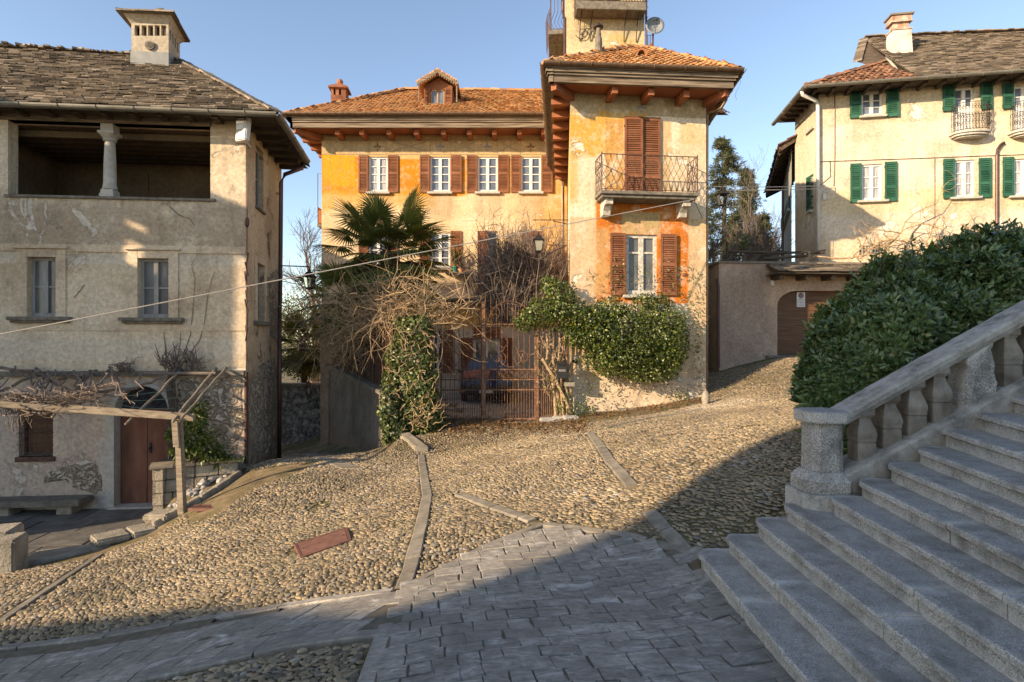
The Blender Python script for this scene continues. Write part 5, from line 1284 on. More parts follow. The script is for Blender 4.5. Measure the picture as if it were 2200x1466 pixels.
gutter_tube(mb, gl, .085, .8); obj('gutter', mb, m_copper.m, cW)
mb = MB(); q0 = P(1562, 205, 14.9); mb.tube([P(1562, 195, 14.9), P(1560, 215, 14.9), P(1550, 232, 15.0), P(1520, 244, 15.42), P(1519, 260, 15.48), P(1518, 845, 15.5)], .04, 8); obj('downpipe', mb, m_copper.m, cW)
mb = MB(); c_ = [P(1582, 155, 14.6)]
for k in range(1, 9): c_.append(c_[-1]+Vector((.05*math.sin(k*.8+.5), 0, -.09)))
mb.tube(c_, .005, 3); c_ = [P(1540, 190, 14.6)]
for k in range(1, 7): c_.append(c_[-1]+Vector((.06*math.sin(k*.9), 0, -.06)))
mb.tube(c_, .004, 3); obj('loose_wire', mb, m_darkcable.m, cW)
# roof of the wing
zr = zsT+.38; r0 = P(1352, 103, 17.3); r1 = P(1393, 104, 17.4); r1.z = r0.z = Z(104, 17.35); rb0, rb1 = Vector((3.7, 22, r0.z)), Vector((4.6, 22, r0.z))
eA, eB, eC, eD = Vector((EfL[0]-.1, EfL[1]-.1, zr)), Vector((EfR[0]+.1, EfR[1]-.1, zr)), Vector((EbR[0]+.1, EbR[1], zr)), Vector((EbL[0]-.1, EbL[1]+.2, zr))
roT = roof_tiles('roof', [(eA, eB, r1, r0), (eB, eC, rb1, r1), (eD, eA, r0, rb0)], vroot, m_tile.m, .25, .17, .035, 4); roT['label'] = 'clay tiled roof of the wing'
mb = MB(); ridge_tiles(mb, eA, r0, .12, .34); ridge_tiles(mb, eB, r1, .12, .36, 5); ridge_tiles(mb, r0, r1, .12, .3); obj('ridge_tile', mb, m_tile.m, roT)
vp = P(1286, 116, 15.9); mb = MB(); mb.lathe(vp+Vector((0, 0, -.2)), [(.11, 0), (.10, .62), (.085, .66), (.065, .68), (.062, .95)], 12); obj('vent_pipe', mb, m_sillold.m, roT)
mb = MB(); mb.lathe(vp+Vector((0, 0, .72)), [(.03, 0), (.14, .01), (.13, .05), (.05, .10), (.02, .16)], 14); obj('vent_cap', mb, m_iron.m, roT)
mb = MB(); vc = P(1379, 124, 15.5); pr = [(math.cos(t)*.15, .06+math.sin(t)*.2) for t in np.linspace(0, math.pi, 13)]; pr = [(.15, -.1)]+pr+[(-.15, -.1)]
pin = [(a*.8, b*.84) for a, b in pr]; n_ = len(pr)
vs = [vc+Vector((a, y_, b)) for y_ in (0, .7) for pp_ in (pr, pin) for a, b in pp_]
mb.add(vs, [(k, k+1, n_+k+1, n_+k) for k in range(n_-1)]+[(k, k+1, 2*n_+k+1, 2*n_+k) for k in range(n_-1)]+[(n_+k, n_+k+1, 3*n_+k+1, 3*n_+k) for k in range(n_-1)]); obj('vent_tile', mb, m_terracotta.m, roT)
mb = MB(); mb.add([vc+Vector((a, .12, b)) for a, b in pin], [tuple(range(n_))]); obj('vent_mouth', mb, m_oldwood.m, roT, fix=False)
# main block eaves and roof
EvL = (X(622, 21.5), 21.55); EvR = (1.9, 21.55); EvB = (EvL[0], 30.6)
side2 = lambda f: 1 if (Vector(f.A)-Vector((-2.5, 26))).dot(f.n) > 0 else -1
cV = eaves([EvB, EvL, EvR], zs0, .42, vroot, side2, None, label='weathered cornice of the main block')
mb = MB(); mb.add([(EvL[0], EvL[1], zs0+.02), (2.3, EvR[1], zs0+.02), (2.3, 30.6, zs0+.02), (EvL[0], 30.6, zs0+.02)], [(0, 1, 2, 3)]); obj('soffit', mb, m_soffit.m, cV, fix=False)
mb = MB()
for px in (724.5, 777, 835.6, 894, 952.6, 1008, 1062, 1116, 1168):
    xx = X(px, 21.8); u = xx-VF.A.x; mb = MB(); mb.box(VF, u-.085, u+.085, zs0-.2, zs0+.015, -.02, .72); obj('corbel', mb, m_soffit.m, cV)
VL = Fr((VF.A.x, DV), (VF.A.x, 30.2), flip=True)
for k in range(9): mb = MB(); mb.box(VL, .1+k*.95, .27+k*.95, zs0-.2, zs0+.015, -.02, .8); obj('corbel', mb, m_soffit.m, cV)
mb = MB(); mb.beam(Vector((VF.A.x, DV, zs0-.09)), Vector((EvL[0]+.12, EvL[1]+.12, zs0-.09)), .17, .2); obj('corbel', mb, m_soffit.m, cV)
mb = MB(); zg = zs0+.45; gutter_tube(mb, [(EvB[0]-.2, EvB[1], zg), (EvL[0]-.2, EvL[1]-.2, zg), (1.75, EvR[1]-.2, zg)], .1, .9); obj('gutter', mb, m_copper.m, cV)
zr = zs0+.44; R0 = P(868, 193, 25.6); R1 = Vector((8, 25.9, R0.z)); eA, eB = Vector((EvL[0]-.12, EvL[1]-.12, zr)), Vector((8.2, EvR[1]-.12, zr)); eZ = Vector((EvL[0]-.12, 30.7, zr)); Rz = Vector((R0.x, 27, R0.z))
roV = roof_tiles('roof', [(eA, eB, R1, R0), (eZ, eA, R0, Rz)], vroot, m_tile.m, .25, .165, .03, 8); roV['label'] = 'orange clay tiled roof of the main block'
mb = MB(); mb.add([eZ, Vector((8.2, 30.7, zr)), R1, Rz], [(0, 1, 2, 3)]); obj('roof', mb, m_tile.m, vroot, fix=False)
mb = MB(); ridge_tiles(mb, eA, R0, .13, .36); ridge_tiles(mb, R0, R1, .13, .38, 5); obj('ridge_tile', mb, m_tile.m, roV)
# chimney on the hip
mb = MB(); cb = P(727, 222, 23.9); CFv = Fr((X(711, 23.7), 23.7), (X(742, 23.7), 23.75)); z0, z1 = cb.z-1.0, Z(186, 23.7)
co_ = [op_px(CFv, 716.5, 721, 191, 204), op_px(CFv, 728, 733, 191, 204)]
wall(mb, CFv, 0, CFv.L, z0, z1, co_, .15); A_ = CFv.pt(CFv.L, 0); 
mb.quad(CFv.pt(0, z0), CFv.pt(0, z0, -.6), CFv.pt(0, z1, -.6), CFv.pt(0, z1)); mb.quad(CFv.pt(CFv.L, z0), CFv.pt(CFv.L, z0, -.6), CFv.pt(CFv.L, z1, -.6), CFv.pt(CFv.L, z1)); mb.quad(CFv.pt(0, z0, -.6), CFv.pt(CFv.L, z0, -.6), CFv.pt(CFv.L, z1, -.6), CFv.pt(0, z1, -.6))
for k in range(0, 16): mb.box(CFv, -.006, CFv.L+.006, z1-.075*k-.012, z1-.075*k, -.1, .006) if k % 1 == 0 and not (co_[0][2]-.01 < z1-.075*k < co_[0][3]+.02) else None
chv = obj('chimney', mb, m_brick.m, roV)
mb = MB(); mb.box(CFv, .04, CFv.L-.04, z0, z1, -.5, -.16); obj('flue', mb, m_oldwood.m, chv)
mb = MB(); cx_ = CFv.pt(CFv.L/2, z1+.3, -.3); rr = [CFv.pt(-.1, z1, .1), CFv.pt(CFv.L+.1, z1, .1), CFv.pt(CFv.L+.1, z1, -.7), CFv.pt(-.1, z1, -.7)]
ri = [p.lerp(cx_, .8) for p in rr]; mb.hexa(rr+[p+Vector((0, 0, .0)) for p in ri]); mb.box(CFv, -.1, CFv.L+.1, z1-.06, z1-.001, -.7, .1); mb.sphere(cx_+Vector((0, 0, .02)), .14, 10, 6); obj('chimney_cap', mb, m_brick.m, chv)
# dormer
dF = Fr((X(911, 22.9), 22.9), (X(972, 22.9), 22.9)); dz0, dz1 = Z(227, 22.9), Z(186, 22.9)
dop = op_px(dF, 925.5, 954.5, 193, 226)
mb = MB(); wall(mb, dF, 0, dF.L, dz0-.3, dz1, [dop], .08)
gp = dF.uz(942, 168); mb.add([dF.pt(0, dz1), dF.pt(dF.L, dz1), dF.pt(gp[0], gp[1])], [(0, 1, 2)])
for uu in (0, dF.L): mb.quad(dF.pt(uu, dz0-.3), dF.pt(uu, dz1), dF.pt(uu, dz1, -2.2), dF.pt(uu, dz0-.3, -2.2))
dm = obj('dormer', mb, m_shutbrown.m, vroot, fix=False)
mb = MB(); a, b, c, d = dop
for (p, q_, e, f_) in ((a, a+.04, c, d), (b-.04, b, c, d), ((a+b)/2-.03, (a+b)/2+.03, c, d), (a, b, c, c+.05), (a, b, d-.05, d)): mb.box(dF, p, q_, e, f_, -.06, -.02)
dw = obj('window', mb, m_vine.m, dm); mb = MB(); mb.quad(dF.pt(a, c, -.05), dF.pt(b, c, -.05), dF.pt(b, d, -.05), dF.pt(a, d, -.05)); obj('pane', mb, m_glassblue.m, dw, fix=False)
shutter(dF, b+.02, b+.32, c, d+.05, m_shutbrown.m, dw, o0=.02); shutter(dF, a-.26, a-.02, c, d+.05, m_shutbrown.m, dw, o0=.02)
mb = MB(); eL_, eR_ = dF.uz(899, 187), dF.uz(986, 187); rp = (gp[0], gp[1]+.12)
quads = [(dF.pt(eL_[0], eL_[1], .35), dF.pt(rp[0], rp[1], .35), dF.pt(rp[0], rp[1], -2.6), dF.pt(eL_[0], eL_[1], -2.6)), (dF.pt(rp[0], rp[1], .35), dF.pt(eR_[0], eR_[1], .35), dF.pt(eR_[0], eR_[1], -2.6), dF.pt(rp[0], rp[1], -2.6))]
for q_ in quads: mb.hexa([p for p in q_]+[p+Vector((0, 0, .07)) for p in q_])
for k in range(9):
    for (e0, e1) in (((eL_[0], eL_[1]), rp), (rp, (eR_[0], eR_[1]))):
        t = k/9; z_ = lerp(e0[1], e1[1], t)+.07; u = lerp(e0[0], e1[0], t); mb.tube([dF.pt(u, z_, .38), dF.pt(u, z_, -2.5)], .045, 6)
obj('dormer_roof', mb, m_tile.m, dm, fix=False)
mb = MB()
for (e0, e1) in (((eL_[0], eL_[1]), rp), (rp, (eR_[0], eR_[1]))):
    mb.beam(dF.pt(e0[0], e0[1]-.03, .37), dF.pt(e1[0], e1[1]-.03, .37), .03, .09)
    for k in range(1, 9): t = k/9; mb.beam(dF.pt(lerp(e0[0], e1[0], t), lerp(e0[1], e1[1], t)-.08, .37), dF.pt(lerp(e0[0], e1[0], t), lerp(e0[1], e1[1], t)-.16, .37), .06, .02, Vector((0, 1, 0)), .3)
for uu in (eL_[0]+.06, eR_[0]-.06): mb.beam(dF.pt(uu, eL_[1]-.05, .3), dF.pt(uu, eL_[1]-.75, .3), .05, .05, Vector((0, 1, 0)))
obj('bargeboard', mb, m_cornice.m, dm)
# turret
KF = Fr((X(1217, 18.4), 18.4), (X(1384, 18.5), 18.5)); kz0, kz1 = 9.6, 17.5
mp_tur = mat_plaster('turret_plaster', [(.50, .38, .21), (.58, .46, .28), (.63, .52, .35)], patches=[(3.1, 4.2, 10.8, 11.9, (.6, .38, .13), .1, .3, .8), (2, 4.2, 11.9, 13, (.4, .32, .2), .1, .2, .7)], stain_amt=.35, streak_amt=.5, crack=.5, peel=((.66, .6, .5), 1.9, .62))
kop = (KF.U(1268), KF.U(1335), 12.74, 14.9)
mb = MB(); wall(mb, KF, 0, KF.L, kz0, kz1, [kop], .15); a, b = KF.pt(0, 0), KF.pt(KF.L, 0)
KL = Fr((a.x, a.y), (a.x+.25, a.y+3.2), flip=True); wall(mb, KL, 0, KL.L, kz0, kz1, [(.7, 1.5, 12.6, 14.8)], .1)
mb.quad((b.x, b.y, kz0), (b.x+.1, b.y+3.2, kz0), (b.x+.1, b.y+3.2, kz1), (b.x, b.y, kz1)); mb.quad((a.x+.25, a.y+3.2, kz0), (b.x+.1, b.y+3.2, kz0), (b.x+.1, b.y+3.2, kz1), (a.x+.25, a.y+3.2, kz1)); mb.quad((a.x, a.y, kz1), (b.x, b.y, kz1), (b.x+.1, b.y+3.2, kz1), (a.x+.25, a.y+3.2, kz1))
tw = obj('turret', mb, mp_tur.m, vroot)
shutter(KF, kop[0], (kop[0]+kop[1])/2, kop[2], kop[3], m_wood.m, tw, o0=-.1); shutter(KF, (kop[0]+kop[1])/2, kop[1], kop[2], kop[3], m_wood.m, tw, o0=-.1)
mb = MB(); mb.box(KF, KF.U(1234), KF.U(1379), 12.44, 12.70, 0, .55); mb.box(KL, .2, 2.2, 12.05, 12.2, 0, .58); obj('turret_balcony', mb, m_sillold.m, tw, bevel=.01)
mb = MB()
for k in range(25):
    u = lerp(KF.U(1236), KF.U(1378), k/24); zb2 = 12.72; mb.tube([KF.pt(u, zb2, .5), KF.pt(u, zb2+.2, .62), KF.pt(u, zb2+.45, .58), KF.pt(u, zb2+.7, .5), KF.pt(u, zb2+1.0, .52)], .009, 4)
    if k % 2: scroll(mb, KF, u, zb2+.06, .05, .52, 1, 0, 1, .006, 10)
for zz in (12.74, 13.72): mb.tube([KF.pt(KF.U(1233), zz, .5), KF.pt(KF.U(1380), zz, .5)], .014, 4)
for uu in (KF.U(1233), KF.U(1380)):
    for o_ in (.1, .22, .34, .46): mb.tube([KF.pt(uu, 12.3, o_), KF.pt(uu, 13.7, o_)], .008, 4)
    for k in range(4): scroll(mb, KF, uu, 12.4+.25*k, .11, .3, 1.2, 0, 1 if k % 2 else -1, .008, 14)
for k in range(16):
    u = lerp(.22, 2.18, k/15); zb2 = 12.2; mb.tube([KL.pt(u, zb2, .52), KL.pt(u, zb2+.22, .68), KL.pt(u, zb2+.5, .62), KL.pt(u, zb2+.8, .5), KL.pt(u, zb2+1.05, .52)], .009, 4)
for k in range(5): u = lerp(.05, .5, k/4); mb.tube([KL.pt(.22, 12.2, u), KL.pt(.22, 12.45, u+.12), KL.pt(.22, 12.8, u), KL.pt(.22, 13.25, u)], .009, 4)
for zz in (12.23, 13.25): mb.tube([KL.pt(.22, zz, 0), KL.pt(.22, zz, .52), KL.pt(2.2, zz, .52)], .014, 4)
for k in range(4): scroll(mb, KL, .5+k*.4, 12.0, .14, .3, 1.2, 0, 1 if k % 2 else -1, .01, 14)
obj('turret_railing', mb, m_darkrust.m, tw)
mb = MB()
for uu in (KF.U(1245), KF.U(1268), KF.U(1340), KF.U(1366)): mb.tube([KF.pt(uu, 12.44, .48), KF.pt(uu, 12.2, .12), KF.pt(uu, 11.7, .03)], .018, 5)
for (uu, sg) in ((KF.U(1250), 1), (KF.U(1275), -1)): scroll(mb, KF, uu, 11.95, .22, .06, 1.3, R(200), sg, .014, 20)
obj('turret_bracket', mb, m_iron.m, tw)
mb = MB(); mb.tube([KL.pt(.35, 13.6, .12), KL.pt(.35, 12.9, .12), KL.pt(.2, 12.6, .08), KL.pt(.1, 12.5, .05), KL.pt(.1, 11.3, .05)], .05, 8); mb.tube([KF.pt(KF.L+.06, 17, .02), KF.pt(KF.L+.06, 11, .02)], .035, 6); obj('downpipe', mb, m_pipe.m, tw)
# small side balcony on the left wall of the villa
mb = MB(); y0 = 23.2; x0 = VF.A.x
mb.abox((x0-.42, y0, Z(487, 23.2)), (x0, y0+1.2, Z(481, 23.2))); sb = obj('balcony', mb, m_sillold.m, vroot)
mb = MB(); mb.abox((x0-.4, y0, Z(480, 23.2)), (x0, y0+.02, Z(452, 23.2))); mb.abox((x0-.4, y0, Z(480, 23.2)), (x0-.38, y0+1.2, Z(445, 23.2))); obj('panel', mb, m_soffit.m, sb)
mb = MB(); mb.tube([(x0-.39, y0, Z(480, 23.2)), (x0-.39, y0, Z(373, 23.2)), (x0, y0, Z(374, 23.2))], .015, 4); obj('railing', mb, m_darkrust.m, sb)
# service pipes and gutter stub at the inner corner
mb = MB(); mb.tube([(2.0, 22.3, 9.6), (2.0, 22.3, 0)], .06, 8); mb.tube([P(1208, 400, 22.2), P(1208, 860, 22.2)], .03, 6); obj('downpipe', mb, m_copper.m, vroot)
# ------------------------------------------------------------------ cream house with green shutters on the right
RA, RB = (10.45, 19.4), (21.0, 19.4-(21.0-10.45)*.1736); RF = Fr(RA, RB); zeR = 10.42
rroot = thing('cream_house', 'cream three storey house with green shutters and a stone slab roof', 'house', (15, 20, 4.5))
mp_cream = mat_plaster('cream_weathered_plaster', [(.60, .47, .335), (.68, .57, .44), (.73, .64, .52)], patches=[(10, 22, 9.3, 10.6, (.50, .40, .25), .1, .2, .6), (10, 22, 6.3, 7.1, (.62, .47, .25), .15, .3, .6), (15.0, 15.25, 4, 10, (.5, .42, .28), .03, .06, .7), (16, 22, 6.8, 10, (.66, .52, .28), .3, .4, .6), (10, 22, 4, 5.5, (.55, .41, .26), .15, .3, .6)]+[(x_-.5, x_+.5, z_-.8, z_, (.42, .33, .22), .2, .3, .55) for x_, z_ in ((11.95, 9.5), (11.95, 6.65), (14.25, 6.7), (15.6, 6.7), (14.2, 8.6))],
    stain_amt=.3, streak_amt=.6, crack=.5, bump=.4, peel=((.74, .68, .56), .8, .6))
def rop(x0, x1, y0, y1): return op_px(RF, x0, x1, y0, y1)
rw = {'t1': rop(1851, 1896, 196, 251), 't2': rop(2050, 2093, 187, 289), 't3': rop(2178, 2222, 183, 286), 'm1': rop(1852, 1895, 352, 432), 'm2': rop(2051, 2094, 343, 425), 'm3': rop(2178, 2222, 340, 422), 'b1': rop(1846, 1895, 527, 552)}
mb = MB(); wall(mb, RF, 0, RF.L, 3.8, zeR+.3, list(rw.values()), .16); obj('wall', mb, mp_cream.m, rroot)
RSd = Vector((.116, 1)).normalized(); RS = Fr(RA, (RA[0]+RSd.x*2.1, RA[1]+RSd.y*2.1), flip=True)
rso = op_px(RS, 1736, 1749, 372, 455)
mb = MB(); wall(mb, RS, 0, RS.L, 3.8, zeR+.3, [], .1); e = RS.pt(RS.L, 0)
mb.quad((e.x, e.y, 3.8), (21, 25, 3.8), (21, 25, zeR+.3), (e.x, e.y, zeR+.3)); o = obj('wall', mb, mp_cream.m, rroot); o['label'] = 'narrow left side wall'
for k, sh in (('t1', ((1825, 1849, 192, 256), (1903, 1929, 188, 253))), ('t2', ((2024, 2049, 184, 241), (2104, 2131, 179, 237))), ('t3', ((2151, 2176, 179, 236), (2228, 2254, 176, 233))),
              ('m1', ((1826, 1849.5, 352, 437), (1900, 1926, 348, 434))), ('m2', ((2024.5, 2049, 342, 428), (2101, 2128, 340, 426))), ('m3', ((2152, 2176, 338, 424), (2228, 2253, 336, 422)))):
    gl = m_curtain.m if k[0] == 'm' else m_glassblue.m
    w_ = window(RF, rw[k], rroot, .1, m_white.m, gl, 2, 3 if k[0] == 'm' or k == 't1' else [.42, .6, .8], .065, .11, .03, (.17 if k[0] == 'm' else .1, .13, .07) if k not in ('t2', 't3') else None, m_sill.m)
    w_['label'] = 'lower window with white net curtains' if k[0] == 'm' else 'upper window'
    for (x0, x1, y0, y1) in sh:
        p = rop(x0, x1, y0, y1); shutter(RF, p[0], p[1], p[2], p[3], m_shutgreen.m, w_, o0=.03, rails=(0, .36, .7, 1) if k[0] == 'm' else (0, .5, 1))
    if k in ('t2', 't3'):
        mb = MB(); a, b, c, d = rw[k]; mb.box(RF, a+.065, b-.065, c, c+.9, -.1, -.06); obj('panel', mb, m_white.m, w_)
p = rso; shutter(RS, p[0], p[1], p[2], p[3], m_shutgreen.m, rroot, o0=.01, rails=(0, .35, .7, 1), label='green shutter on the narrow side wall')
mb = MB(); mb.box(RS, p[0]-.1, p[1]+.1, p[2]-.1, p[2]-.01, 0, .1); q_ = op_px(RS, 1734, 1750, 276, 290); mb.box(RS, q_[0], q_[1], q_[2], q_[2]+.09, 0, .08); obj('sill', mb, m_sill.m, rroot)
# little curved balconies
for (x0, x1, y1) in ((2037, 2119, 291), (2163, 2248, 288)):
    u0, zb2 = RF.uz(x0, y1); u1, _ = RF.uz(x1, y1); mb = MB(); c_ = (u0+u1)/2; hw = (u1-u0)/2
    def bow(t, k=1.0): return c_+hw*k*math.sin(t*math.pi/2), .12+.36*k*math.cos(t*math.pi/2)**.7
    arc = [bow(t) for t in np.linspace(-1, 1, 15)]
    for (z0, z1, k) in ((zb2-.06, zb2, 1.), (zb2-.13, zb2-.061, .9), (zb2-.18, zb2-.131, .75)):
        pl = [RF.pt(c_+(u-c_)*k, z0, o_*k) for u, o_ in arc]+[RF.pt(c_+hw*k, z0, 0), RF.pt(c_-hw*k, z0, 0)]; mb.prism(pl, (0, 0, z1-z0))
    bb = obj('balcony', mb, m_sill.m, rroot); mb = MB()
    arc = [bow(t, .93) for t in np.linspace(-1, 1, 19)]
    for zz in (zb2+.04, zb2+.9): mb.tube([RF.pt(u, zz, o_) for u, o_ in arc], .012, 4)
    for i, (u, o_) in enumerate(arc):
        mb.tube([RF.pt(u, zb2+.04, o_), RF.pt(u, zb2+.9, o_)], .006, 4, cap=False)
        if i < 18:
            for zc_, s_ in ((zb2+.25, 1), (zb2+.5, -1), (zb2+.74, 1)):
                u2, o2 = arc[i+1]; r_ = .08
                mb.tube([RF.pt(lerp(u, u2, .5)+r_*(1-.8*k/11)*math.cos(s_*k*.75), zc_+r_*1.4*(1-.8*k/11)*math.sin(s_*k*.75), (o_+o2)/2) for k in range(12)], .006, 3, cap=False)
    obj('railing', mb, m_iron.m, bb)
w_ = window(RF, rw['b1'], rroot, .12, m_oldwhite.m, m_glass.m, 2, 1, .05); w_['label'] = 'small barred cellar window'
mb = MB(); a, b, c, d = rw['b1']
for k in range(1, 7): mb.tube([RF.pt(lerp(a, b, k/7), c, -.02), RF.pt(lerp(a, b, k/7), d, -.02)], .01, 4)
for k in range(1, 3): mb.tube([RF.pt(a, lerp(c, d, k/3), -.02), RF.pt(b, lerp(c, d, k/3), -.02)], .01, 4)
obj('bars', mb, m_oldwhite.m, w_)
# roofs
cF = Vector((9.74, 18.8, zeR)); eR0 = RF.pt(RF.U(1958), zeR, .62); tT = P(1886, 138, 20.9); cBk = Vector((10.15, 21.9, zeR)); tTb = Vector((14, 23, tT.z))
rt = roof_tiles('roof', [(cF, eR0, tT, tT), (cBk, cF, tT, tTb)], rroot, m_tiledark.m, .36, .2, .055, 9); rt['label'] = 'brown clay tiled corner of the roof'
mb = MB(); ridge_tiles(mb, cF, tT, .13, .36); obj('ridge_tile', mb, m_tiledark.m, rt)
rL_, rR_ = P(1856, 84, 22.3), P(2200, 70, 21.2); rR2 = rR_+(rR_-rL_)*.7; eRR = RF.pt(RF.L, zeR, .62); vL = P(1842, 134, 21.2)
eR1 = eR0.lerp(tT, .02)
rs = roof_slates('roof', [(eR0, eRR, rR2, P(1962, 79, 22.0)), (eR0, eR0.lerp(eRR, .01), P(1962, 79, 22.0), rL_), (eRR, Vector((22, 27, zeR)), rR2, rR2)], rroot, m_slate.m, .13, .13, .34, .026, .035, 12); rs['label'] = 'dark stone slab roof'
mb = MB(); mb.tri(rL_, vL, tT.lerp(eR0, .3)+Vector((0, .1, 0))); mb.tri(rL_, tT.lerp(eR0, .3)+Vector((0, .1, 0)), P(1962, 79, 22.0)); obj('gable', mb, m_oldwood.m, rs, fix=False)
mb = MB()
for t in range(46):
    p, q_ = rL_.lerp(rR2, t/46), rL_.lerp(rR2, (t+1.1)/46); jz = rnd(-.01, .03); mb.beam(p+Vector((0, 0, .06+jz)), q_+Vector((0, 0, .06+jz)), .35, .035)
for t in range(14):
    p, q_ = rL_.lerp(vL, t/14), rL_.lerp(vL, (t+1.2)/14); mb.beam(p+Vector((0, 0, .03)), q_+Vector((0, 0, .05+rnd(0, .03))), .3, .035)
obj('ridge_slab', mb, m_slate.m, rs)
mb = MB(); 
for k in range(34):
    u = -.3+k*.55
    if u < RF.L: mb.box(RF, u, u+.09, zeR-.12, zeR-.02, -.1, .56)
for k in range(6): mb.box(RS, k*.42, k*.42+.09, zeR-.12, zeR-.02, -.1, .55)
mb.quad(cF+Vector((0, 0, -.015)), eRR+Vector((0, 0, -.015)), RF.pt(RF.L, zeR-.015, -.1), RF.pt(0, zeR-.015, -.1)); mb.quad(cF+Vector((0, 0, -.015)), cBk+Vector((0, 0, -.015)), RS.pt(RS.L, zeR-.015, -.1), RS.pt(0, zeR-.015, -.1)); obj('rafter', mb, m_oldwood.m, rroot, fix=False)
mb = MB(); gutter_tube(mb, [cBk+Vector((-.09, 0, -.06)), cF+Vector((-.09, -.09, -.02))], .08, .8); gutter_tube(mb, [cF+Vector((-.09, -.09, -.02)), eRR+Vector((0, -.09, .05))], .085, .8); obj('gutter', mb, m_gutter.m, rroot)
mb = MB(); mb.tube([P(1722, 192, 19.0), P(1724, 204, 19.0), P(1752, 216, 19.3), P(1757, 224, 19.3), P(1758, 560, 19.3)], .06, 8); obj('downpipe', mb, m_pipewhite.m, rroot, smooth=True)
mb = MB(); pts = [RF.pt(*RF.uz(x_, y_), .06) for x_, y_ in ((2155, 308), (2148, 312), (2141, 322), (2139, 335), (2139, 500), (2139, 560))]; mb.tube(pts, .045, 8); pts = [RF.pt(*RF.uz(x_, y_), .02) for x_, y_ in ((1793, 200), (1793, 330), (1791, 400))]; mb.tube(pts, .014, 5); o = obj('downpipe', mb, m_pipe.m, rroot); o['label'] = 'dark pipe bent at its top'
mb = MB(); mb.tube([RF.pt(*RF.uz(x_, y_), .015) for x_, y_ in ((1762, 348), (1850, 345), (1970, 341), (2100, 336), (2250, 331))], .011, 4); mb.tube([RF.pt(*RF.uz(x_, y_), .015) for x_, y_ in ((2008, 340), (2008, 470))], .008, 4); mb.tube([RF.pt(*RF.uz(x_, y_), .015) for x_, y_ in ((1783, 346), (1784, 380), (1760, 400))], .01, 4); obj('wall_cable', mb, m_darkcable.m, rroot)
mb = MB(); u, z_ = RF.uz(1767, 424); mb.box(RF, u, u+.1, z_-.1, z_+.1, 0, .06); obj('meter_box', mb, m_plasticgrey.m, rroot)
u, z_ = RF.uz(2048, 465); mb = MB(); mb.tube([RF.pt(u, z_, .0), RF.pt(u, z_, .02)], .085, 20); hn = obj('house_number', mb, m_signwhite.m, rroot)
def text_mesh(txt, size, mat, parent, fr, u, z, o, align='CENTER', name='lettering'):
    cu_ = bpy.data.curves.new(name, 'FONT'); cu_.body = txt; cu_.size = size; cu_.align_x = align; cu_.extrude = .001; cu_.resolution_u = 3
    t_ = bpy.data.objects.new(name, cu_); COL.objects.link(t_); dg = bpy.context.evaluated_depsgraph_get(); me0 = t_.evaluated_get(dg).to_mesh()
    mb = MB(); mb.add([fr.pt(u+v_.co.x, z+v_.co.y, o+v_.co.z) for v_ in me0.vertices], [tuple(p.vertices) for p in me0.polygons]); t_.evaluated_get(dg).to_mesh_clear(); bpy.data.objects.remove(t_)
    return obj(name, mb, mat, parent, fix=False)
text_mesh('12', .1, m_signblack.m, hn, RF, u, z_-.035, .023)
# chimney
c0 = P(1940, 118, 20.6); CRf = Fr((X(1921, 20.4), 20.5), (X(1958, 20.4), 20.4)); z0, z1 = c0.z-1.3, Z(31, 20.4)
mb = MB(); a, b = CRf.pt(0, 0), CRf.pt(CRf.L, 0)
def chbox(mb, z0, z1, g0, g1):
    def rg_(g, z): return [CRf.pt(-g, z, g), CRf.pt(CRf.L+g, z, g), CRf.pt(CRf.L+g, z, -.42-g), CRf.pt(-g, z, -.42-g)]
    mb.hexa(rg_(g0, z0)+rg_(g1, z1))
zm = Z(62, 20.4); chbox(mb, z0, zm, .09, .0); rch = obj('chimney', mb, mat_plaster('white_chimney_plaster', [(.5, .45, .37), (.62, .58, .5), (.68, .64, .57)], crack=.4, stain_amt=.6, peel=((.3, .2, .13), 2.2, .6)).m, rs)
m_brickpale = mat_simple('part plastered brick', (.3, .14, .085), (.6, .5, .4), 5, .9, .15, 0, .5, 30, .01)
mb = MB(); chbox(mb, zm+.001, zm+.05, .03, .03); chbox(mb, zm+.28, zm+.33, .04, .04); chbox(mb, zm+.051, zm+.279, -.05, -.05); chbox(mb, zm+.331, z1-.0, .0, .02); obj('brick_course', mb, m_brickpale.m, rch)
mb = MB(); chbox(mb, z1+.001, z1+.05, .07, .08); chbox(mb, z1+.051, z1+.09, .04, .02); obj('chimney_cap', mb, m_slate.m, rch)
# annex behind on the left
an = thing('rear_annex', 'narrow pale annex behind the cream house with a deep wooden eave', 'building', (12, 24, 4.5))
AF = Fr((10.62, 21.6), (13.5, 28.4), flip=True); mp_annex = mat_plaster('pale_annex_plaster', [(.4, .38, .33), (.5, .47, .41), (.55, .52, .45)], crack=.3)  # annex plaster: a greyer base tone than the cream house
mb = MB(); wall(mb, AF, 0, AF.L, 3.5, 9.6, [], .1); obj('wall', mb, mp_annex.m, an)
mb = MB(); n1, n2 = Vector((10.12, 21.5, 9.28)), Vector((12.75, 28.6, 9.28)); w1, w2 = AF.pt(-.1, 9.85, -.5), AF.pt(AF.L, 9.85, -.5)
mb.hexa([n1, w1, w2, n2]+[p+Vector((0, 0, .06)) for p in (n1, w1, w2, n2)]); obj('eave', mb, m_wood.m, an)
an_r = roof_tiles('roof', [(n2+Vector((-.05, 0, .1)), n1+Vector((-.05, -.05, .1)), w1+Vector((1.6, 0, .9)), w2+Vector((1.6, 0, .9)))], an, m_tiledark.m, .36, .2, .05, 2)
mb = MB()
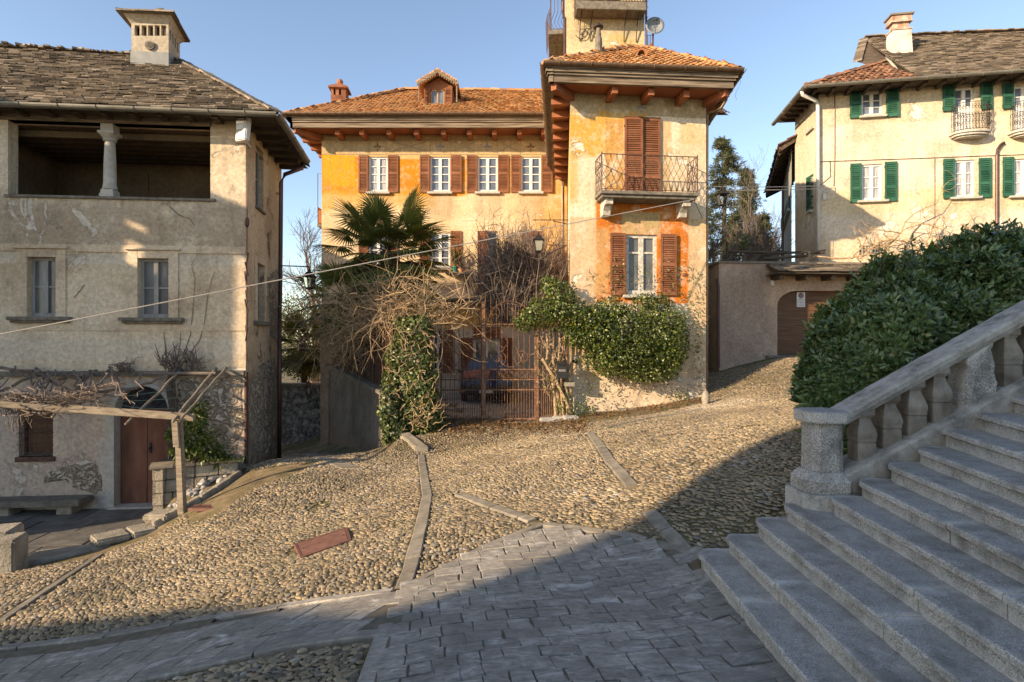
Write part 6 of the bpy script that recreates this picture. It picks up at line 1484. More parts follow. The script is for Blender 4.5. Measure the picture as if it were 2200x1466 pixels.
for k in range(14): t = k/13; mb.beam(n1.lerp(n2, t)+Vector((.02, 0, -.05)), w1.lerp(w2, t)+Vector((0, 0, -.05)), .07, .1)
obj('rafter', mb, m_oldwood.m, an)
p = op_px(AF, 1684.5, 1697.5, 421, 494); shutter(AF, min(p[0], p[1]), max(p[0], p[1]), p[2], p[3], m_shutgreen.m, an, rails=(0, .3, .7, 1)); mb = MB(); mb.box(AF, min(p[0], p[1])-.1, max(p[0], p[1])+.1, p[2]-.12, p[2]-.02, 0, .12); obj('sill', mb, m_sill.m, an)
mb = MB(); mb.tube([P(1682, 400, 24), P(1681, 560, 24)], .05, 6); obj('downpipe', mb, m_pipe.m, an)

# ------------------------------------------------------------------ pink garage building under the terrace
GA = (X(1545, 18), 18.0); GB = (14.8, 18.62); GF = Fr(GA, GB); ztG = Z(566, 18.0)
gr = thing('garage_building', 'low pink rendered garage building with a flat terrace on top', 'garage', (9, 18.5, 1.2))
mp_pink = mat_plaster('stained_pink_render', [(.3, .2, .15), (.46, .33, .25), (.56, .43, .34)], patches=[(6.4, 8.2, 1.0, 4.0, (.33, .24, .18), .3, .5, .8), (8.2, 9.2, 3.0, 4.3, (.55, .37, .25), .2, .3, .7)], stain_amt=.6, streak_amt=.65, crack=.7, bump=.6, peel=((.42, .36, .29), 1.1, .63))
gop = op_px(GF, 1670, 1906, 626, 764)
mb = MB(); wall(mb, GF, 0, GF.L, .2, ztG, [gop], .32)
a, b, c, d = gop
def fillet(u_c, sgn):
    pts = [GF.pt(u_c, d, 0)]+[GF.pt(u_c+sgn*.72*(1-math.cos(t)), d-.48*(1-math.sin(t)), 0) for t in np.linspace(0, math.pi/2, 9)]
    mb.add(pts, [(0, k, k+1) for k in range(1, 9)])
    for k in range(1, 9): mb.quad(pts[k], pts[k+1], pts[k+1]-TFn*.32, pts[k]-TFn*.32)
TFn = GF.V()[1]; fillet(a, 1); fillet(b, -1)
GL = Fr(GA, (GA[0]+.15, 20.2), flip=True); wall(mb, GL, 0, GL.L, .2, ztG, [], .1)
obj('wall', mb, mp_pink.m, gr, fix=False)
mb = MB(); mb.hexa([GF.pt(-.06, ztG, .06), GF.pt(GF.L, ztG, .06), (14.9, 22, ztG), (GA[0]-.05, 22, ztG)]+[GF.pt(-.06, ztG+.07, .06), GF.pt(GF.L, ztG+.07, .06), (14.9, 22, ztG+.07), (GA[0]-.05, 22, ztG+.07)]); obj('terrace_slab', mb, m_slate.m, gr)
gd = thing('garage_door_tmp', 'x', 'x', (0, 0, 0)); bpy.data.objects.remove(gd)
mb = MB(); nb = 13
for k in range(nb): mb.box(GF, a, b, lerp(c, d, k/nb)+.004, lerp(c, d, (k+1)/nb)-.004, -.3, -.25-.004*(k % 2))
mb.box(GF, a, b, c, d, -.32, -.301); mb.box(GF, a, b, c, c+.16, -.249, -.235); gdo = obj('door', mb, m_garagewood.m, gr); gdo['label'] = 'brown plank garage door in a basket arch'
mb = MB(); mb.box(GF, a-.4, b, c-.06, c, -.3, .1); obj('threshold', mb, m_sillold.m, gr)
# canopy of slates
mb = MB(); u0, u1 = GF.U(1645), GF.U(1930); z1_, z0_ = GF.uz(1700, 571)[1], GF.uz(1700, 590)[1]
rcan = roof_slates('canopy', [(GF.pt(u0, z0_-.02, .75), GF.pt(u1, z0_-.02, .75), GF.pt(u1, z1_+.02, .0), GF.pt(u0, z1_+.02, .0))], gr, m_slate.m, .14, .25, .6, .03, .03, 21)
for k in range(6): u = lerp(u0+.15, u1-.1, k/5); mb.box(GF, u, u+.16, z0_-.2, z0_-.06, -.02, .55)
mb.box(GF, u0, u1, z0_-.06, z0_-.035, .0, .72); obj('bracket', mb, m_oldwood.m, gr)
mb = MB(); u, z_ = GF.uz(1657, 608); mb.box(GF, u-.05, u+.05, z_-.09, z_+.09, .0, .07); o = obj('lamp_box', mb, m_plasticgrey.m, gr)
# sign
sp_ = op_px(GF, 1720.5, 1738.5, 627, 659); sg = thing('parking_sign', 'small white no parking sign on the brown garage door', 'sign', GF.pt((sp_[0]+sp_[1])/2, sp_[2], -.22))
mb = MB(); mb.box(GF, sp_[0], sp_[1], sp_[2], sp_[3], -.232, -.224); obj('plate', mb, m_signwhite.m, sg)
mb = MB(); cu_, cz_ = (sp_[0]+sp_[1])/2, lerp(sp_[2], sp_[3], .77); w2 = (sp_[1]-sp_[0])
def disc(mb, r0, r1, o_):
    n = 24; vs = [GF.pt(cu_+r*math.cos(2*math.pi*k/n), cz_+r*math.sin(2*math.pi*k/n), o_) for r in (r0, r1) for k in range(n)]
    mb.add(vs, [(k, (k+1) % n, n+(k+1) % n, n+k) for k in range(n)])
disc(mb, .0001, w2*.27, -.2215); obj('disc', mb, m_signblue.m, sg, fix=False)
mb = MB(); disc(mb, w2*.25, w2*.34, -.2205); dv = Vector((.7, -.7))*w2*.27; nv = Vector((.7, .7))*w2*.035
mb.add([GF.pt(cu_+x_, cz_+y_, -.2195) for x_, y_ in ((-dv+nv), (dv+nv), (dv-nv), (-dv-nv))], [(0, 1, 2, 3)]); obj('red_ring', mb, m_signred.m, sg, fix=False)
H_ = sp_[3]-sp_[2]
for t, sz, yy in (('DIVIETO', w2*.215, .44), ('DI SOSTA', w2*.195, .29), ('LASCIARE LIBERO', w2*.105, .18), ('IL PASSAGGIO', w2*.12, .07)): text_mesh(t, sz, m_signblack.m, sg, GF, cu_, sp_[2]+H_*yy, -.2212)
# recessed side passage with a brown door between wing and garage
pr_ = thing('side_passage_wall', 'narrow recessed wall with an old brown door between wing and garage', 'wall', (6.2, 20, 1.0))
PFr = Fr((5.5, 20.0), (7.2, 20.0)); pdo = (PFr.U(1512), PFr.U(1541), .6, PFr.uz(1530, 655)[1])
mb = MB(); wall(mb, PFr, -.5, PFr.L, .2, PFr.uz(1530, 568)[1], [pdo], .2); obj('wall', mb, mp_pink.m, pr_)
mb = MB(); mb.box(PFr, pdo[0], pdo[1], pdo[2], pdo[3], -.18, -.13)
for k in range(3): mb.box(PFr, pdo[0]+.06, pdo[1]-.06, lerp(pdo[2], pdo[3], .12+.3*k), lerp(pdo[2], pdo[3], .34+.3*k), -.129, -.115)
obj('door', mb, m_shutbrown.m, pr_); mb = MB(); mb.box(PFr, pdo[0]-.15, pdo[1]+.2, pdo[3], pdo[3]+.22, .001, .14); mb.box(PFr, -.4, PFr.L, PFr.uz(1530, 574)[1], PFr.uz(1530, 568)[1]+.02, -.1, .2); obj('lintel', mb, m_sillold.m, pr_)
mb = MB(); mb.tube([P(1541, 600, 17.9), P(1543, 620, 17.85), P(1543, 790, 17.85)], .05, 8); obj('downpipe', mb, m_pipe.m, gr)
# trellis poles on the terrace
tp = thing('pole_trellis', 'dark bare pole trellis on the garage terrace', 'trellis', P(1560, 560, 19))
def pole(a, b, da, db, r=.045):
    mb = MB(); mb.tube([P(a[0], a[1], da), P(b[0], b[1], db)], r, 6); obj('pole', mb, m_oldwood.m, tp)
pole((1562, 540), (1680, 544), 18.6, 18.7); pole((1678, 543), (1772, 543), 18.7, 18.9); pole((1640, 556), (1735, 550), 18.3, 18.5, .05)
for a, b in (((1581, 528), (1562, 562)), ((1614, 531), (1594, 562)), ((1655, 533), (1612, 562)), ((1695, 541), (1650, 556)), ((1772, 538), (1730, 546))): pole(a, b, 19.2, 18.2, .035)
for x_ in (1562, 1532): pole((x_, 520), (x_, 570), 18.5, 18.5, .035)
# ------------------------------------------------------------------ stone stairs and balustrade
NST = 14; RIS = .14
ends = [(1490, 1180), (1553, 1146), (1612, 1112), (1675, 1080), (1772, 1066), (1832, 1027), (1896, 993), (1958, 958), (2022, 922), (2085, 886), (2150, 850)]
Epl = []
for k in range(NST):
    z = .1+RIS*k
    if k < len(ends): d = (EYE-z)*F_PX/(ends[k][1]-HY); Epl.append(Vector((X(ends[k][0], d), d)))
    else: Epl.append(Epl[-1]+Vector((.3, .06)))
near_x = [1.66, 1.89, 2.14, 2.38, 2.60, 2.77, 2.95, 3.10, 3.26, 3.43, 3.62, 3.84, 4.06, 4.28]
st = thing('stone_staircase', 'broad flight of worn grey granite steps climbing to the right', 'staircase', (3, 3.5, 0))
rg = random.Random(5)
def nose(k, y):
    e = Epl[k]; t = (y-e.y)/(3.0-e.y); return e.x+(near_x[k]-e.x)*t
for k in range(NST):
    z = .1+RIS*k; e = Epl[k]; y1 = .6 if k < 4 else 1.7; mb = MB()
    prof = [(.03, -.17), (.03, -.056), (.036, -.052), (.01, -.046), (.0, -.040), (.0, -.012), (.010, 0.0), (.06, .002), (.44, .0), (.44, -.17)]
    ph = [rg.uniform(0, 6) for _ in range(6)]; 
    cuts = [e.y]; 
    while cuts[-1] > y1+1.2: cuts.append(cuts[-1]-rg.uniform(1.0, 1.9))
    cuts.append(y1)
    for bi, (ya, yb) in enumerate(zip(cuts[:-1], cuts[1:])):
        mb = MB(); vs = []; nn = max(6, int((ya-yb)/.05)); so, zo = rg.uniform(-.006, .006), rg.uniform(-.004, .004)
        for i in range(nn+1):
            y = lerp(ya-(.003 if bi else 0), yb+.003, i/nn); xw = nose(k, y)+so
            wv = .004*math.sin(y*2.1+ph[0])+.0015*math.sin(y*9.7+ph[1])+.0012*math.sin(y*31+ph[2])+.0018*rg.uniform(-1, 1); zw = zo+.003*math.sin(y*1.7+ph[3])+.001*math.sin(y*11+ph[4])+.0008*rg.uniform(-1, 1)
            edge = min(i, nn-i); endr = (.05, .02, .007, .0)[min(3, i)] if (bi == 0 and k < 8) else ((.008, .002, 0, 0)[min(3, edge)])
            big = .012*max(0, math.sin(y*5.3+ph[5])-.93)/.07
            for j, (s, dz) in enumerate(prof):
                front = 1 if s < .2 else 0; chip = rg.uniform(0, .004)+big if 3 <= j <= 6 else 0
                vs.append((xw+s+(wv+endr+chip)*front, y, z+dz+(zw if dz > -.1 else 0)-chip*.6))
        m_ = len(prof); fs = [(i*m_+j, i*m_+(j+1) % m_, (i+1)*m_+(j+1) % m_, (i+1)*m_+j) for i in range(nn) for j in range(m_)]+[tuple(range(m_-1, -1, -1)), tuple(nn*m_+j for j in range(m_))]
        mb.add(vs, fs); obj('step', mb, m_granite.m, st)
# flank of the stairs below the balustrade, and the balustrade itself
bl = thing('stone_balustrade', 'old grey stone balustrade with vase balusters rising along the stairs', 'balustrade', (2.8, 5.3, .4))
YB = 5.2
def stair_z(x):   # height of the stringer top at plan x
    a = P(1822, 1010, 5.08); b = P(2200, 815, 5.08); return a.z+(b.z-a.z)*(x-a.x)/(b.x-a.x)
xa = P(1808, 1000, 5.1).x; xb = 6.2
mb = MB(); n = 40; vs = []
for i in range(n+1):
    x = lerp(xa-.05, xb, i/n); z = stair_z(x); jz = rnd(-.004, .004)
    for y, dz in ((5.03, -.55), (5.03, -.035), (5.045, -.008), (5.09, .0), (5.37, .0), (5.42, -.02), (5.42, -.8)): vs.append((x, y+rnd(-.003, .003), z+dz+jz))
fs = [(i*7+j, i*7+(j+1) % 7, (i+1)*7+(j+1) % 7, (i+1)*7+j) for i in range(n) for j in range(7)]+[tuple(range(7)), tuple(n*7+j for j in range(7))]
mb.add(vs, fs); obj('plinth', mb, m_rail.m, bl)
mb = MB(); n = 46; vs = []; p0 = P(1803, 900, 5.25); 
def rail_z(x):
    a = P(1806, 884, 5.13); b = P(2200, 664, 5.13); return a.z+(b.z-a.z)*(x-a.x)/(b.x-a.x)
prof = [(5.10, -.135), (5.085, -.095), (5.06, -.08), (5.055, -.03), (5.075, -.005), (5.12, .0), (5.30, .0), (5.36, -.01), (5.375, -.03), (5.37, -.08), (5.34, -.095), (5.32, -.135)]
m_ = len(prof); xr0 = X(1804, 5.15)
for i in range(n+1):
    x = lerp(xr0, xb, i/n); z = rail_z(x); j1, j2 = rnd(-.004, .004), rnd(-.003, .003)
    for y, dz in prof: vs.append((x, y+j1+rnd(-.002, .002), z+dz+j2))
fs = [(i*m_+j, i*m_+(j+1) % m_, (i+1)*m_+(j+1) % m_, (i+1)*m_+j) for i in range(n) for j in range(m_)]+[tuple(range(m_)), tuple(n*m_+j for j in range(m_))]
mb.add(vs, fs); obj('handrail', mb, m_rail.m, bl)
bprof = [(.085, -.25), (.085, .29), (.078, .30), (.078, .315), (.087, .325), (.087, .385), (.092, .44), (.092, .50), (.078, .62), (.058, .75), (.052, .81), (.06, .83), (.066, .86), (.078, .885), (.078, 1.12)]
def baluster(px, d=5.21):
    x = X(px, d); z0 = stair_z(x)-.0; z1 = rail_z(x)-.12; H = z1-z0; mb = MB()
    mb.lathe((x, d, z0), [(r, h*H) for r, h in bprof], 20, square=.86, rot=0); obj('baluster', mb, m_baluster.m, bl, bevel=0)
for px in (1851, 1905, 1958, 2010, 2160, 2212, 2264, 2316): baluster(px)
# block pier between the balusters
mb = MB(); x0, x1 = X(2052, 5.2), X(2122, 5.2)
def prz(x, t): return lerp(stair_z(x)-.12, rail_z(x)-.13, t)
sec = [(0.0, .0), (.0, .3), (-.01, .32), (-.01, .36), (.0, .38), (.02, .5), (.015, .62), (.04, .8), (.055, .86), (.03, .9), (.03, 1.)]
for (ya, yb) in ((5.1, 5.32),):
    L_ = [(x0+i_, prz(x0, t)) for i_, t in sec]; R_ = [(x1-i_, prz(x1, t)) for i_, t in sec]
    poly = [(a, ya, b) for a, b in L_]+[(a, ya, b) for a, b in reversed(R_)]
    mb.prism(poly, (0, yb-ya, 0))
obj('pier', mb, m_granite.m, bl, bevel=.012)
# newel post with chamfered corners
mb = MB(); pc = P(1776, 985, 5.12); cx_, cy_ = pc.x, 5.2
def octo(r, ch, z): 
    pts = [(-r+ch, -r), (r-ch, -r), (r, -r+ch), (r, r-ch), (r-ch, r), (-r+ch, r), (-r, r-ch), (-r, -r+ch)]; return [(cx_+a, cy_+b, z) for a, b in pts]
zt_ = Z(885, 5.05)
lv = [(.26, .10, .3), (.26, .10, .645), (.252, .10, .655), (.222, .09, .656), (.222, .09, .76), (.168, .075, .83), (.15, .068, .84), (.144, .066, zt_-.115), (.195, .088, zt_-.105), (.203, .09, zt_-.09), (.203, .09, zt_-.012), (.19, .083, zt_)]
vs = []
for r, ch, z in lv: vs += octo(r, ch, z)
mb.add(vs, [(i*8+j, i*8+(j+1) % 8, (i+1)*8+(j+1) % 8, (i+1)*8+j) for i in range(len(lv)-1) for j in range(8)]+[tuple(range(8)), tuple((len(lv)-1)*8+j for j in range(8))])
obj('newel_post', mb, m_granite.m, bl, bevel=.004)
# inner ground fill behind and under the stairs
mb = MB(); mb.hexa([(1.9, .5, -.6), (6.5, .5, -.6), (6.5, 5.0, -.6), (1.95, 5.0, -.6), (1.9, .5, -.12), (6.5, .5, 1.2), (6.5, 5.0, 1.2), (1.95, 5.0, -.12)]); obj('core', mb, m_soil.m, st)
# ------------------------------------------------------------------ hedge beside the stairs
hx = np.array([3.2, 3.43, 3.72, 4.15, 4.57, 5.3, 6.0, 9.0])+.33; hz = np.array([1.4, 2.0, 2.42, 2.70, 2.87, 3.05, 3.17, 3.42])
def hedge_pts(n, rin=0.0):
    x = 3.5+6.2*RNG.random(n)**1.2; th = RNG.uniform(-.55, 2.2, n)          # angle: 0 faces the viewer, pi/2 is up
    s = np.sqrt(np.clip(1-(np.clip(3.48+1.5-x, 0, 1.5)/1.5)**2, .02, 1)); top = np.interp(x, hx, hz); base = .78+.16*(x-3.3); base = np.minimum(base, top-.4)
    A = 1.15*s; yc = 6.75+.08*(x-3.2); mid = base+(top-base)*.42
    lump = 1+.09*np.sin(x*3.3+th*2.1)+.07*np.sin(x*7.1-th*3.7)+.055*np.sin(x*13+th*6)+RNG.uniform(-.03, .05, n)
    cy, sz = np.cos(th), np.sin(th); e = .72
    y = yc-A*np.sign(cy)*np.abs(cy)**e*lump*(1-rin); hgt = np.where(sz > 0, top-mid, mid-base*.9+.25); z = mid+hgt*np.sign(sz)*np.abs(sz)**e*lump*(1-rin)
    nor = np.stack([-.9*np.clip((4.7-x)/1.5, 0, 1), -cy, sz], -1); nor /= np.linalg.norm(nor, axis=1, keepdims=True)
    return np.stack([x, y, z], -1), nor
parts = []
for (n, rin, L) in ((4900, 0.0, .09), (3900, .06, .09), (2600, .14, .092), (1600, .26, .12), (1500, .42, .17)):
    p, nn = hedge_pts(n, rin); k = 6      # rosettes of leaves on shoot tips
    for j in range(k):
        tang = unit(n); d = nn*.75+tang*.85+np.array([0, 0, .12]); parts.append(leaf_arrays(p+nn*.015*j+tang*.02, d, nn+unit(n)*.3, RNG.uniform(.7, 1.2, n)*L, RNG.uniform(.034, .05, n)*(L/.095), .22, .18))
hg = thing('evergreen_hedge', 'big dark evergreen hedge with glossy leaves bulging over the stair balustrade', 'hedge', (4.6, 6.9, 1.0))
cat_leaf('foliage', parts, m_hedge.m, hg)
# tall shoots at the top
parts = []; mb = MB()
for i in range(120):
    px = rnd(1900, 2200); x = rnd(4.2, 7.2); t = float(np.interp(x, hx, hz)); b0 = Vector((x, 6.9+rnd(-.5, .5), t-.05)); tip = b0+Vector((rnd(-.12, .12), rnd(-.1, .1), rnd(.08, .42))); mb.tube([b0, b0.lerp(tip, .5)+Vector((rnd(-.02, .02), 0, 0)), tip], [.008, .006, .004], 4)
    n = 11; tt = RNG.uniform(.25, 1.02, n)[:, None]; p = np.array(b0)*(1-tt)+np.array(tip)*tt; d = unit(n)+np.array([0, 0, .5]); parts.append(leaf_arrays(p, d, unit(n)+np.array([0, 0, .6]), RNG.uniform(.07, .11, n), .036, .2, .15))
for i in range(70):
    x = rnd(4.4, 8); y = rnd(6.2, 7.2); g_ = gz(x, y); t = float(np.interp(x, hx, hz)); mb.tube(wiggle((x, y, g_-.1), (x+rnd(-.4, .3), y+rnd(-.4, .2), lerp(g_, t, .8)), 5, .06), [.03, .026, .022, .016, .01, .006], 5)
sp, sn = hedge_pts(170, 0.0); dl = MB()
for p, nn in zip(sp, sn):
    b0 = Vector(p); tip = b0+(Vector(nn)+Vector((rnd(-.4, .4), rnd(-.2, .2), rnd(0, .6))))*rnd(.06, .17); dl.tube([b0-Vector(nn)*.1, tip], [.005, .003], 3); n = 9
    tt = RNG.uniform(.2, 1.05, n)[:, None]; q = np.array(b0)*(1-tt)+np.array(tip)*tt; parts.append(leaf_arrays(q, unit(n)+np.array(nn)*.7, unit(n)+np.array(nn)*.5, RNG.uniform(.06, .1, n), .034, .2, .15))
obj('twig', dl, m_bark.m, hg); cat_leaf('foliage', parts, m_hedge.m, hg); obj('stem', mb, m_bark.m, hg)
# ------------------------------------------------------------------ ivy
def blob_leaves(blobs, L, W, up=.0, down=.35, k_in=.55, mult=1.0):
    out = []
    for (c, r, n) in blobs:
        n = int(n*mult)
        c = np.array(c); r = np.array(r); d = unit(n); lump = 1+.12*np.sin(d[:, :1]*5+c[0]*3)+.1*np.sin(d[:, 2:]*7+c[2]*5)
        p = c+d*r*RNG.uniform(k_in, 1.05, (n, 1))**.6*lump; nor = d+unit(n)*.45; direc = unit(n)+np.array([0, -.15, -down])+d*.25
        out.append(leaf_arrays(p, direc, nor, RNG.uniform(.7, 1.25, n)*L, RNG.uniform(.7, 1.2, n)*W, .16, .14))
    return out
def px_blobs(lst, dens=1.0):
    o = []
    for (px, py, d, rx, rz, ry, n) in lst: k = d/F_PX; o.append((tuple(P(px, py, d)), (rx*k, ry, rz*k), int(n*dens)))
    return o
iv = thing('ivy_covered_pillar', 'gate pillar completely overgrown with dark ivy', 'ivy pillar', P(890, 930, 14.3))
bl_ = px_blobs([(888, 712, 13.7, 40, 40, .28, 560), (886, 765, 13.7, 54, 48, .34, 820), (888, 830, 13.75, 60, 52, .36, 950), (885, 885, 13.75, 60, 52, .36, 950), (850, 930, 13.6, 30, 46, .3, 420), (905, 905, 13.75, 48, 32, .3, 500), (848, 880, 14.1, 26, 60, .3, 420), (935, 900, 14.0, 26, 24, .3, 260), (840, 830, 14.2, 18, 40, .25, 240), (836, 880, 13.5, 22, 50, .25, 420), (846, 935, 13.45, 22, 34, .22, 330), (900, 700, 14.2, 40, 26, .3, 300)])
cat_leaf('foliage', blob_leaves(bl_, .085, .07, mult=2.2), m_ivydark.m, iv)
mb = MB(); c0 = P(888, 935, 14.1); mb.abox((c0.x-.27, 13.7, -.6), (c0.x+.27, 14.3, 2.3)); obj('pillar', mb, m_rubble.m, iv)
mb = MB()
for i in range(70):
    a = P(rnd(845, 935), rnd(720, 930), 13.38); dr = Vector((rnd(-.35, .35), rnd(-.15, .05), rnd(-.3, .5))); mb.tube(wiggle(a, a+dr, 5, .05), [.011, .01, .008, .006, .005, .003], 4)
for i in range(16):
    a = P(rnd(890, 950), rnd(880, 925), 13.38); dr = Vector((rnd(-.3, .3), rnd(-.1, .05), rnd(.0, .45))); mb.tube(wiggle(a, a+dr, 5, .04), [.011, .01, .008, .006, .005, .003], 4)
obj('stem', mb, m_vine.m, iv)
n = 700; bl_ = px_blobs([(930, 915, 13.9, 36, 18, .3, 330), (905, 935, 13.8, 30, 20, .25, 240)]); cat_leaf('foliage', blob_leaves(bl_, .05, .03, down=-.5), m_ivy.m, iv)
i2 = thing('ivy_bush', 'bright evergreen climber billowing over the gate and across the wing wall', 'climber', P(1290, 890, 14.8))
bl_ = px_blobs([(1200, 640, 14.7, 36, 40, .4, 560), (1165, 672, 14.6, 46, 30, .4, 560), (1215, 672, 14.6, 50, 36, .45, 640), (1130, 692, 14.55, 28, 20, .3, 240), (1260, 690, 14.6, 40, 36, .4, 480), (1180, 612, 14.8, 20, 22, .25, 200),
                (1290, 720, 14.65, 60, 50, .45, 900), (1350, 720, 14.75, 76, 66, .48, 1400), (1420, 715, 14.85, 58, 64, .48, 1150), (1350, 765, 14.75, 90, 44, .45, 1150), (1430, 765, 14.9, 46, 44, .42, 760), (1300, 775, 14.7, 50, 30, .35, 460), (1395, 800, 14.85, 52, 24, .35, 440), (1240, 720, 14.6, 30, 30, .3, 320), (1455, 735, 15.0, 30, 50, .32, 430), (1310, 665, 14.75, 44, 24, .3, 380), (1400, 650, 14.95, 44, 20, .22, 280)])
cat_leaf('foliage', blob_leaves(bl_, .075, .05, down=.1, mult=2.0), m_ivy.m, i2)
bl_ = px_blobs([(1170, 765, 14.6, 26, 70, .16, 130), (1195, 850, 14.55, 22, 60, .14, 110), (1250, 880, 14.6, 40, 14, .2, 170), (1490, 690, 15.2, 22, 70, .08, 150), (1470, 600, 15.2, 36, 46, .08, 120), (1330, 600, 14.9, 30, 50, .08, 110), (1280, 830, 14.75, 36, 30, .1, 90), (1445, 840, 15.05, 26, 24, .08, 50), (1465, 850, 15.1, 14, 18, .08, 50), (1390, 600, 15.0, 24, 45, .05, 60), (1500, 780, 15.3, 10, 60, .06, 60), (1235, 870, 14.6, 40, 26, .2, 160)])
cat_leaf('foliage', blob_leaves(bl_, .06, .042, down=.2), m_ivy.m, i2)
mb = MB()
for k in range(5): mb.tube(wiggle(P(1195+k*8, 905, 14.75), P(1170+k*14, 700, 14.7), 8, .06), [.05-.006*k]*3+[.04-.005*k]*3+[.03-.004*k]*3, 6)
mb.tube(wiggle(P(1165, 770, 14.6), P(1225, 885, 14.7), 7, .05), .04, 6)
for i in range(150):
    u, z_ = TF.uz(rnd(1250, 1500), rnd(560, 850)); o_ = rnd(.02, .12); a = TF.pt(u, z_, o_); dr = Vector((rnd(-.35, .35), 0.02, rnd(-.15, .42))); pts = wiggle(a, a+dr, 5, .04)
    mb.tube(pts, [.009, .008, .007, .006, .004, .003], 3)
for i in range(60):
    a = P(rnd(1150, 1215), rnd(680, 880), 14.6); dr = Vector((rnd(-.3, .3), rnd(-.05, .05), rnd(-.4, .4))); mb.tube(wiggle(a, a+dr, 5, .05), .008, 4)
obj('stem', mb, m_vine.m, i2)
# ------------------------------------------------------------------ tangle of bare vines over the garden wall
tg = thing('bare_vine_tangle', 'dense tangle of dry leafless vines over the garden wall left of the gate', 'vine', P(800, 800, 15))
mb = MB(); rv = random.Random(3)
def arc_vine(mb, c, R_, n=7, r0=.012):
    d = Vector((rv.gauss(0, 1), rv.gauss(0, .5), rv.gauss(0, .8))).normalized(); p = Vector(c); pts = [p.copy()]; g = rv.uniform(-.25, .1)
    for k in range(n):
        d = (d+Vector((rv.gauss(0, .28), rv.gauss(0, .2), rv.gauss(0, .28)+g*.35))).normalized(); p = p+d*(R_/n); pts.append(p.copy())
    mb.tube(pts, [r0*(1-.75*k/n) for k in range(n+1)], 4, cap=False)
for i in range(760):
    t = rv.random(); px = rv.gauss(0, 1)*58+rv.choice([750, 790, 840, 890]); py = 668+rv.gauss(0, 1)*30+(25 if px < 800 else 0)
    d = rv.uniform(13.7, 14.6) if px > 820 else rv.uniform(14.0, 16.0); arc_vine(mb, P(px, py, d), rv.uniform(.5, 1.7), 7, rv.uniform(.006, .014))
for i in range(260): arc_vine(mb, P(rv.uniform(710, 840), rv.uniform(690, 770), rv.uniform(14.6, 16)), rv.uniform(.5, 1.3), 6, .009)
for i in range(26): arc_vine(mb, P(rv.uniform(870, 1010), rv.uniform(640, 720), rv.uniform(13.6, 14.3)), rv.uniform(.5, 1.2), 6, .012)
obj('branch', mb, m_vine.m, tg, fix=False)
mb = MB()
for (x0, y0, x1, y1) in ((835, 705, 960, 640), (850, 690, 990, 620), (860, 705, 850, 640), (830, 650, 900, 700), (910, 690, 985, 655), (700, 640, 800, 690)): mb.tube(wiggle(P(x0, y0, 14.3), P(x1, y1, 14.7), 8, .05), [.03]*5+[.02]*4, 5)
for k in range(5): mb.tube(wiggle(P(860+k*9, 930, 14.9), P(840+k*12, 690, 14.8), 7, .07), .028, 5)
obj('trunk', mb, m_vine.m, tg)
# ------------------------------------------------------------------ bare shrub inside the gate and upright twigs
sh = thing('bare_shrub', 'dense leafless grey shrub standing behind the iron gate', 'shrub', (X(1110, 17.2), 17.2, -.1))
mb = MB()
for i in range(560):
    a = rv.uniform(0, 6.28); rr = abs(rv.gauss(0, 1)); c = Vector((X(1108, 16.6)+rv.gauss(0, .45), 16.6+rv.gauss(0, .12), 3.0+rv.uniform(-.6, .6)))
    p = c.copy(); d = Vector((math.cos(a)*rr*.6, math.sin(a)*rr*.4, rv.uniform(.6, 1.3))).normalized(); pts = [p.copy()]; L = rv.uniform(1.0, 2.4)
    for k in range(7): d = (d+Vector((rv.gauss(0, .16), rv.gauss(0, .14), rv.gauss(0, .1)+.01))).normalized(); p = p+d*L/7; pts.append(p.copy())
    mb.tube(pts, [.02*(1-.7*k/7) for k in range(8)], 3, cap=False)
    for j in range(7):
        q_ = pts[rv.randint(2, 7)]; d2 = Vector((rv.gauss(0, 1), rv.gauss(0, .7), rv.gauss(.3, .7))).normalized(); mb.tube([q_, q_+d2*.16+Vector((0, 0, .02)), q_+d2*rv.uniform(.25, .5)+Vector((rv.gauss(0, .05), 0, .05))], [.006, .005, .003], 3, cap=False)
obj('branch', mb, m_twig.m, sh, fix=False)
bl_ = px_blobs([(1110, 600, 17, 90, 60, .6, 900), (1160, 650, 16.8, 50, 40, .4, 400), (1070, 560, 17, 50, 50, .4, 160)]); cat_leaf('leaf', blob_leaves(bl_, .045, .022, k_in=.05), m_ivydark.m, sh)
def branch_tree(mb, base, height, spread, levels=4, r0=.1, seed=1, nb=3, up=.25, seg=5, first=.35, minr=.004):
    rt_ = random.Random(seed)
    def grow(p, d, L, r, lv):
        pts = [p.copy()]; rs = [r]
        for k in range(seg):
            d = (d+Vector((rt_.gauss(0, .13), rt_.gauss(0, .13), rt_.gauss(0, .08)+up*.08))).normalized(); p = p+d*L/seg; pts.append(p.copy()); rs.append(max(minr, r*(1-.5*(k+1)/seg)))
        mb.tube(pts, rs, 6 if lv > 2 else (4 if lv > 1 else 3), cap=False)
        if lv <= 0: return
        for j in range(nb+(1 if lv < 3 else 0)):
            t = rt_.uniform(first, 1); i = min(seg-1, int(t*seg)); q_ = pts[i].lerp(pts[i+1], t*seg-i); a = rt_.uniform(0, 6.28)
            s1 = d.cross(Vector((.3, .2, 1))).normalized(); s2 = d.cross(s1); nd = (d*rt_.uniform(.5, 1)+(s1*math.cos(a)+s2*math.sin(a))*spread*rt_.uniform(.6, 1.3)+Vector((0, 0, up))).normalized()
            grow(q_, nd, L*rt_.uniform(.5, .78), max(minr, rs[i]*.62), lv-1)
        grow(pts[-1], d, L*.65, max(minr, rs[-1]*.9), lv-1)
    grow(Vector(base), Vector((0, 0, 1)), height*.42, r0, levels)
mb = MB()
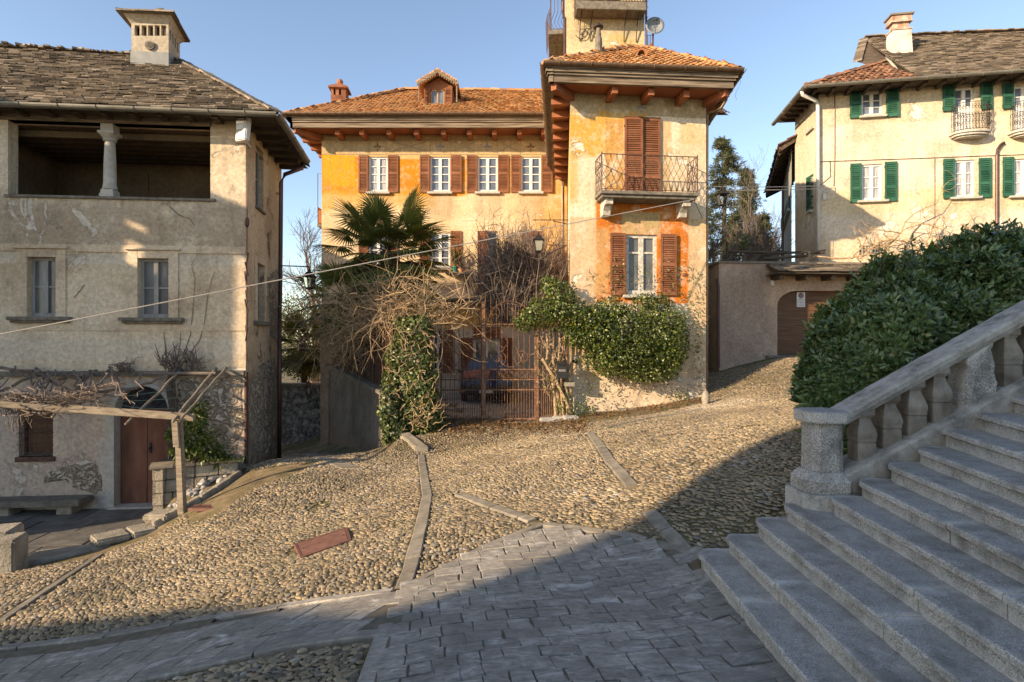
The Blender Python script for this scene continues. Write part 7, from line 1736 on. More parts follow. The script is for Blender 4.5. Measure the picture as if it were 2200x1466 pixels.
for i, (px, py, d) in enumerate(((1140, 640, 16.4), (1165, 640, 16.5), (1085, 640, 17.0), (1190, 640, 16.6))): branch_tree(mb, P(px, py, d), 2.5, .35, 3, .025, 40+i, 3, .6, 5, .2, .004)
s2_ = tag(obj('bare_sapling', mb, m_twig.m, fix=False, loc=P(1140, 640, 16.4)), 'thin upright leafless twigs rising before the villa wall above the gate', 'sapling')
# ------------------------------------------------------------------ palm
def fan_palm(name, label, base, crown, nfr, plen, blade, mat, seed=1, group=None, yellow=.0, trunk_r=.13):
    rp = random.Random(seed); pal = thing(name, label, 'palm tree', base, group); mb = MB(); base = Vector(base); crown = Vector(crown); n = 14; pts = []; rs = []
    for k in range(n+1): t = k/n; pts.append(base.lerp(crown, t)); rs.append(trunk_r*(1.0+.35*math.sin(k*2.4)*.3+(.5 if t > .6 else 0)*min(1, (t-.6)*3 if t > .6 else 0)))
    mb.tube(pts, rs, 9)
    for k in range(130):
        t = rp.uniform(.05, 1); p = base.lerp(crown, t); a = rp.uniform(0, 6.28); r_ = trunk_r*1.25; q_ = p+Vector((math.cos(a)*r_, math.sin(a)*r_, 0)); mb.tube([q_, q_+Vector((math.cos(a)*.09, math.sin(a)*.09, rp.uniform(-.15, .12)))], [.02, .004], 3)
    obj('trunk', mb, m_bark.m, pal)
    vs = []; ts = []; pm = MB()
    for f in range(nfr):
        az = f*2.4+rp.uniform(-.3, .3); el = lerp(1.2, -1.0, ((f+.5)/nfr)**.85)+rp.uniform(-.15, .15); d = Vector((math.cos(az)*math.cos(el), math.sin(az)*math.cos(el), math.sin(el))); L = plen*rp.uniform(.8, 1.15)
        p0 = crown+Vector((0, 0, .1*math.sin(el))); p1 = p0+d*L*.55; p2 = p0+d*L+Vector((0, 0, -.16*L*math.cos(el))); pm.tube([p0, p1, p2], [.016, .012, .009], 4)
        dd = (p2-p1).normalized(); s = dd.cross(Vector((0, 0, 1))); 
        if s.length < .1: s = Vector((1, 0, 0))
        s.normalize(); u_ = s.cross(dd).normalized(); nbld = 38; B = blade*rp.uniform(.85, 1.1); droop = rp.uniform(.1, .4)
        for b in range(nbld):
            a = lerp(-2.45, 2.45, b/(nbld-1)); bd = (dd*math.cos(a)+s*math.sin(a)+u_*(.22*math.cos(a)-.18*abs(math.sin(a)))).normalized(); Lb = B*(.72+.28*math.cos(a*.55))*rp.uniform(.92, 1.05)
            w_ = bd.cross(u_).normalized()*.0165*B/.6; o_ = len(vs); m1 = p2+bd*Lb*.5+u_*.01; t1 = p2+bd*Lb+Vector((0, 0, -droop*Lb*rp.uniform(.2, .7)))
            vs += [p2, m1+w_*1.2, m1-w_*1.2, m1-u_*.018, t1]; ts += [(o_, o_+1, o_+3), (o_, o_+3, o_+2), (o_+1, o_+4, o_+3), (o_+3, o_+4, o_+2)]
    obj('petiole', pm, m_vinedark.m, pal); np_obj('frond', np.array([tuple(v_) for v_ in vs]), tris=np.array(ts), mats=mat, parent=pal)
    return pal
fan_palm('fan_palm', 'tall fan palm with green fronds in front of the orange villa', (X(815, 17.5), 17.5, -.1), P(834, 540, 17.3), 62, 1.3, .95, m_palm.m, 4)
fan_palm('fan_palm', 'dark low fan palm leaning out over the alley wall', (X(745, 16.8), 16.8, -.2), P(735, 640, 16.6), 16, .85, .8, m_palm.m, 9, None, trunk_r=.09)
fan_palm('fan_palm', 'small yellowing fan palm behind the grey alley wall', (X(655, 21), 21, -1.5), P(652, 740, 20.5), 20, .75, .8, m_palmyel.m, 14, None, trunk_r=.1)
# ------------------------------------------------------------------ trees
def bare_tree(name, label, base, h, spread, seed, mat, levels=4, r0=.14, nb=3, grp=None):
    t_ = thing(name, label, 'tree', base, grp); mb = MB(); branch_tree(mb, base, h, spread, levels, r0, seed, nb, .22, 5, .3, .006); obj('branch', mb, mat, t_, fix=False); return t_
bare_tree('bare_tree', 'dark leafless tree rising behind the alley wall', (X(668, 24), 24, -1.0), 8.0, .75, 21, m_vinedark.m, 5, .26, 3)
def conifer(name, label, base, h, rad, seed, mat, tiers=20, crown0=.25, nt=70, drop=.25, grp=None):
    rc = random.Random(seed); base = Vector(base); t_ = thing(name, label, 'conifer', base, grp); mb = MB(); mb.tube([base, base+Vector((0, 0, h*.5)), base+Vector((rc.gauss(0, .1), 0, h))], [h*.018, h*.012, .03], 8); P_ = []; D_ = []
    for k in range(tiers):
        t = crown0+(1-crown0)*(k/tiers)**.9; z_ = base.z+h*t; R_ = rad*(1-((t-crown0)/(1-crown0))**1.5)*rc.uniform(.65, 1.1)+.15
        for b in range(rc.randint(3, 5)):
            a = rc.uniform(0, 6.28); d = Vector((math.cos(a), math.sin(a), -.02)); p0 = Vector((base.x, base.y, z_)); L = R_*rc.uniform(.7, 1.1); pts = [p0, p0+d*L*.5+Vector((0, 0, .08*L)), p0+d*L+Vector((0, 0, -drop*L*.5))]; mb.tube(pts, [.035, .022, .008], 4, cap=False)
            for j in range(nt//4):
                q_ = rc.uniform(.25, 1.0); c = pts[1].lerp(pts[2], max(0, q_*2-1)) if q_ > .5 else pts[0].lerp(pts[1], q_*2); s = .22+.2*R_*(1-q_*.4)
                P_.append((c.x+rc.gauss(0, s*.5), c.y+rc.gauss(0, s*.5), c.z+rc.gauss(0, s*.26)-abs(rc.gauss(0, drop*.35)))); D_.append((d.x*.6+rc.gauss(0, .5), d.y*.6+rc.gauss(0, .5), rc.gauss(.05, .45)-drop*.8))
    obj('trunk', mb, m_bark.m, t_); P_ = np.array(P_); D_ = np.array(D_); n = len(P_); parts = []
    for j in range(12): parts.append(leaf_arrays(P_+unit(n)*.12, D_+unit(n)*.6, unit(n), RNG.uniform(.16, .36, n), RNG.uniform(.03, .06, n), .1, .1))
    cat_leaf('crown', parts, mat, t_)
conifer('pine_tree', 'tall blue green pine with open tiers behind the wing', (X(1556, 42), 42, 2), 15.2, 3.0, 3, m_needle.m, 20, .42, 76, .12)
conifer('spruce_tree', 'slim spruce with drooping branches right of the tall pine', (X(1604, 40), 40, 2), 12.4, 2.0, 5, m_needle.m, 24, .2, 60, .5)
conifer('spruce_tree', 'shorter spruce with hanging branches beside the rear annex', (X(1640, 38), 38, 2), 8.8, 1.9, 8, m_needle.m, 20, .15, 60, .6)
conifer('spruce_tree', 'dark spruce hidden low behind the lantern and the pine', (X(1575, 36), 36, 2), 8.2, 1.8, 11, m_needle.m, 18, .2, 44, .4)
for i, (px, d, h, lab) in enumerate(((1530, 33, 7.5, 'thin leafless tree just right of the wing wall'), (1545, 30, 6.0, 'low leafless sapling above the brown passage door'), (1585, 31, 6.4, 'leafless shrub tree above the left end of the terrace trellis'), (1625, 30, 6.2, 'leafless shrub tree above the middle of the trellis'), (1660, 33, 9.0, 'pale leafless tree just left of the rear annex'), (1672, 36, 12.0, 'tallest hazy leafless tree behind the rear annex eave'), (1600, 44, 9.5, 'far leafless tree between the two spruces'), (1650, 46, 11, 'far pale bare tree seen behind the shorter spruce'))):
    bare_tree('bare_tree', lab, (X(px, d), d, 2.0), h, .42, 60+i, m_twig.m, 5 if i in (1, 2, 3, 4) else 4, .09, 3, None)
bl_ = px_blobs([(1545, 535, 32, 40, 40, 1.2, 420), (1600, 530, 31, 50, 40, 1.2, 500), (1655, 530, 31, 40, 50, 1.2, 420)])
us = tag(cat_leaf('winter_undergrowth', blob_leaves(bl_, .12, .05, k_in=.05), m_deadleaf.m), 'russet winter undergrowth above the garage terrace', 'undergrowth', kind='stuff')
bl_ = px_blobs([(1600, 520, 30, 18, 20, .5, 120)]); cat_leaf('yellow_shrub', blob_leaves(bl_, .25, .05, k_in=.05), m_shrub.m); bpy.data.objects['yellow_shrub']['label'] = 'small yellow green shrub in the russet undergrowth behind the trellis'; bpy.data.objects['yellow_shrub']['category'] = 'shrub'
# far wooded slopes and planting closing the gaps
bl_ = px_blobs([(630, 690, 26, 40, 50, 1.5, 900), (600, 720, 24, 40, 60, 1.2, 700), (690, 720, 25, 30, 60, 1.2, 700), (645, 780, 22, 50, 40, .8, 800), (640, 650, 30, 40, 30, 1.5, 300)])
al = thing('evergreen_shrub', 'dark green shrubbery behind the grey alley wall', 'shrub', (X(650, 23), 23, -1.5)); cat_leaf('foliage', blob_leaves(bl_, .16, .06, k_in=.3), m_ivydark.m, al)
# terrace vine of the cream house
tv = thing('bare_terrace_vine', 'gnarled leafless vine spreading over the garage terrace in front of the cream house', 'vine', P(1790, 560, 18.9)); mb = MB()
def crooked(mb, p, d, L, r, lv):
    pts = [p.copy()]; rs = [r]
    for k in range(7):
        d = (d+Vector((rv.gauss(0, .34), rv.gauss(0, .2), rv.gauss(0, .3)))).normalized(); p = p+d*L/7; pts.append(p.copy()); rs.append(r*(1-.6*(k+1)/7))
    mb.tube(pts, rs, 5, cap=False)
    if lv > 0:
        for j in range(5): i = rv.randint(2, 7); crooked(mb, pts[i], (d*.5+Vector((rv.gauss(0, .9), rv.gauss(0, .4), rv.gauss(.15, .6)))).normalized(), L*rv.uniform(.35, .6), rs[i]*.7, lv-1)
for px, py, d, dr, L in ((1790, 556, 18.6, (1, 0, .35), 2.4), (1790, 556, 18.6, (-.8, 0, .35), 1.3), (1850, 556, 18.5, (1, 0, .3), 2.6), (1890, 550, 18.4, (.9, 0, .45), 2.6), (1960, 540, 18.2, (1, 0, .25), 2.4), (2040, 520, 18.1, (.8, 0, .5), 2.0), (1830, 556, 18.5, (.3, 0, .8), 1.2), (1990, 530, 18.2, (.2, 0, .8), 1.2), (2100, 505, 18.0, (1, 0, .4), 1.8)):
    crooked(mb, P(px, py, d), Vector(dr).normalized(), L, .035, 2)
obj('branch', mb, m_vine.m, tv, fix=False)
# leaf litter by the gate
n = 2600; px = np.concatenate([RNG.uniform(925, 1260, 2000), RNG.uniform(1250, 1512, 600)]); py = np.concatenate([RNG.normal(916, 11, 2000), 895-(px[2000:]-1250)*.145+np.abs(RNG.normal(0, 7, 600))])
pos = np.array([tuple(G(a, b, 9, 18)) for a, b in zip(px, py)]); pos[:, 2] += RNG.uniform(.012, .05, n)
v_, t_ = leaf_arrays(pos, unit(n)*np.array([1, 1, .3]), unit(n)*.5+np.array([0, 0, 1.]), RNG.uniform(.05, .1, n), RNG.uniform(.03, .055, n)); tag(np_obj('fallen_leaves', v_, tris=t_, mats=m_deadleaf.m), 'brown fallen leaves along the gate and the foot of the wing', 'fallen leaves', kind='stuff')
# moss tufts and weeds between the cobbles
n = 2600; px = RNG.uniform(150, 1700, n); py = RNG.uniform(900, 1320, n); k = inpoly(px, py, POLY_A); px, py = px[k], py[k]; kk = (np.sin(px*.013)*np.sin(py*.031+1) > .25); px, py = px[kk], py[kk]
pos = np.array([tuple(G(a, b)) for a, b in zip(px, py)]); n = len(pos); pos[:, 2] += .002; parts = []
for j in range(3): parts.append(leaf_arrays(pos+RNG.normal(size=(n, 3))*np.array([.03, .03, 0]), unit(n)*.8+np.array([0, 0, .7]), unit(n), RNG.uniform(.02, .045, n), .008))
tag(cat_leaf('moss_and_weeds', parts, m_ivydark.m), 'sparse moss and weeds in the joints of the cobbles', 'weeds', kind='stuff')
# ------------------------------------------------------------------ gate, garden walls, lamps and small things
gp0, gp1 = P(946, 905, 14.62), P(1152, 905, 14.72); IF = Fr((gp0.x, gp0.y), (gp1.x, gp1.y)); zg0 = -.06
gt = thing('iron_gate', 'tall rusty wrought iron gate with scrollwork and two leaves', 'gate', ((gp0.x+gp1.x)/2, gp0.y, zg0))
uc = IF.U(1038.5); zlow = IF.uz(1050, 838)[1]; zb1, zb2 = IF.uz(1050, 816)[1], IF.uz(1050, 794)[1]; zmid = IF.uz(1050, 697)[1]
def gate_leaf(u0, u1, ztops):
    mb = MB(); r = .009
    for zz in (zg0+.05, zlow, zb1, zb2, zmid): mb.box(IF, u0, u1, zz-.014, zz+.014, -.014, .014)
    for uu in (u0, u1): mb.box(IF, uu-.018, uu+.018, zg0, zmid+.05, -.018, .018)
    n = 9
    for k in range(n+1):
        u = lerp(u0, u1, k/n); zt = ztops(u); mb.tube([IF.pt(u, zg0+.05, 0), IF.pt(u, zt-.12, 0), IF.pt(u, zt, 0)], [r, r, .003], 4, cap=False)
    for k in range(n): u = lerp(u0, u1, (k+.5)/n); mb.tube([IF.pt(u, zg0+.05, 0), IF.pt(u, zlow+.03, 0), IF.pt(u, zlow+.1, 0)], [r*.9, r*.9, .003], 4, cap=False)
    for k in range(n):      # band of small scrolls
        u = lerp(u0, u1, (k+.5)/n); rr = (u1-u0)/n*.36
        scroll(mb, IF, u, lerp(zb1, zb2, .28), rr, .004, 1.15, R(60), 1, .008, 14); scroll(mb, IF, u, lerp(zb1, zb2, .74), rr, .004, 1.15, R(240), 1, .008, 14)
    w_ = (u1-u0)/2
    for sx, cx_ in ((1, u0+w_*.5), (-1, u0+w_*1.5)):   # large scrolls above the band
        scroll(mb, IF, cx_, zb2+.30, .24, .006, 1.35, R(-90), sx, .009, 26)
        pts = [IF.pt(cx_+sx*w_*.42*math.sin(t), zb2+.18+1.0*t/3.0+.15*math.sin(2*t), .006) for t in np.linspace(0, 2.8, 14)]; mb.tube(pts, .008, 4, cap=False)
    pts = [IF.pt(u0+w_+w_*.5*math.cos(t), zb2+.42+.36*math.sin(t), .006) for t in np.linspace(math.pi, 2*math.pi, 16)]; mb.tube(pts, .009, 4, cap=False)
    pts = [IF.pt(u0+w_+w_*.9*math.cos(t), zmid-.02+.62*math.sin(t), .006) for t in np.linspace(0.1, math.pi-.1, 18)]; mb.tube(pts, .009, 4, cap=False)
    for sx, cx_ in ((1, u0+w_*.35), (-1, u0+w_*1.65)): scroll(mb, IF, cx_, zmid+.32, .17, .006, 1.3, R(-60), sx, .008, 20)
    return mb
zt_l = lambda u: IF.uz(1000, 672)[1]-.0+.0+.45*(u/uc)**1.5
zt_r = lambda u: IF.uz(1000, 640)[1]+.12-.5*((u-uc)/(IF.L-uc))
o = obj('gate_leaf', gate_leaf(.02, uc-.05, zt_l), m_darkrust.m, gt); o['label'] = 'dark left gate leaf'
o = obj('gate_leaf', gate_leaf(uc+.05, IF.L-.03, zt_r), m_rust.m, gt); o['label'] = 'rusty orange right gate leaf'
mb = MB(); mb.box(IF, uc-.035, uc+.045, zg0-.02, IF.uz(1040, 653)[1], -.03, .04); mb.box(IF, uc-.045, uc+.055, IF.uz(1040, 653)[1], IF.uz(1040, 653)[1]+.05, -.04, .05); obj('meeting_post', mb, m_rust.m, gt)
mb = MB(); mb.box(IF, IF.L-.0, IF.L+.06, zg0-.1, IF.uz(1150, 700)[1], -.03, .03); mb.box(IF, IF.L-.06, IF.L+.08, zlow+.05, zlow+.1, .03, .05); obj('hinge_post', mb, m_rust.m, gt)
u0, u1 = IF.L+.06, IF.L+.80; mb = MB()
for zz in (zg0+.06, zlow, zb1, zb2, zmid): mb.box(IF, u0, u1, zz-.012, zz+.012, -.012, .012)
for k in range(8):
    u = lerp(u0+.03, u1, k/7); zt = zmid+.1; mb.tube([IF.pt(u, zg0, 0), IF.pt(u, zt, 0)], .011, 4)
    if k < 7: u += (u1-u0)/14; mb.tube([IF.pt(u, zg0, 0), IF.pt(u, zlow+.1, 0)], .009, 4); scroll(mb, IF, u, (zb1+zb2)/2, .05, .004, 1.2, 0, 1, .008, 12)
for sx in (1, -1): mb.tube([IF.pt((u0+u1)/2+sx*.3*math.cos(t), zb2+.5+.5*math.sin(t), 0) for t in np.linspace(-1.5, 1.5, 12)], .008, 4)
obj('side_panel', mb, m_rust.m, gt)
mb = MB(); mb.box(IF, -.05, IF.L+.1, zg0-.16, zg0-.03, -.15, .12); structure(obj('gate_threshold', mb, m_curb.m, bevel=.01))
mb = MB()
for i in range(7):
    for j in range(9):
        x0, y0 = -3.2+j*.75+(i % 2)*.3, 14.95+i*1.05; z_ = gz(x0+.3, y0+.4)+.012; mb.abox((x0, y0, z_-.1), (x0+.73, y0+1.03, z_+rnd(0, .006)))
structure(obj('yard_paving', mb, m_slab.m, fix=False))
# mailbox and doorbells
u, z_ = IF.uz(1208, 800); mb = MB(); c = P(1207, 800, 14.55); mb.abox((c.x-.13, c.y-.12, c.z-.16), (c.x+.13, c.y+.05, c.z+.2)); mbx = thing('letter_box', 'black metal letter box beside the gate', 'letter box', (c.x, c.y, c.z-.16)); obj('body', mb, m_blackplastic.m, mbx, bevel=.01)
mb = MB(); mb.hexa([(c.x-.15, c.y-.16, c.z+.2), (c.x+.15, c.y-.16, c.z+.2), (c.x+.15, c.y+.06, c.z+.201), (c.x-.15, c.y+.06, c.z+.201), (c.x-.15, c.y-.16, c.z+.22), (c.x+.15, c.y-.16, c.z+.22), (c.x+.13, c.y+.06, c.z+.30), (c.x-.13, c.y+.06, c.z+.30)]); obj('lid', mb, m_blackplastic.m, mbx)
mb = MB(); mb.abox((c.x-.09, c.y-.125, c.z+.02), (c.x+.09, c.y-.1205, c.z+.08)); obj('name_plate', mb, m_gutter.m, mbx)
mb = MB(); c2 = P(1216, 825, 14.7); mb.abox((c2.x-.05, 14.55, c2.z-.06), (c2.x+.22, 15.0, c2.z+.05)); tag(obj('stone_ledge', mb, m_curb.m, bevel=.008), 'short stone ledge on the wing wall under the letter box', 'ledge')
mb = MB(); mb.box(TF, TF.U(1226), TF.U(1234), TF.uz(1230, 778)[1], TF.uz(1230, 773)[1], 0, .05); mb.box(TF, TF.U(1235), TF.U(1240), TF.uz(1230, 781)[1], TF.uz(1230, 773)[1], 0, .05); tag(obj('doorbell', mb, m_blackplastic.m), 'small dark doorbell on the wing wall above the letter box', 'doorbell')
# flat stones lying by the gate
for (px, py, d, w_) in ((1185, 905, 14.2, .3), (1205, 901, 14.3, .22), (1226, 900, 14.4, .18)):
    p = G(px, py); mb = MB(); post_block(mb, p, w_, .13, p.z-.02, p.z+.08, rnd(-.3, .3)); tag(obj('flat_stone', mb, m_pebble.m, bevel=.02, loc=p), 'loose pale flat stone lying at the foot of the gate side panel', 'stone', 'loose flat stones by the gate')
p = G(1516, 868); mb = MB(); mb.sphere((p.x, p.y, p.z+.12), .13, 8, 6, (.8, .8, 1.7)); tag(obj('guard_stone', mb, m_stoneblock.m, smooth=True, loc=p), 'small rounded guard stone at the right corner of the wing', 'guard stone')
# retaining wall along the alley, with cap and dark fence
wA, wB = (X(838, 13.5), 13.5), (X(706, 17.2), 17.2); WF = Fr(wB, wA)
mp_ret = mat_plaster('damp_grey_brown_render', [(.14, .115, .09), (.22, .18, .14), (.29, .24, .19)], patches=[(-8, 0, -2, -.55, (.24, .175, .125), .15, .1, .8)], stain=(.04, .035, .03), stain_amt=.7, streak_amt=.9, crack=.8, bump=.6)
rw_ = thing('garden_retaining_wall', 'damp grey rendered retaining wall of the villa garden along the alley', 'wall', (wA[0]-.5, wA[1]+1, -1.2)); mb = MB()
def rz(u): return lerp(1.22, .62, u/WF.L)
mb.quad(WF.pt(0, -2.2), WF.pt(WF.L, -2.2), WF.pt(WF.L, rz(WF.L)), WF.pt(0, rz(0))); e2 = (WF.pt(WF.L, 0).x+.25, 13.55)
mb.quad(WF.pt(WF.L, -2.2), (e2[0], e2[1]+.3, -2.2), (e2[0], e2[1]+.3, .6), WF.pt(WF.L, rz(WF.L))); obj('wall', mb, mp_ret.m, rw_)
mb = MB(); mb.hexa([WF.pt(-.05, rz(0), .09), WF.pt(WF.L+.1, rz(WF.L), .09), WF.pt(WF.L+.1, rz(WF.L), -.35), WF.pt(-.05, rz(0), -.35)]+[WF.pt(-.05, rz(0)+.1, .09), WF.pt(WF.L+.1, rz(WF.L)+.1, .09), WF.pt(WF.L+.1, rz(WF.L)+.1, -.35), WF.pt(-.05, rz(0)+.1, -.35)]); obj('cap_stone', mb, m_sillold.m, rw_, bevel=.015)
# garden soil behind it
mb = MB(); mb.add([WF.pt(0, .9, -.3), WF.pt(WF.L, .45, -.3), (X(945, 14.8), 14.8, -.05), (X(945, 19), 19, 0), (X(700, 22), 22, .3)], [(0, 1, 2, 3, 4)]); structure(obj('garden_soil', mb, m_soil.m, fix=False))
fz0, fz1 = lambda u: rz(u)+.12, lambda u: lerp(2.75, 2.3, u/WF.L); m_screen = mat_simple('dark_brown_screen', (.05, .028, .018), (.11, .062, .038), 5, .8, .2, 0, .3, 30, .008, stretch=(6, 6, .5))
fn = thing('garden_fence', 'dark brown boarded fence with iron rails on top of the retaining wall', 'fence', (wA[0]-.5, wA[1]+1, .9)); mb = MB()
mb.quad(WF.pt(.1, fz0(0), -.16), WF.pt(WF.L-.2, fz0(WF.L), -.16), WF.pt(WF.L-.2, fz1(WF.L), -.16), WF.pt(.1, fz1(0), -.16)); mb.quad(WF.pt(.1, fz0(0), -.18), WF.pt(WF.L-.2, fz0(WF.L), -.18), WF.pt(WF.L-.2, fz1(WF.L), -.18), WF.pt(.1, fz1(0), -.18)); obj('screen', mb, m_screen.m, fn, fix=False)
for k in range(8):
    u = lerp(.1, WF.L-.15, k/7); mb = MB(); mb.tube([WF.pt(u, fz0(u), -.13), WF.pt(u, fz1(u)+.1, -.13)], .02, 5); obj('post', mb, m_darkrust.m, fn)
mb = MB()
for k in range(34): u = lerp(.1, WF.L-.15, k/33); mb.tube([WF.pt(u, fz0(u), -.125), WF.pt(u, fz1(u)-.2, -.125)], .007, 4)
for f_ in (.35, .9): mb.tube([WF.pt(.1, lerp(fz0(0), fz1(0), f_), -.12), WF.pt(WF.L-.15, lerp(fz0(WF.L), fz1(WF.L), f_), -.12)], .012, 4)
obj('rail', mb, m_darkrust.m, fn)
pp = P(700, 800, 17.3); gpil = thing('gate_pillar', 'slim reddish plastered pillar at the far end of the retaining wall', 'pillar', (pp.x, pp.y, -1.4)); mb = MB(); mb.abox((pp.x-.13, pp.y-.13, -2), (pp.x+.13, pp.y+.13, 2.75)); obj('shaft', mb, mp_pink.m, gpil, bevel=.015)
mb = MB(); mb.abox((pp.x-.2, pp.y-.2, 2.75), (pp.x+.2, pp.y+.2, 2.86)); obj('cap', mb, m_sillold.m, gpil, bevel=.015)
mb = MB(); mb.tube([P(752, 645, 17.5), P(692, 705, 17.5)], .01, 4); mb.tube([P(760, 690, 16.5), P(700, 690, 17.3)], .012, 4)
# alley end wall
aw = thing('alley_wall', 'grey flaking stone wall closing the alley between the houses', 'wall', (X(645, 18.3), 18.3, -1.5)); AWF = Fr((X(585, 18.5), 18.5), (X(712, 18.1), 18.1)); zt = AWF.uz(650, 832)[1]
mb = MB(); mb.box(AWF, -1.0, AWF.L+.6, -3, zt, -.4, 0); obj('wall', mb, m_greyrubble.m, aw); mb = MB(); mb.box(AWF, -1.0, AWF.L+.6, zt, zt+.1, -.45, .06); obj('cap_stone', mb, m_sillold.m, aw)
# lanterns
def lantern(name, label, top, s, mat=m_iron.m, hang=None, glass=None):
    """four sided street lantern: top = point of the roof finial"""
    top = Vector(top); L = thing(name, label, 'lantern', top-Vector((0, 0, 1.0*s))); mb = MB()
    def sq(r, z): return [top+Vector((a*r*s, b*r*s, z*s)) for a, b in ((-1, -1), (1, -1), (1, 1), (-1, 1))]
    mb.hexa(sq(.30, -.40)+sq(.26, -.35)); mb.hexa(sq(.24, -.349)+sq(.12, -.20)); mb.hexa(sq(.15, -.199)+sq(.11, -.15)); mb.hexa(sq(.08, -.149)+sq(.05, -.06)); mb.sphere(top+Vector((0, 0, -.03*s)), .05*s, 8, 6); obj('roof', mb, mat, L)
    mb = MB(); t_, b_ = sq(.235, -.40), sq(.15, -.93)
    for k in range(4): mb.beam(t_[k], b_[k], .03*s, .03*s); mb.beam(b_[k], b_[(k+1) % 4], .035*s, .035*s); mb.beam(t_[k], t_[(k+1) % 4], .03*s, .03*s)
    mb.hexa(sq(.13, -.99)+sq(.15, -.945)); mb.sphere(top+Vector((0, 0, -1.01*s)), .045*s, 8, 5); obj('frame', mb, mat, L)
    mb = MB(); t_, b_ = sq(.225, -.41), sq(.145, -.92)
    for k in range(4): mb.quad(t_[k], t_[(k+1) % 4], b_[(k+1) % 4], b_[k])
    g_ = M('clear_lantern_glass', .05, .5); g_.color((.75, .74, .68)); g_.b.inputs['Transmission Weight'].default_value = 1.0; g_.b.inputs['IOR'].default_value = 1.1
    obj('glass', mb, g_.m if glass is None else glass.m, L, fix=False); mb = MB(); mb.tube([top+Vector((0, 0, -.9*s)), top+Vector((0, 0, -.62*s)), top+Vector((0, 0, -.5*s))], [.03*s, .05*s, .03*s], 8); obj('bulb', mb, m_signwhite.m, L)
    if hang: mb = MB(); hang(mb); obj('bracket', mb, mat, L)
    return L
t1_ = P(1552, 402, 15.3); 
lantern('street_lantern', 'black street lantern on the right flank of the wing', t1_, .52, hang=lambda mb: (mb.tube([t1_, t1_+Vector((0, 0, .06)), P(1553, 388, 15.3), P(1520, 388, 15.5)], .014, 5), mb.tube([P(1545, 390, 15.35), P(1520, 410, 15.5)], .01, 4)))
t2_ = P(1157, 500, 14.9)
lantern('street_lantern', 'glazed lantern standing on a scroll bracket above the gate', t2_, .52, glass=m_lampglass, hang=lambda mb: mb.tube([t2_+Vector((0, 0, -.6)), P(1158, 560, 14.9), P(1190, 540, 14.9), P(1216, 528, 15.0)], .014, 5))
mb = MB(); mb.tube([P(1145, 473, 15.0), P(1222, 473, 15.05), P(1222, 482, 15.0), P(1188, 475, 15.0)], .012, 5); tag(obj('iron_rod', mb, m_iron.m, loc=P(1222, 473, 15.05)), 'thin iron rod reaching left from the wing corner above the gate lantern', 'iron rod')
t3_ = P(665, 578, 14.0)
lantern('street_lantern', 'dark lantern hanging over the alley beside the left house', t3_, .50, hang=lambda mb: mb.tube([t3_, P(664, 573, 14.0), P(598, 571, 14.0)], .016, 5))
t4_ = P(663, 818, 17.6)
lantern('wall_lantern', 'small old lantern on the flaking alley wall', t4_, .46, mat=m_darkrust.m, hang=lambda mb: mb.tube([t4_, P(664, 817, 17.6), P(668, 817, 18.0), P(700, 818, 17.4)], .012, 4))
# satellite dish
sd_ = thing('satellite_dish', 'round grey satellite dish beside the roof turret', 'satellite dish', P(1402, 108, 18.4)); mb = MB(); c = P(1407, 55, 18.3); n = 28; nd = Vector((-.05, -.98, .15)).normalized(); s = nd.cross(Vector((0, 0, 1))).normalized(); u_ = s.cross(nd)
vs = []
for r_, dp in ((.0, .05), (.12, .042), (.22, .02), (.30, -.01)): vs += [c+(s*math.cos(2*math.pi*k/n)+u_*math.sin(2*math.pi*k/n))*max(r_, .001)-nd*dp for k in range(n)]
vs += [p-nd*.012 for p in vs[3*n:4*n]]+[p-nd*.012 for p in vs[0:n]]
mb.add(vs, [(i*n+k, i*n+(k+1) % n, (i+1)*n+(k+1) % n, (i+1)*n+k) for i in range(5) for k in range(n)]); obj('dish', mb, m_dish.m, sd_, smooth=True)
mb = MB(); mb.tube([P(1402, 108, 18.4), P(1403, 75, 18.4), c-nd*.06], .03, 6); mb.tube([P(1398, 110, 18.4), P(1403, 78, 18.4)], .015, 4); obj('mast', mb, m_pipe.m, sd_)
mb = MB(); mb.tube([c+u_*-.28, c+nd*.30+u_*-.02], .008, 4); mb.sphere(c+nd*.30+u_*-.02, .03, 8, 5); obj('feed_arm', mb, m_iron.m, sd_)
mb = MB()
for x_ in (1387, 1392, 1397, 1402): mb.tube([P(x_, 76, 19), P(x_, 108, 19)], .009, 4)
for y_ in (76, 99): mb.tube([P(1385, y_, 19), P(1404, y_, 19)], .01, 4)
tag(obj('roof_railing', mb, m_pipe.m, loc=P(1394, 108, 19)), 'short dark railing on the roof below the satellite dish', 'railing')
# cables
def cable(name, label, pts, r, mat, sag=0.0, grp=None):
    mb = MB(); a, b = Vector(pts[0]), Vector(pts[-1]); n = 30; mb.tube([a.lerp(b, k/n)+Vector((0, 0, -sag*4*(k/n)*(1-k/n))) for k in range(n+1)], r, 5); return tag(obj(name, mb, mat, loc=a), label, 'cable', grp)
cable('cable', 'pale cable crossing the whole square from the wing balcony to the left', [P(1490, 429, 14.7), P(955, 571, 12.2), P(-60, 730, 8.2)][0::2], .011, m_cable.m, .0)
cable('cable', 'upper pale cable between the wing and the cream house', [P(1518, 401, 15.4), P(1772, 399, 19.2)], .011, m_cable.m, .03); cable('cable', 'lower pale cable between the wing and the cream house', [P(1518, 409, 15.4), P(1795, 404, 19.3)], .011, m_cable.m, .03)
cable('cable', 'thin cable looped under the balcony of the wing', [P(1490, 429, 14.75), P(1510, 470, 15.38)], .008, m_darkcable.m)
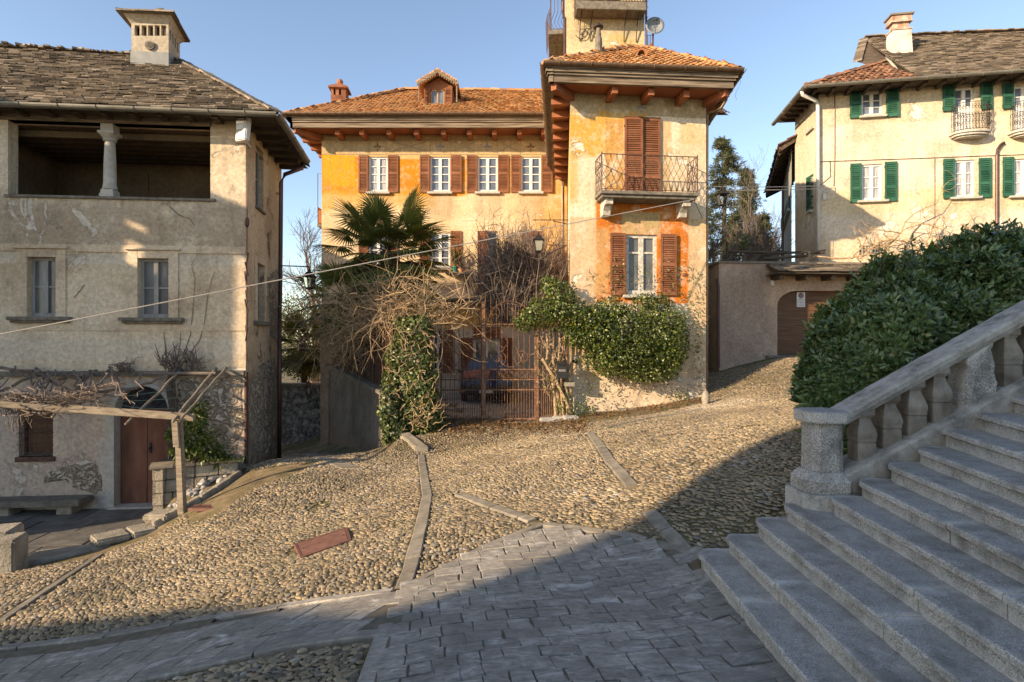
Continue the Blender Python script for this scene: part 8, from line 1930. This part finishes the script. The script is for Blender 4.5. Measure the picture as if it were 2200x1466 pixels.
# manhole
c = manhole_c; mh = thing('manhole_cover', 'rusty rectangular manhole cover set in the cobbles', 'manhole cover', c); mb = MB()
a0 = [G(634, 1172), G(648, 1200), G(752, 1163), G(744, 1137)]
def quadz(pts, h0, h1, k):
    cc = sum(pts, Vector((0, 0, 0)))/4; return [cc+(p-cc)*k+Vector((0, 0, h0)) for p in pts]+[cc+(p-cc)*k+Vector((0, 0, h1)) for p in pts]
mb.hexa(quadz(a0, -.08, .018, .93)); obj('lid', mb, m_manhole.m, mh, bevel=.004); mb = MB(); 
for i in range(4):
    p, q_ = a0[i], a0[(i+1) % 4]; mb.beam(p+Vector((0, 0, .0)), q_+Vector((0, 0, .0)), .03, .044)
obj('frame', mb, m_manhole.m, mh); mb = MB(); cc = sum(a0, Vector((0, 0, 0)))/4
for t in (-.4, .4): mb.tube([cc+(a0[3]-a0[0]).lerp(a0[2]-a0[1], .5)*t+Vector((0, 0, .012)), cc+(a0[3]-a0[0]).lerp(a0[2]-a0[1], .5)*t+Vector((0, 0, .021))], .018, 8)
obj('lifting_hole', mb, m_oldwood.m, mh)
p = G(438, 1093); mb = MB(); 
for k in range(9): mb.abox((p.x-.2+k*.045, p.y-.08, p.z-.02), (p.x-.2+k*.045+.028, p.y+.1, p.z+.03))
for k in (0, 1): mb.abox((p.x-.22, p.y-.09+k*.19, p.z-.02), (p.x+.22, p.y-.06+k*.19, p.z+.032))
tag(obj('drain_grate', mb, m_manhole.m, loc=p), 'small rusty drain grate in the dirt below the rubble bed', 'drain grate')
# raised garden kerb left of the gate
ka_, kb_ = P(866, 938, 13.4), P(905, 970, 12.5); mb = MB(); KFr = Fr((ka_.x, ka_.y), (kb_.x, kb_.y)); mb.hexa([(ka_.x-.12, ka_.y, -.9), (kb_.x-.12, kb_.y-.03, -.9), (kb_.x+.16, kb_.y+.03, -.9), (ka_.x+.16, ka_.y, -.9), (ka_.x-.12, ka_.y, ka_.z+.1), (kb_.x-.12, kb_.y-.03, kb_.z+.1), (kb_.x+.16, kb_.y+.03, kb_.z+.1), (ka_.x+.16, ka_.y, ka_.z+.1)])
tag(obj('garden_kerb', mb, m_curb.m, bevel=.02), 'raised pale stone kerb below the ivy pillar', 'kerb')
# car seen through the gate
def build_car(x, y, z):
    car = thing('parked_car', 'dark small car parked in the yard behind the iron gate', 'car', (x, y, z)); mb = MB(); W = .82
    sec = [(-1.05, .32, .62), (-1.0, .28, .80), (-.55, .26, .93), (-.1, .25, .98), (.35, .25, 1.38), (1.2, .25, 1.44), (2.2, .27, 1.36), (2.6, .3, .95), (2.62, .35, .5)]
    vs = []
    for i, (yy, zb_, zt) in enumerate(sec):
        tw = W if zt < 1.1 else W*.78; mid = min(zt, .95); vs += [(x-W*.96, y+yy, z+zb_), (x-W, y+yy, z+mid*.7), (x-W*.98, y+yy, z+mid), (x-tw*.93, y+yy, z+zt), (x+tw*.93, y+yy, z+zt), (x+W*.98, y+yy, z+mid), (x+W, y+yy, z+mid*.7), (x+W*.96, y+yy, z+zb_)]
    m_ = 8; mb.add(vs, [(i*m_+j, i*m_+(j+1) % m_, (i+1)*m_+(j+1) % m_, (i+1)*m_+j) for i in range(len(sec)-1) for j in range(m_)]+[tuple(range(m_)), tuple((len(sec)-1)*m_+j for j in range(m_))]); obj('body', mb, m_carpaint.m, car, smooth=False, bevel=.03)
    mb = MB(); mb.quad((x-.68, y-.06, z+1.02), (x+.68, y-.06, z+1.02), (x+.56, y+.33, z+1.37), (x-.56, y+.33, z+1.37)); obj('windscreen', mb, m_glass.m, car, fix=False)
    mb = MB(); mb.abox((x-W*1.0, y-1.12, z+.32), (x+W*1.0, y-1.0, z+.52)); obj('bumper', mb, m_rubber.m, car, bevel=.02)
    for sx in (-1, 1):
        mb = MB(); mb.lathe((0, 0, 0), [(.02, -.02), (.1, -.01), (.1, .03)], 14); mb.v = [(x+sx*.58+a, y-1.06-c_, z+.66+b) for a, b, c_ in mb.v]; obj('headlight', mb, m_glassblue.m, car)
        mb = MB(); mb.abox((x+sx*.74-.06, y-1.135, z+.38), (x+sx*.74+.06, y-1.115, z+.46)); obj('indicator', mb, m_amber.m, car)
        for yy in (-.55, 1.75):
            mb = MB(); mb.lathe((0, 0, 0), [(.2, -.09), (.29, -.08), (.3, 0), (.29, .08), (.2, .09)], 18); mb.v = [(x+sx*.72+c_, y+yy+a, z+.3+b) for a, b, c_ in mb.v]; wh = obj('wheel', mb, m_rubber.m, car); mb = MB(); mb.lathe((0, 0, 0), [(.05, .085), (.19, .092), (.19, -.092)], 14); mb.v = [(x+sx*.72+c_*1.02*sx, y+yy+a, z+.3+b) for a, b, c_ in mb.v]; obj('rim', mb, m_gutter.m, wh)
        mb = MB(); mb.sphere((x+sx*.93, y+.15, z+1.0), .09, 8, 6, (1, .5, .7)); obj('mirror', mb, m_carpaint.m, car)
    mb = MB(); mb.abox((x-.22, y-1.135, z+.36), (x+.22, y-1.122, z+.45)); obj('number_plate', mb, m_plasticgrey.m, car); return car
build_car(X(1045, 18.6), 19.3, gz(X(1045, 18.6), 19)-.02)
xx, yy = X(1035, 18.3), 18.55; zz = gz(xx, 19)
mb = MB()
NX, NY = 14, 10
for j in range(NY+1):
    for i in range(NX+1):
        a, b = i/NX, j/NY; px_, py_ = xx-.62+.95*a, yy-.28+.85*b; z_ = zz+.84+.13*min(1, b*1.6)+.03*math.sin(a*11+b*4)+.02*math.sin(b*17); z_ -= .38*max(0, .22-b)/.22; mb.v.append((px_, py_, z_+.03))
mb.f = [(j*(NX+1)+i, j*(NX+1)+i+1, (j+1)*(NX+1)+i+1, (j+1)*(NX+1)+i) for j in range(NY) for i in range(NX)]; mb.mi = [0]*len(mb.f)
tag(obj('folded_cloth', mb, m_carcover.m, smooth=True, fix=False, loc=(xx, yy, zz+.8)), 'dusty pink cloth spread over the bonnet of the dark car', 'cloth')
mb = MB(); c = P(1060, 812, 18.2); mb.abox((c.x-.12, c.y-.12, c.z-.3), (c.x+.12, c.y+.12, c.z+.2)); mb.abox((c.x-.14, c.y-.14, c.z+.2), (c.x+.14, c.y+.14, c.z+.24)); tag(obj('blue_bin', mb, m_bluecloth.m, bevel=.02, loc=(c.x, c.y, c.z-.3)), 'small blue bin standing in the yard beside the dark car', 'bin')
# potted plants on the villa sill
for (px, py, mat, lab, kind) in ((978, 578, m_greenpot.m, 'green flower pot with long yellow leaves on the villa window sill', 0), (993, 580, m_terracotta.m, 'small terracotta pot on the villa window sill', 1)):
    c = P(px, py, 22.2); pt = thing('flower_pot', lab, 'flower pot', c+Vector((0, 0, -.14))); mb = MB(); mb.lathe(c+Vector((0, 0, -.14)), [(.08, 0), (.12, .2), (.13, .2), (.13, .24)], 12); obj('pot', mb, mat, pt)
    n = 36; cc = np.array(c)+np.array([0, 0, .1]); d = unit(n)*np.array([.35, .35, .2])+np.array([0, 0, 1.]); v_, t_ = leaf_arrays(cc+unit(n)*.04, d, unit(n), RNG.uniform(.3, 1.1, n) if kind == 0 else RNG.uniform(.1, .25, n), .04); np_obj('plant', v_, tris=t_, mats=m_palmyel.m if kind == 0 else m_ivydark.m, parent=pt)
mb = MB(); mb.box(VF, VF.U(960), VF.U(1010), VF.uz(975, 589)[1]-.04, VF.uz(975, 589)[1], 0, .5); tag(obj('wall_shelf', mb, m_sillold.m), 'narrow stone shelf under the villa window carrying flower pots', 'shelf')
# laundry-coloured cloth and little balcony rail at the inner corner
mb = MB(); 
for k in range(14): u = lerp(X(1180, 16.2), X(1216, 16.2), k/13); mb.tube([(u, 16.2, Z(600, 16.2)), (u, 16.2, Z(525, 16.2))], .008, 4)
for y_ in (600, 527): mb.tube([(X(1178, 16.2), 16.2, Z(y_, 16.2)), (X(1218, 16.2), 16.2, Z(y_, 16.2))], .012, 4)
tag(obj('balcony_railing', mb, m_darkrust.m, loc=(X(1197, 16.2), 16.2, Z(600, 16.2))), 'rusty railing in the inner corner behind the gate lantern', 'railing')
# ------------------------------------------------------------------ unseen slabs added outside the picture to throw the long shadows
mp_caster = mat_plaster('shadow_caster_plaster', [(.5, .44, .34), (.58, .52, .42), (.62, .57, .48)])
def wallslab(name, label, poly, x0, x1, cat='building'):
    """poly: (y,z) outline in the plane x"""
    mb = MB(); mb.prism([(x0, y, z) for y, z in poly], (x1-x0, 0, 0)); return tag(obj(name, mb, mp_caster.m, loc=(x0, poly[0][0], 0)), label, cat)
def trace(p, x0=-16.0):      # where the sunbeam through p crosses the plane x = x0
    t = (p[0]-x0)/SUN_L.x; return p[1]-t*SUN_L.y, p[2]-t*SUN_L.z
e1 = trace((1.0, 5.9, 0)); e2 = trace((-.9, 5.1, -.2)); e3 = trace((-2.98, 5.6, -.6)); e4 = trace((-5.3, 5.9, -1.0)); ye = (e1[0]+trace((2.0, 6.3, .1))[0]+trace((3.77, 7.3, .7))[0])/3
wallslab('unseen_shadow_slab', 'unseen plastered slab added outside the picture to shade the foreground', [(-24, -3), (e4[0]+.1, -3), e4, e3, (min(e2[0], ye+.3), e2[1]), (ye, e2[1]+.3), (ye, 19), (-24, 19)], -16.4, -16)  # added shadow caster, never seen; outline traced back from the foreground shadow edge
yn, zl = trace((-5.96, 12.28, 3.0)); zt = trace((-6.1, 12.25, 5.05))[1]; h0, h1 = trace((-7.5, 12.1, 3.7)), trace((-8.2, 12.05, 4.42)); zlo = trace((-5.96, 12.28, 4.0))[1]
nb = MB()
def blk(y0, y1, z0, z1): nb.abox((-16.3, y0, z0), (-16.0, y1, z1))
a_, b_ = h0[0], h1[0]; c_, d_ = 7.2, 8.25; a_, b_ = min(a_, b_), max(a_, b_)
blk(yn, a_, -3, zlo); blk(a_, b_, -3, c_); blk(a_, b_, lerp(c_, d_, .6), lerp(c_, d_, .75)); blk(a_, b_, d_, zlo+.3); blk(b_, 17, -3, zlo); blk(yn-.35, a_, zlo+.001, zt); blk(b_, 17, zlo+.001, zt); blk(a_, b_, zlo+.301, zt)  # added wall, never seen; shades the left house, gap lets a sun patch through
tag(obj('unseen_shadow_wall', nb, mp_caster.m, loc=(-16.2, 10, 0)), 'unseen pierced wall added outside the picture to shade the left house', 'wall')
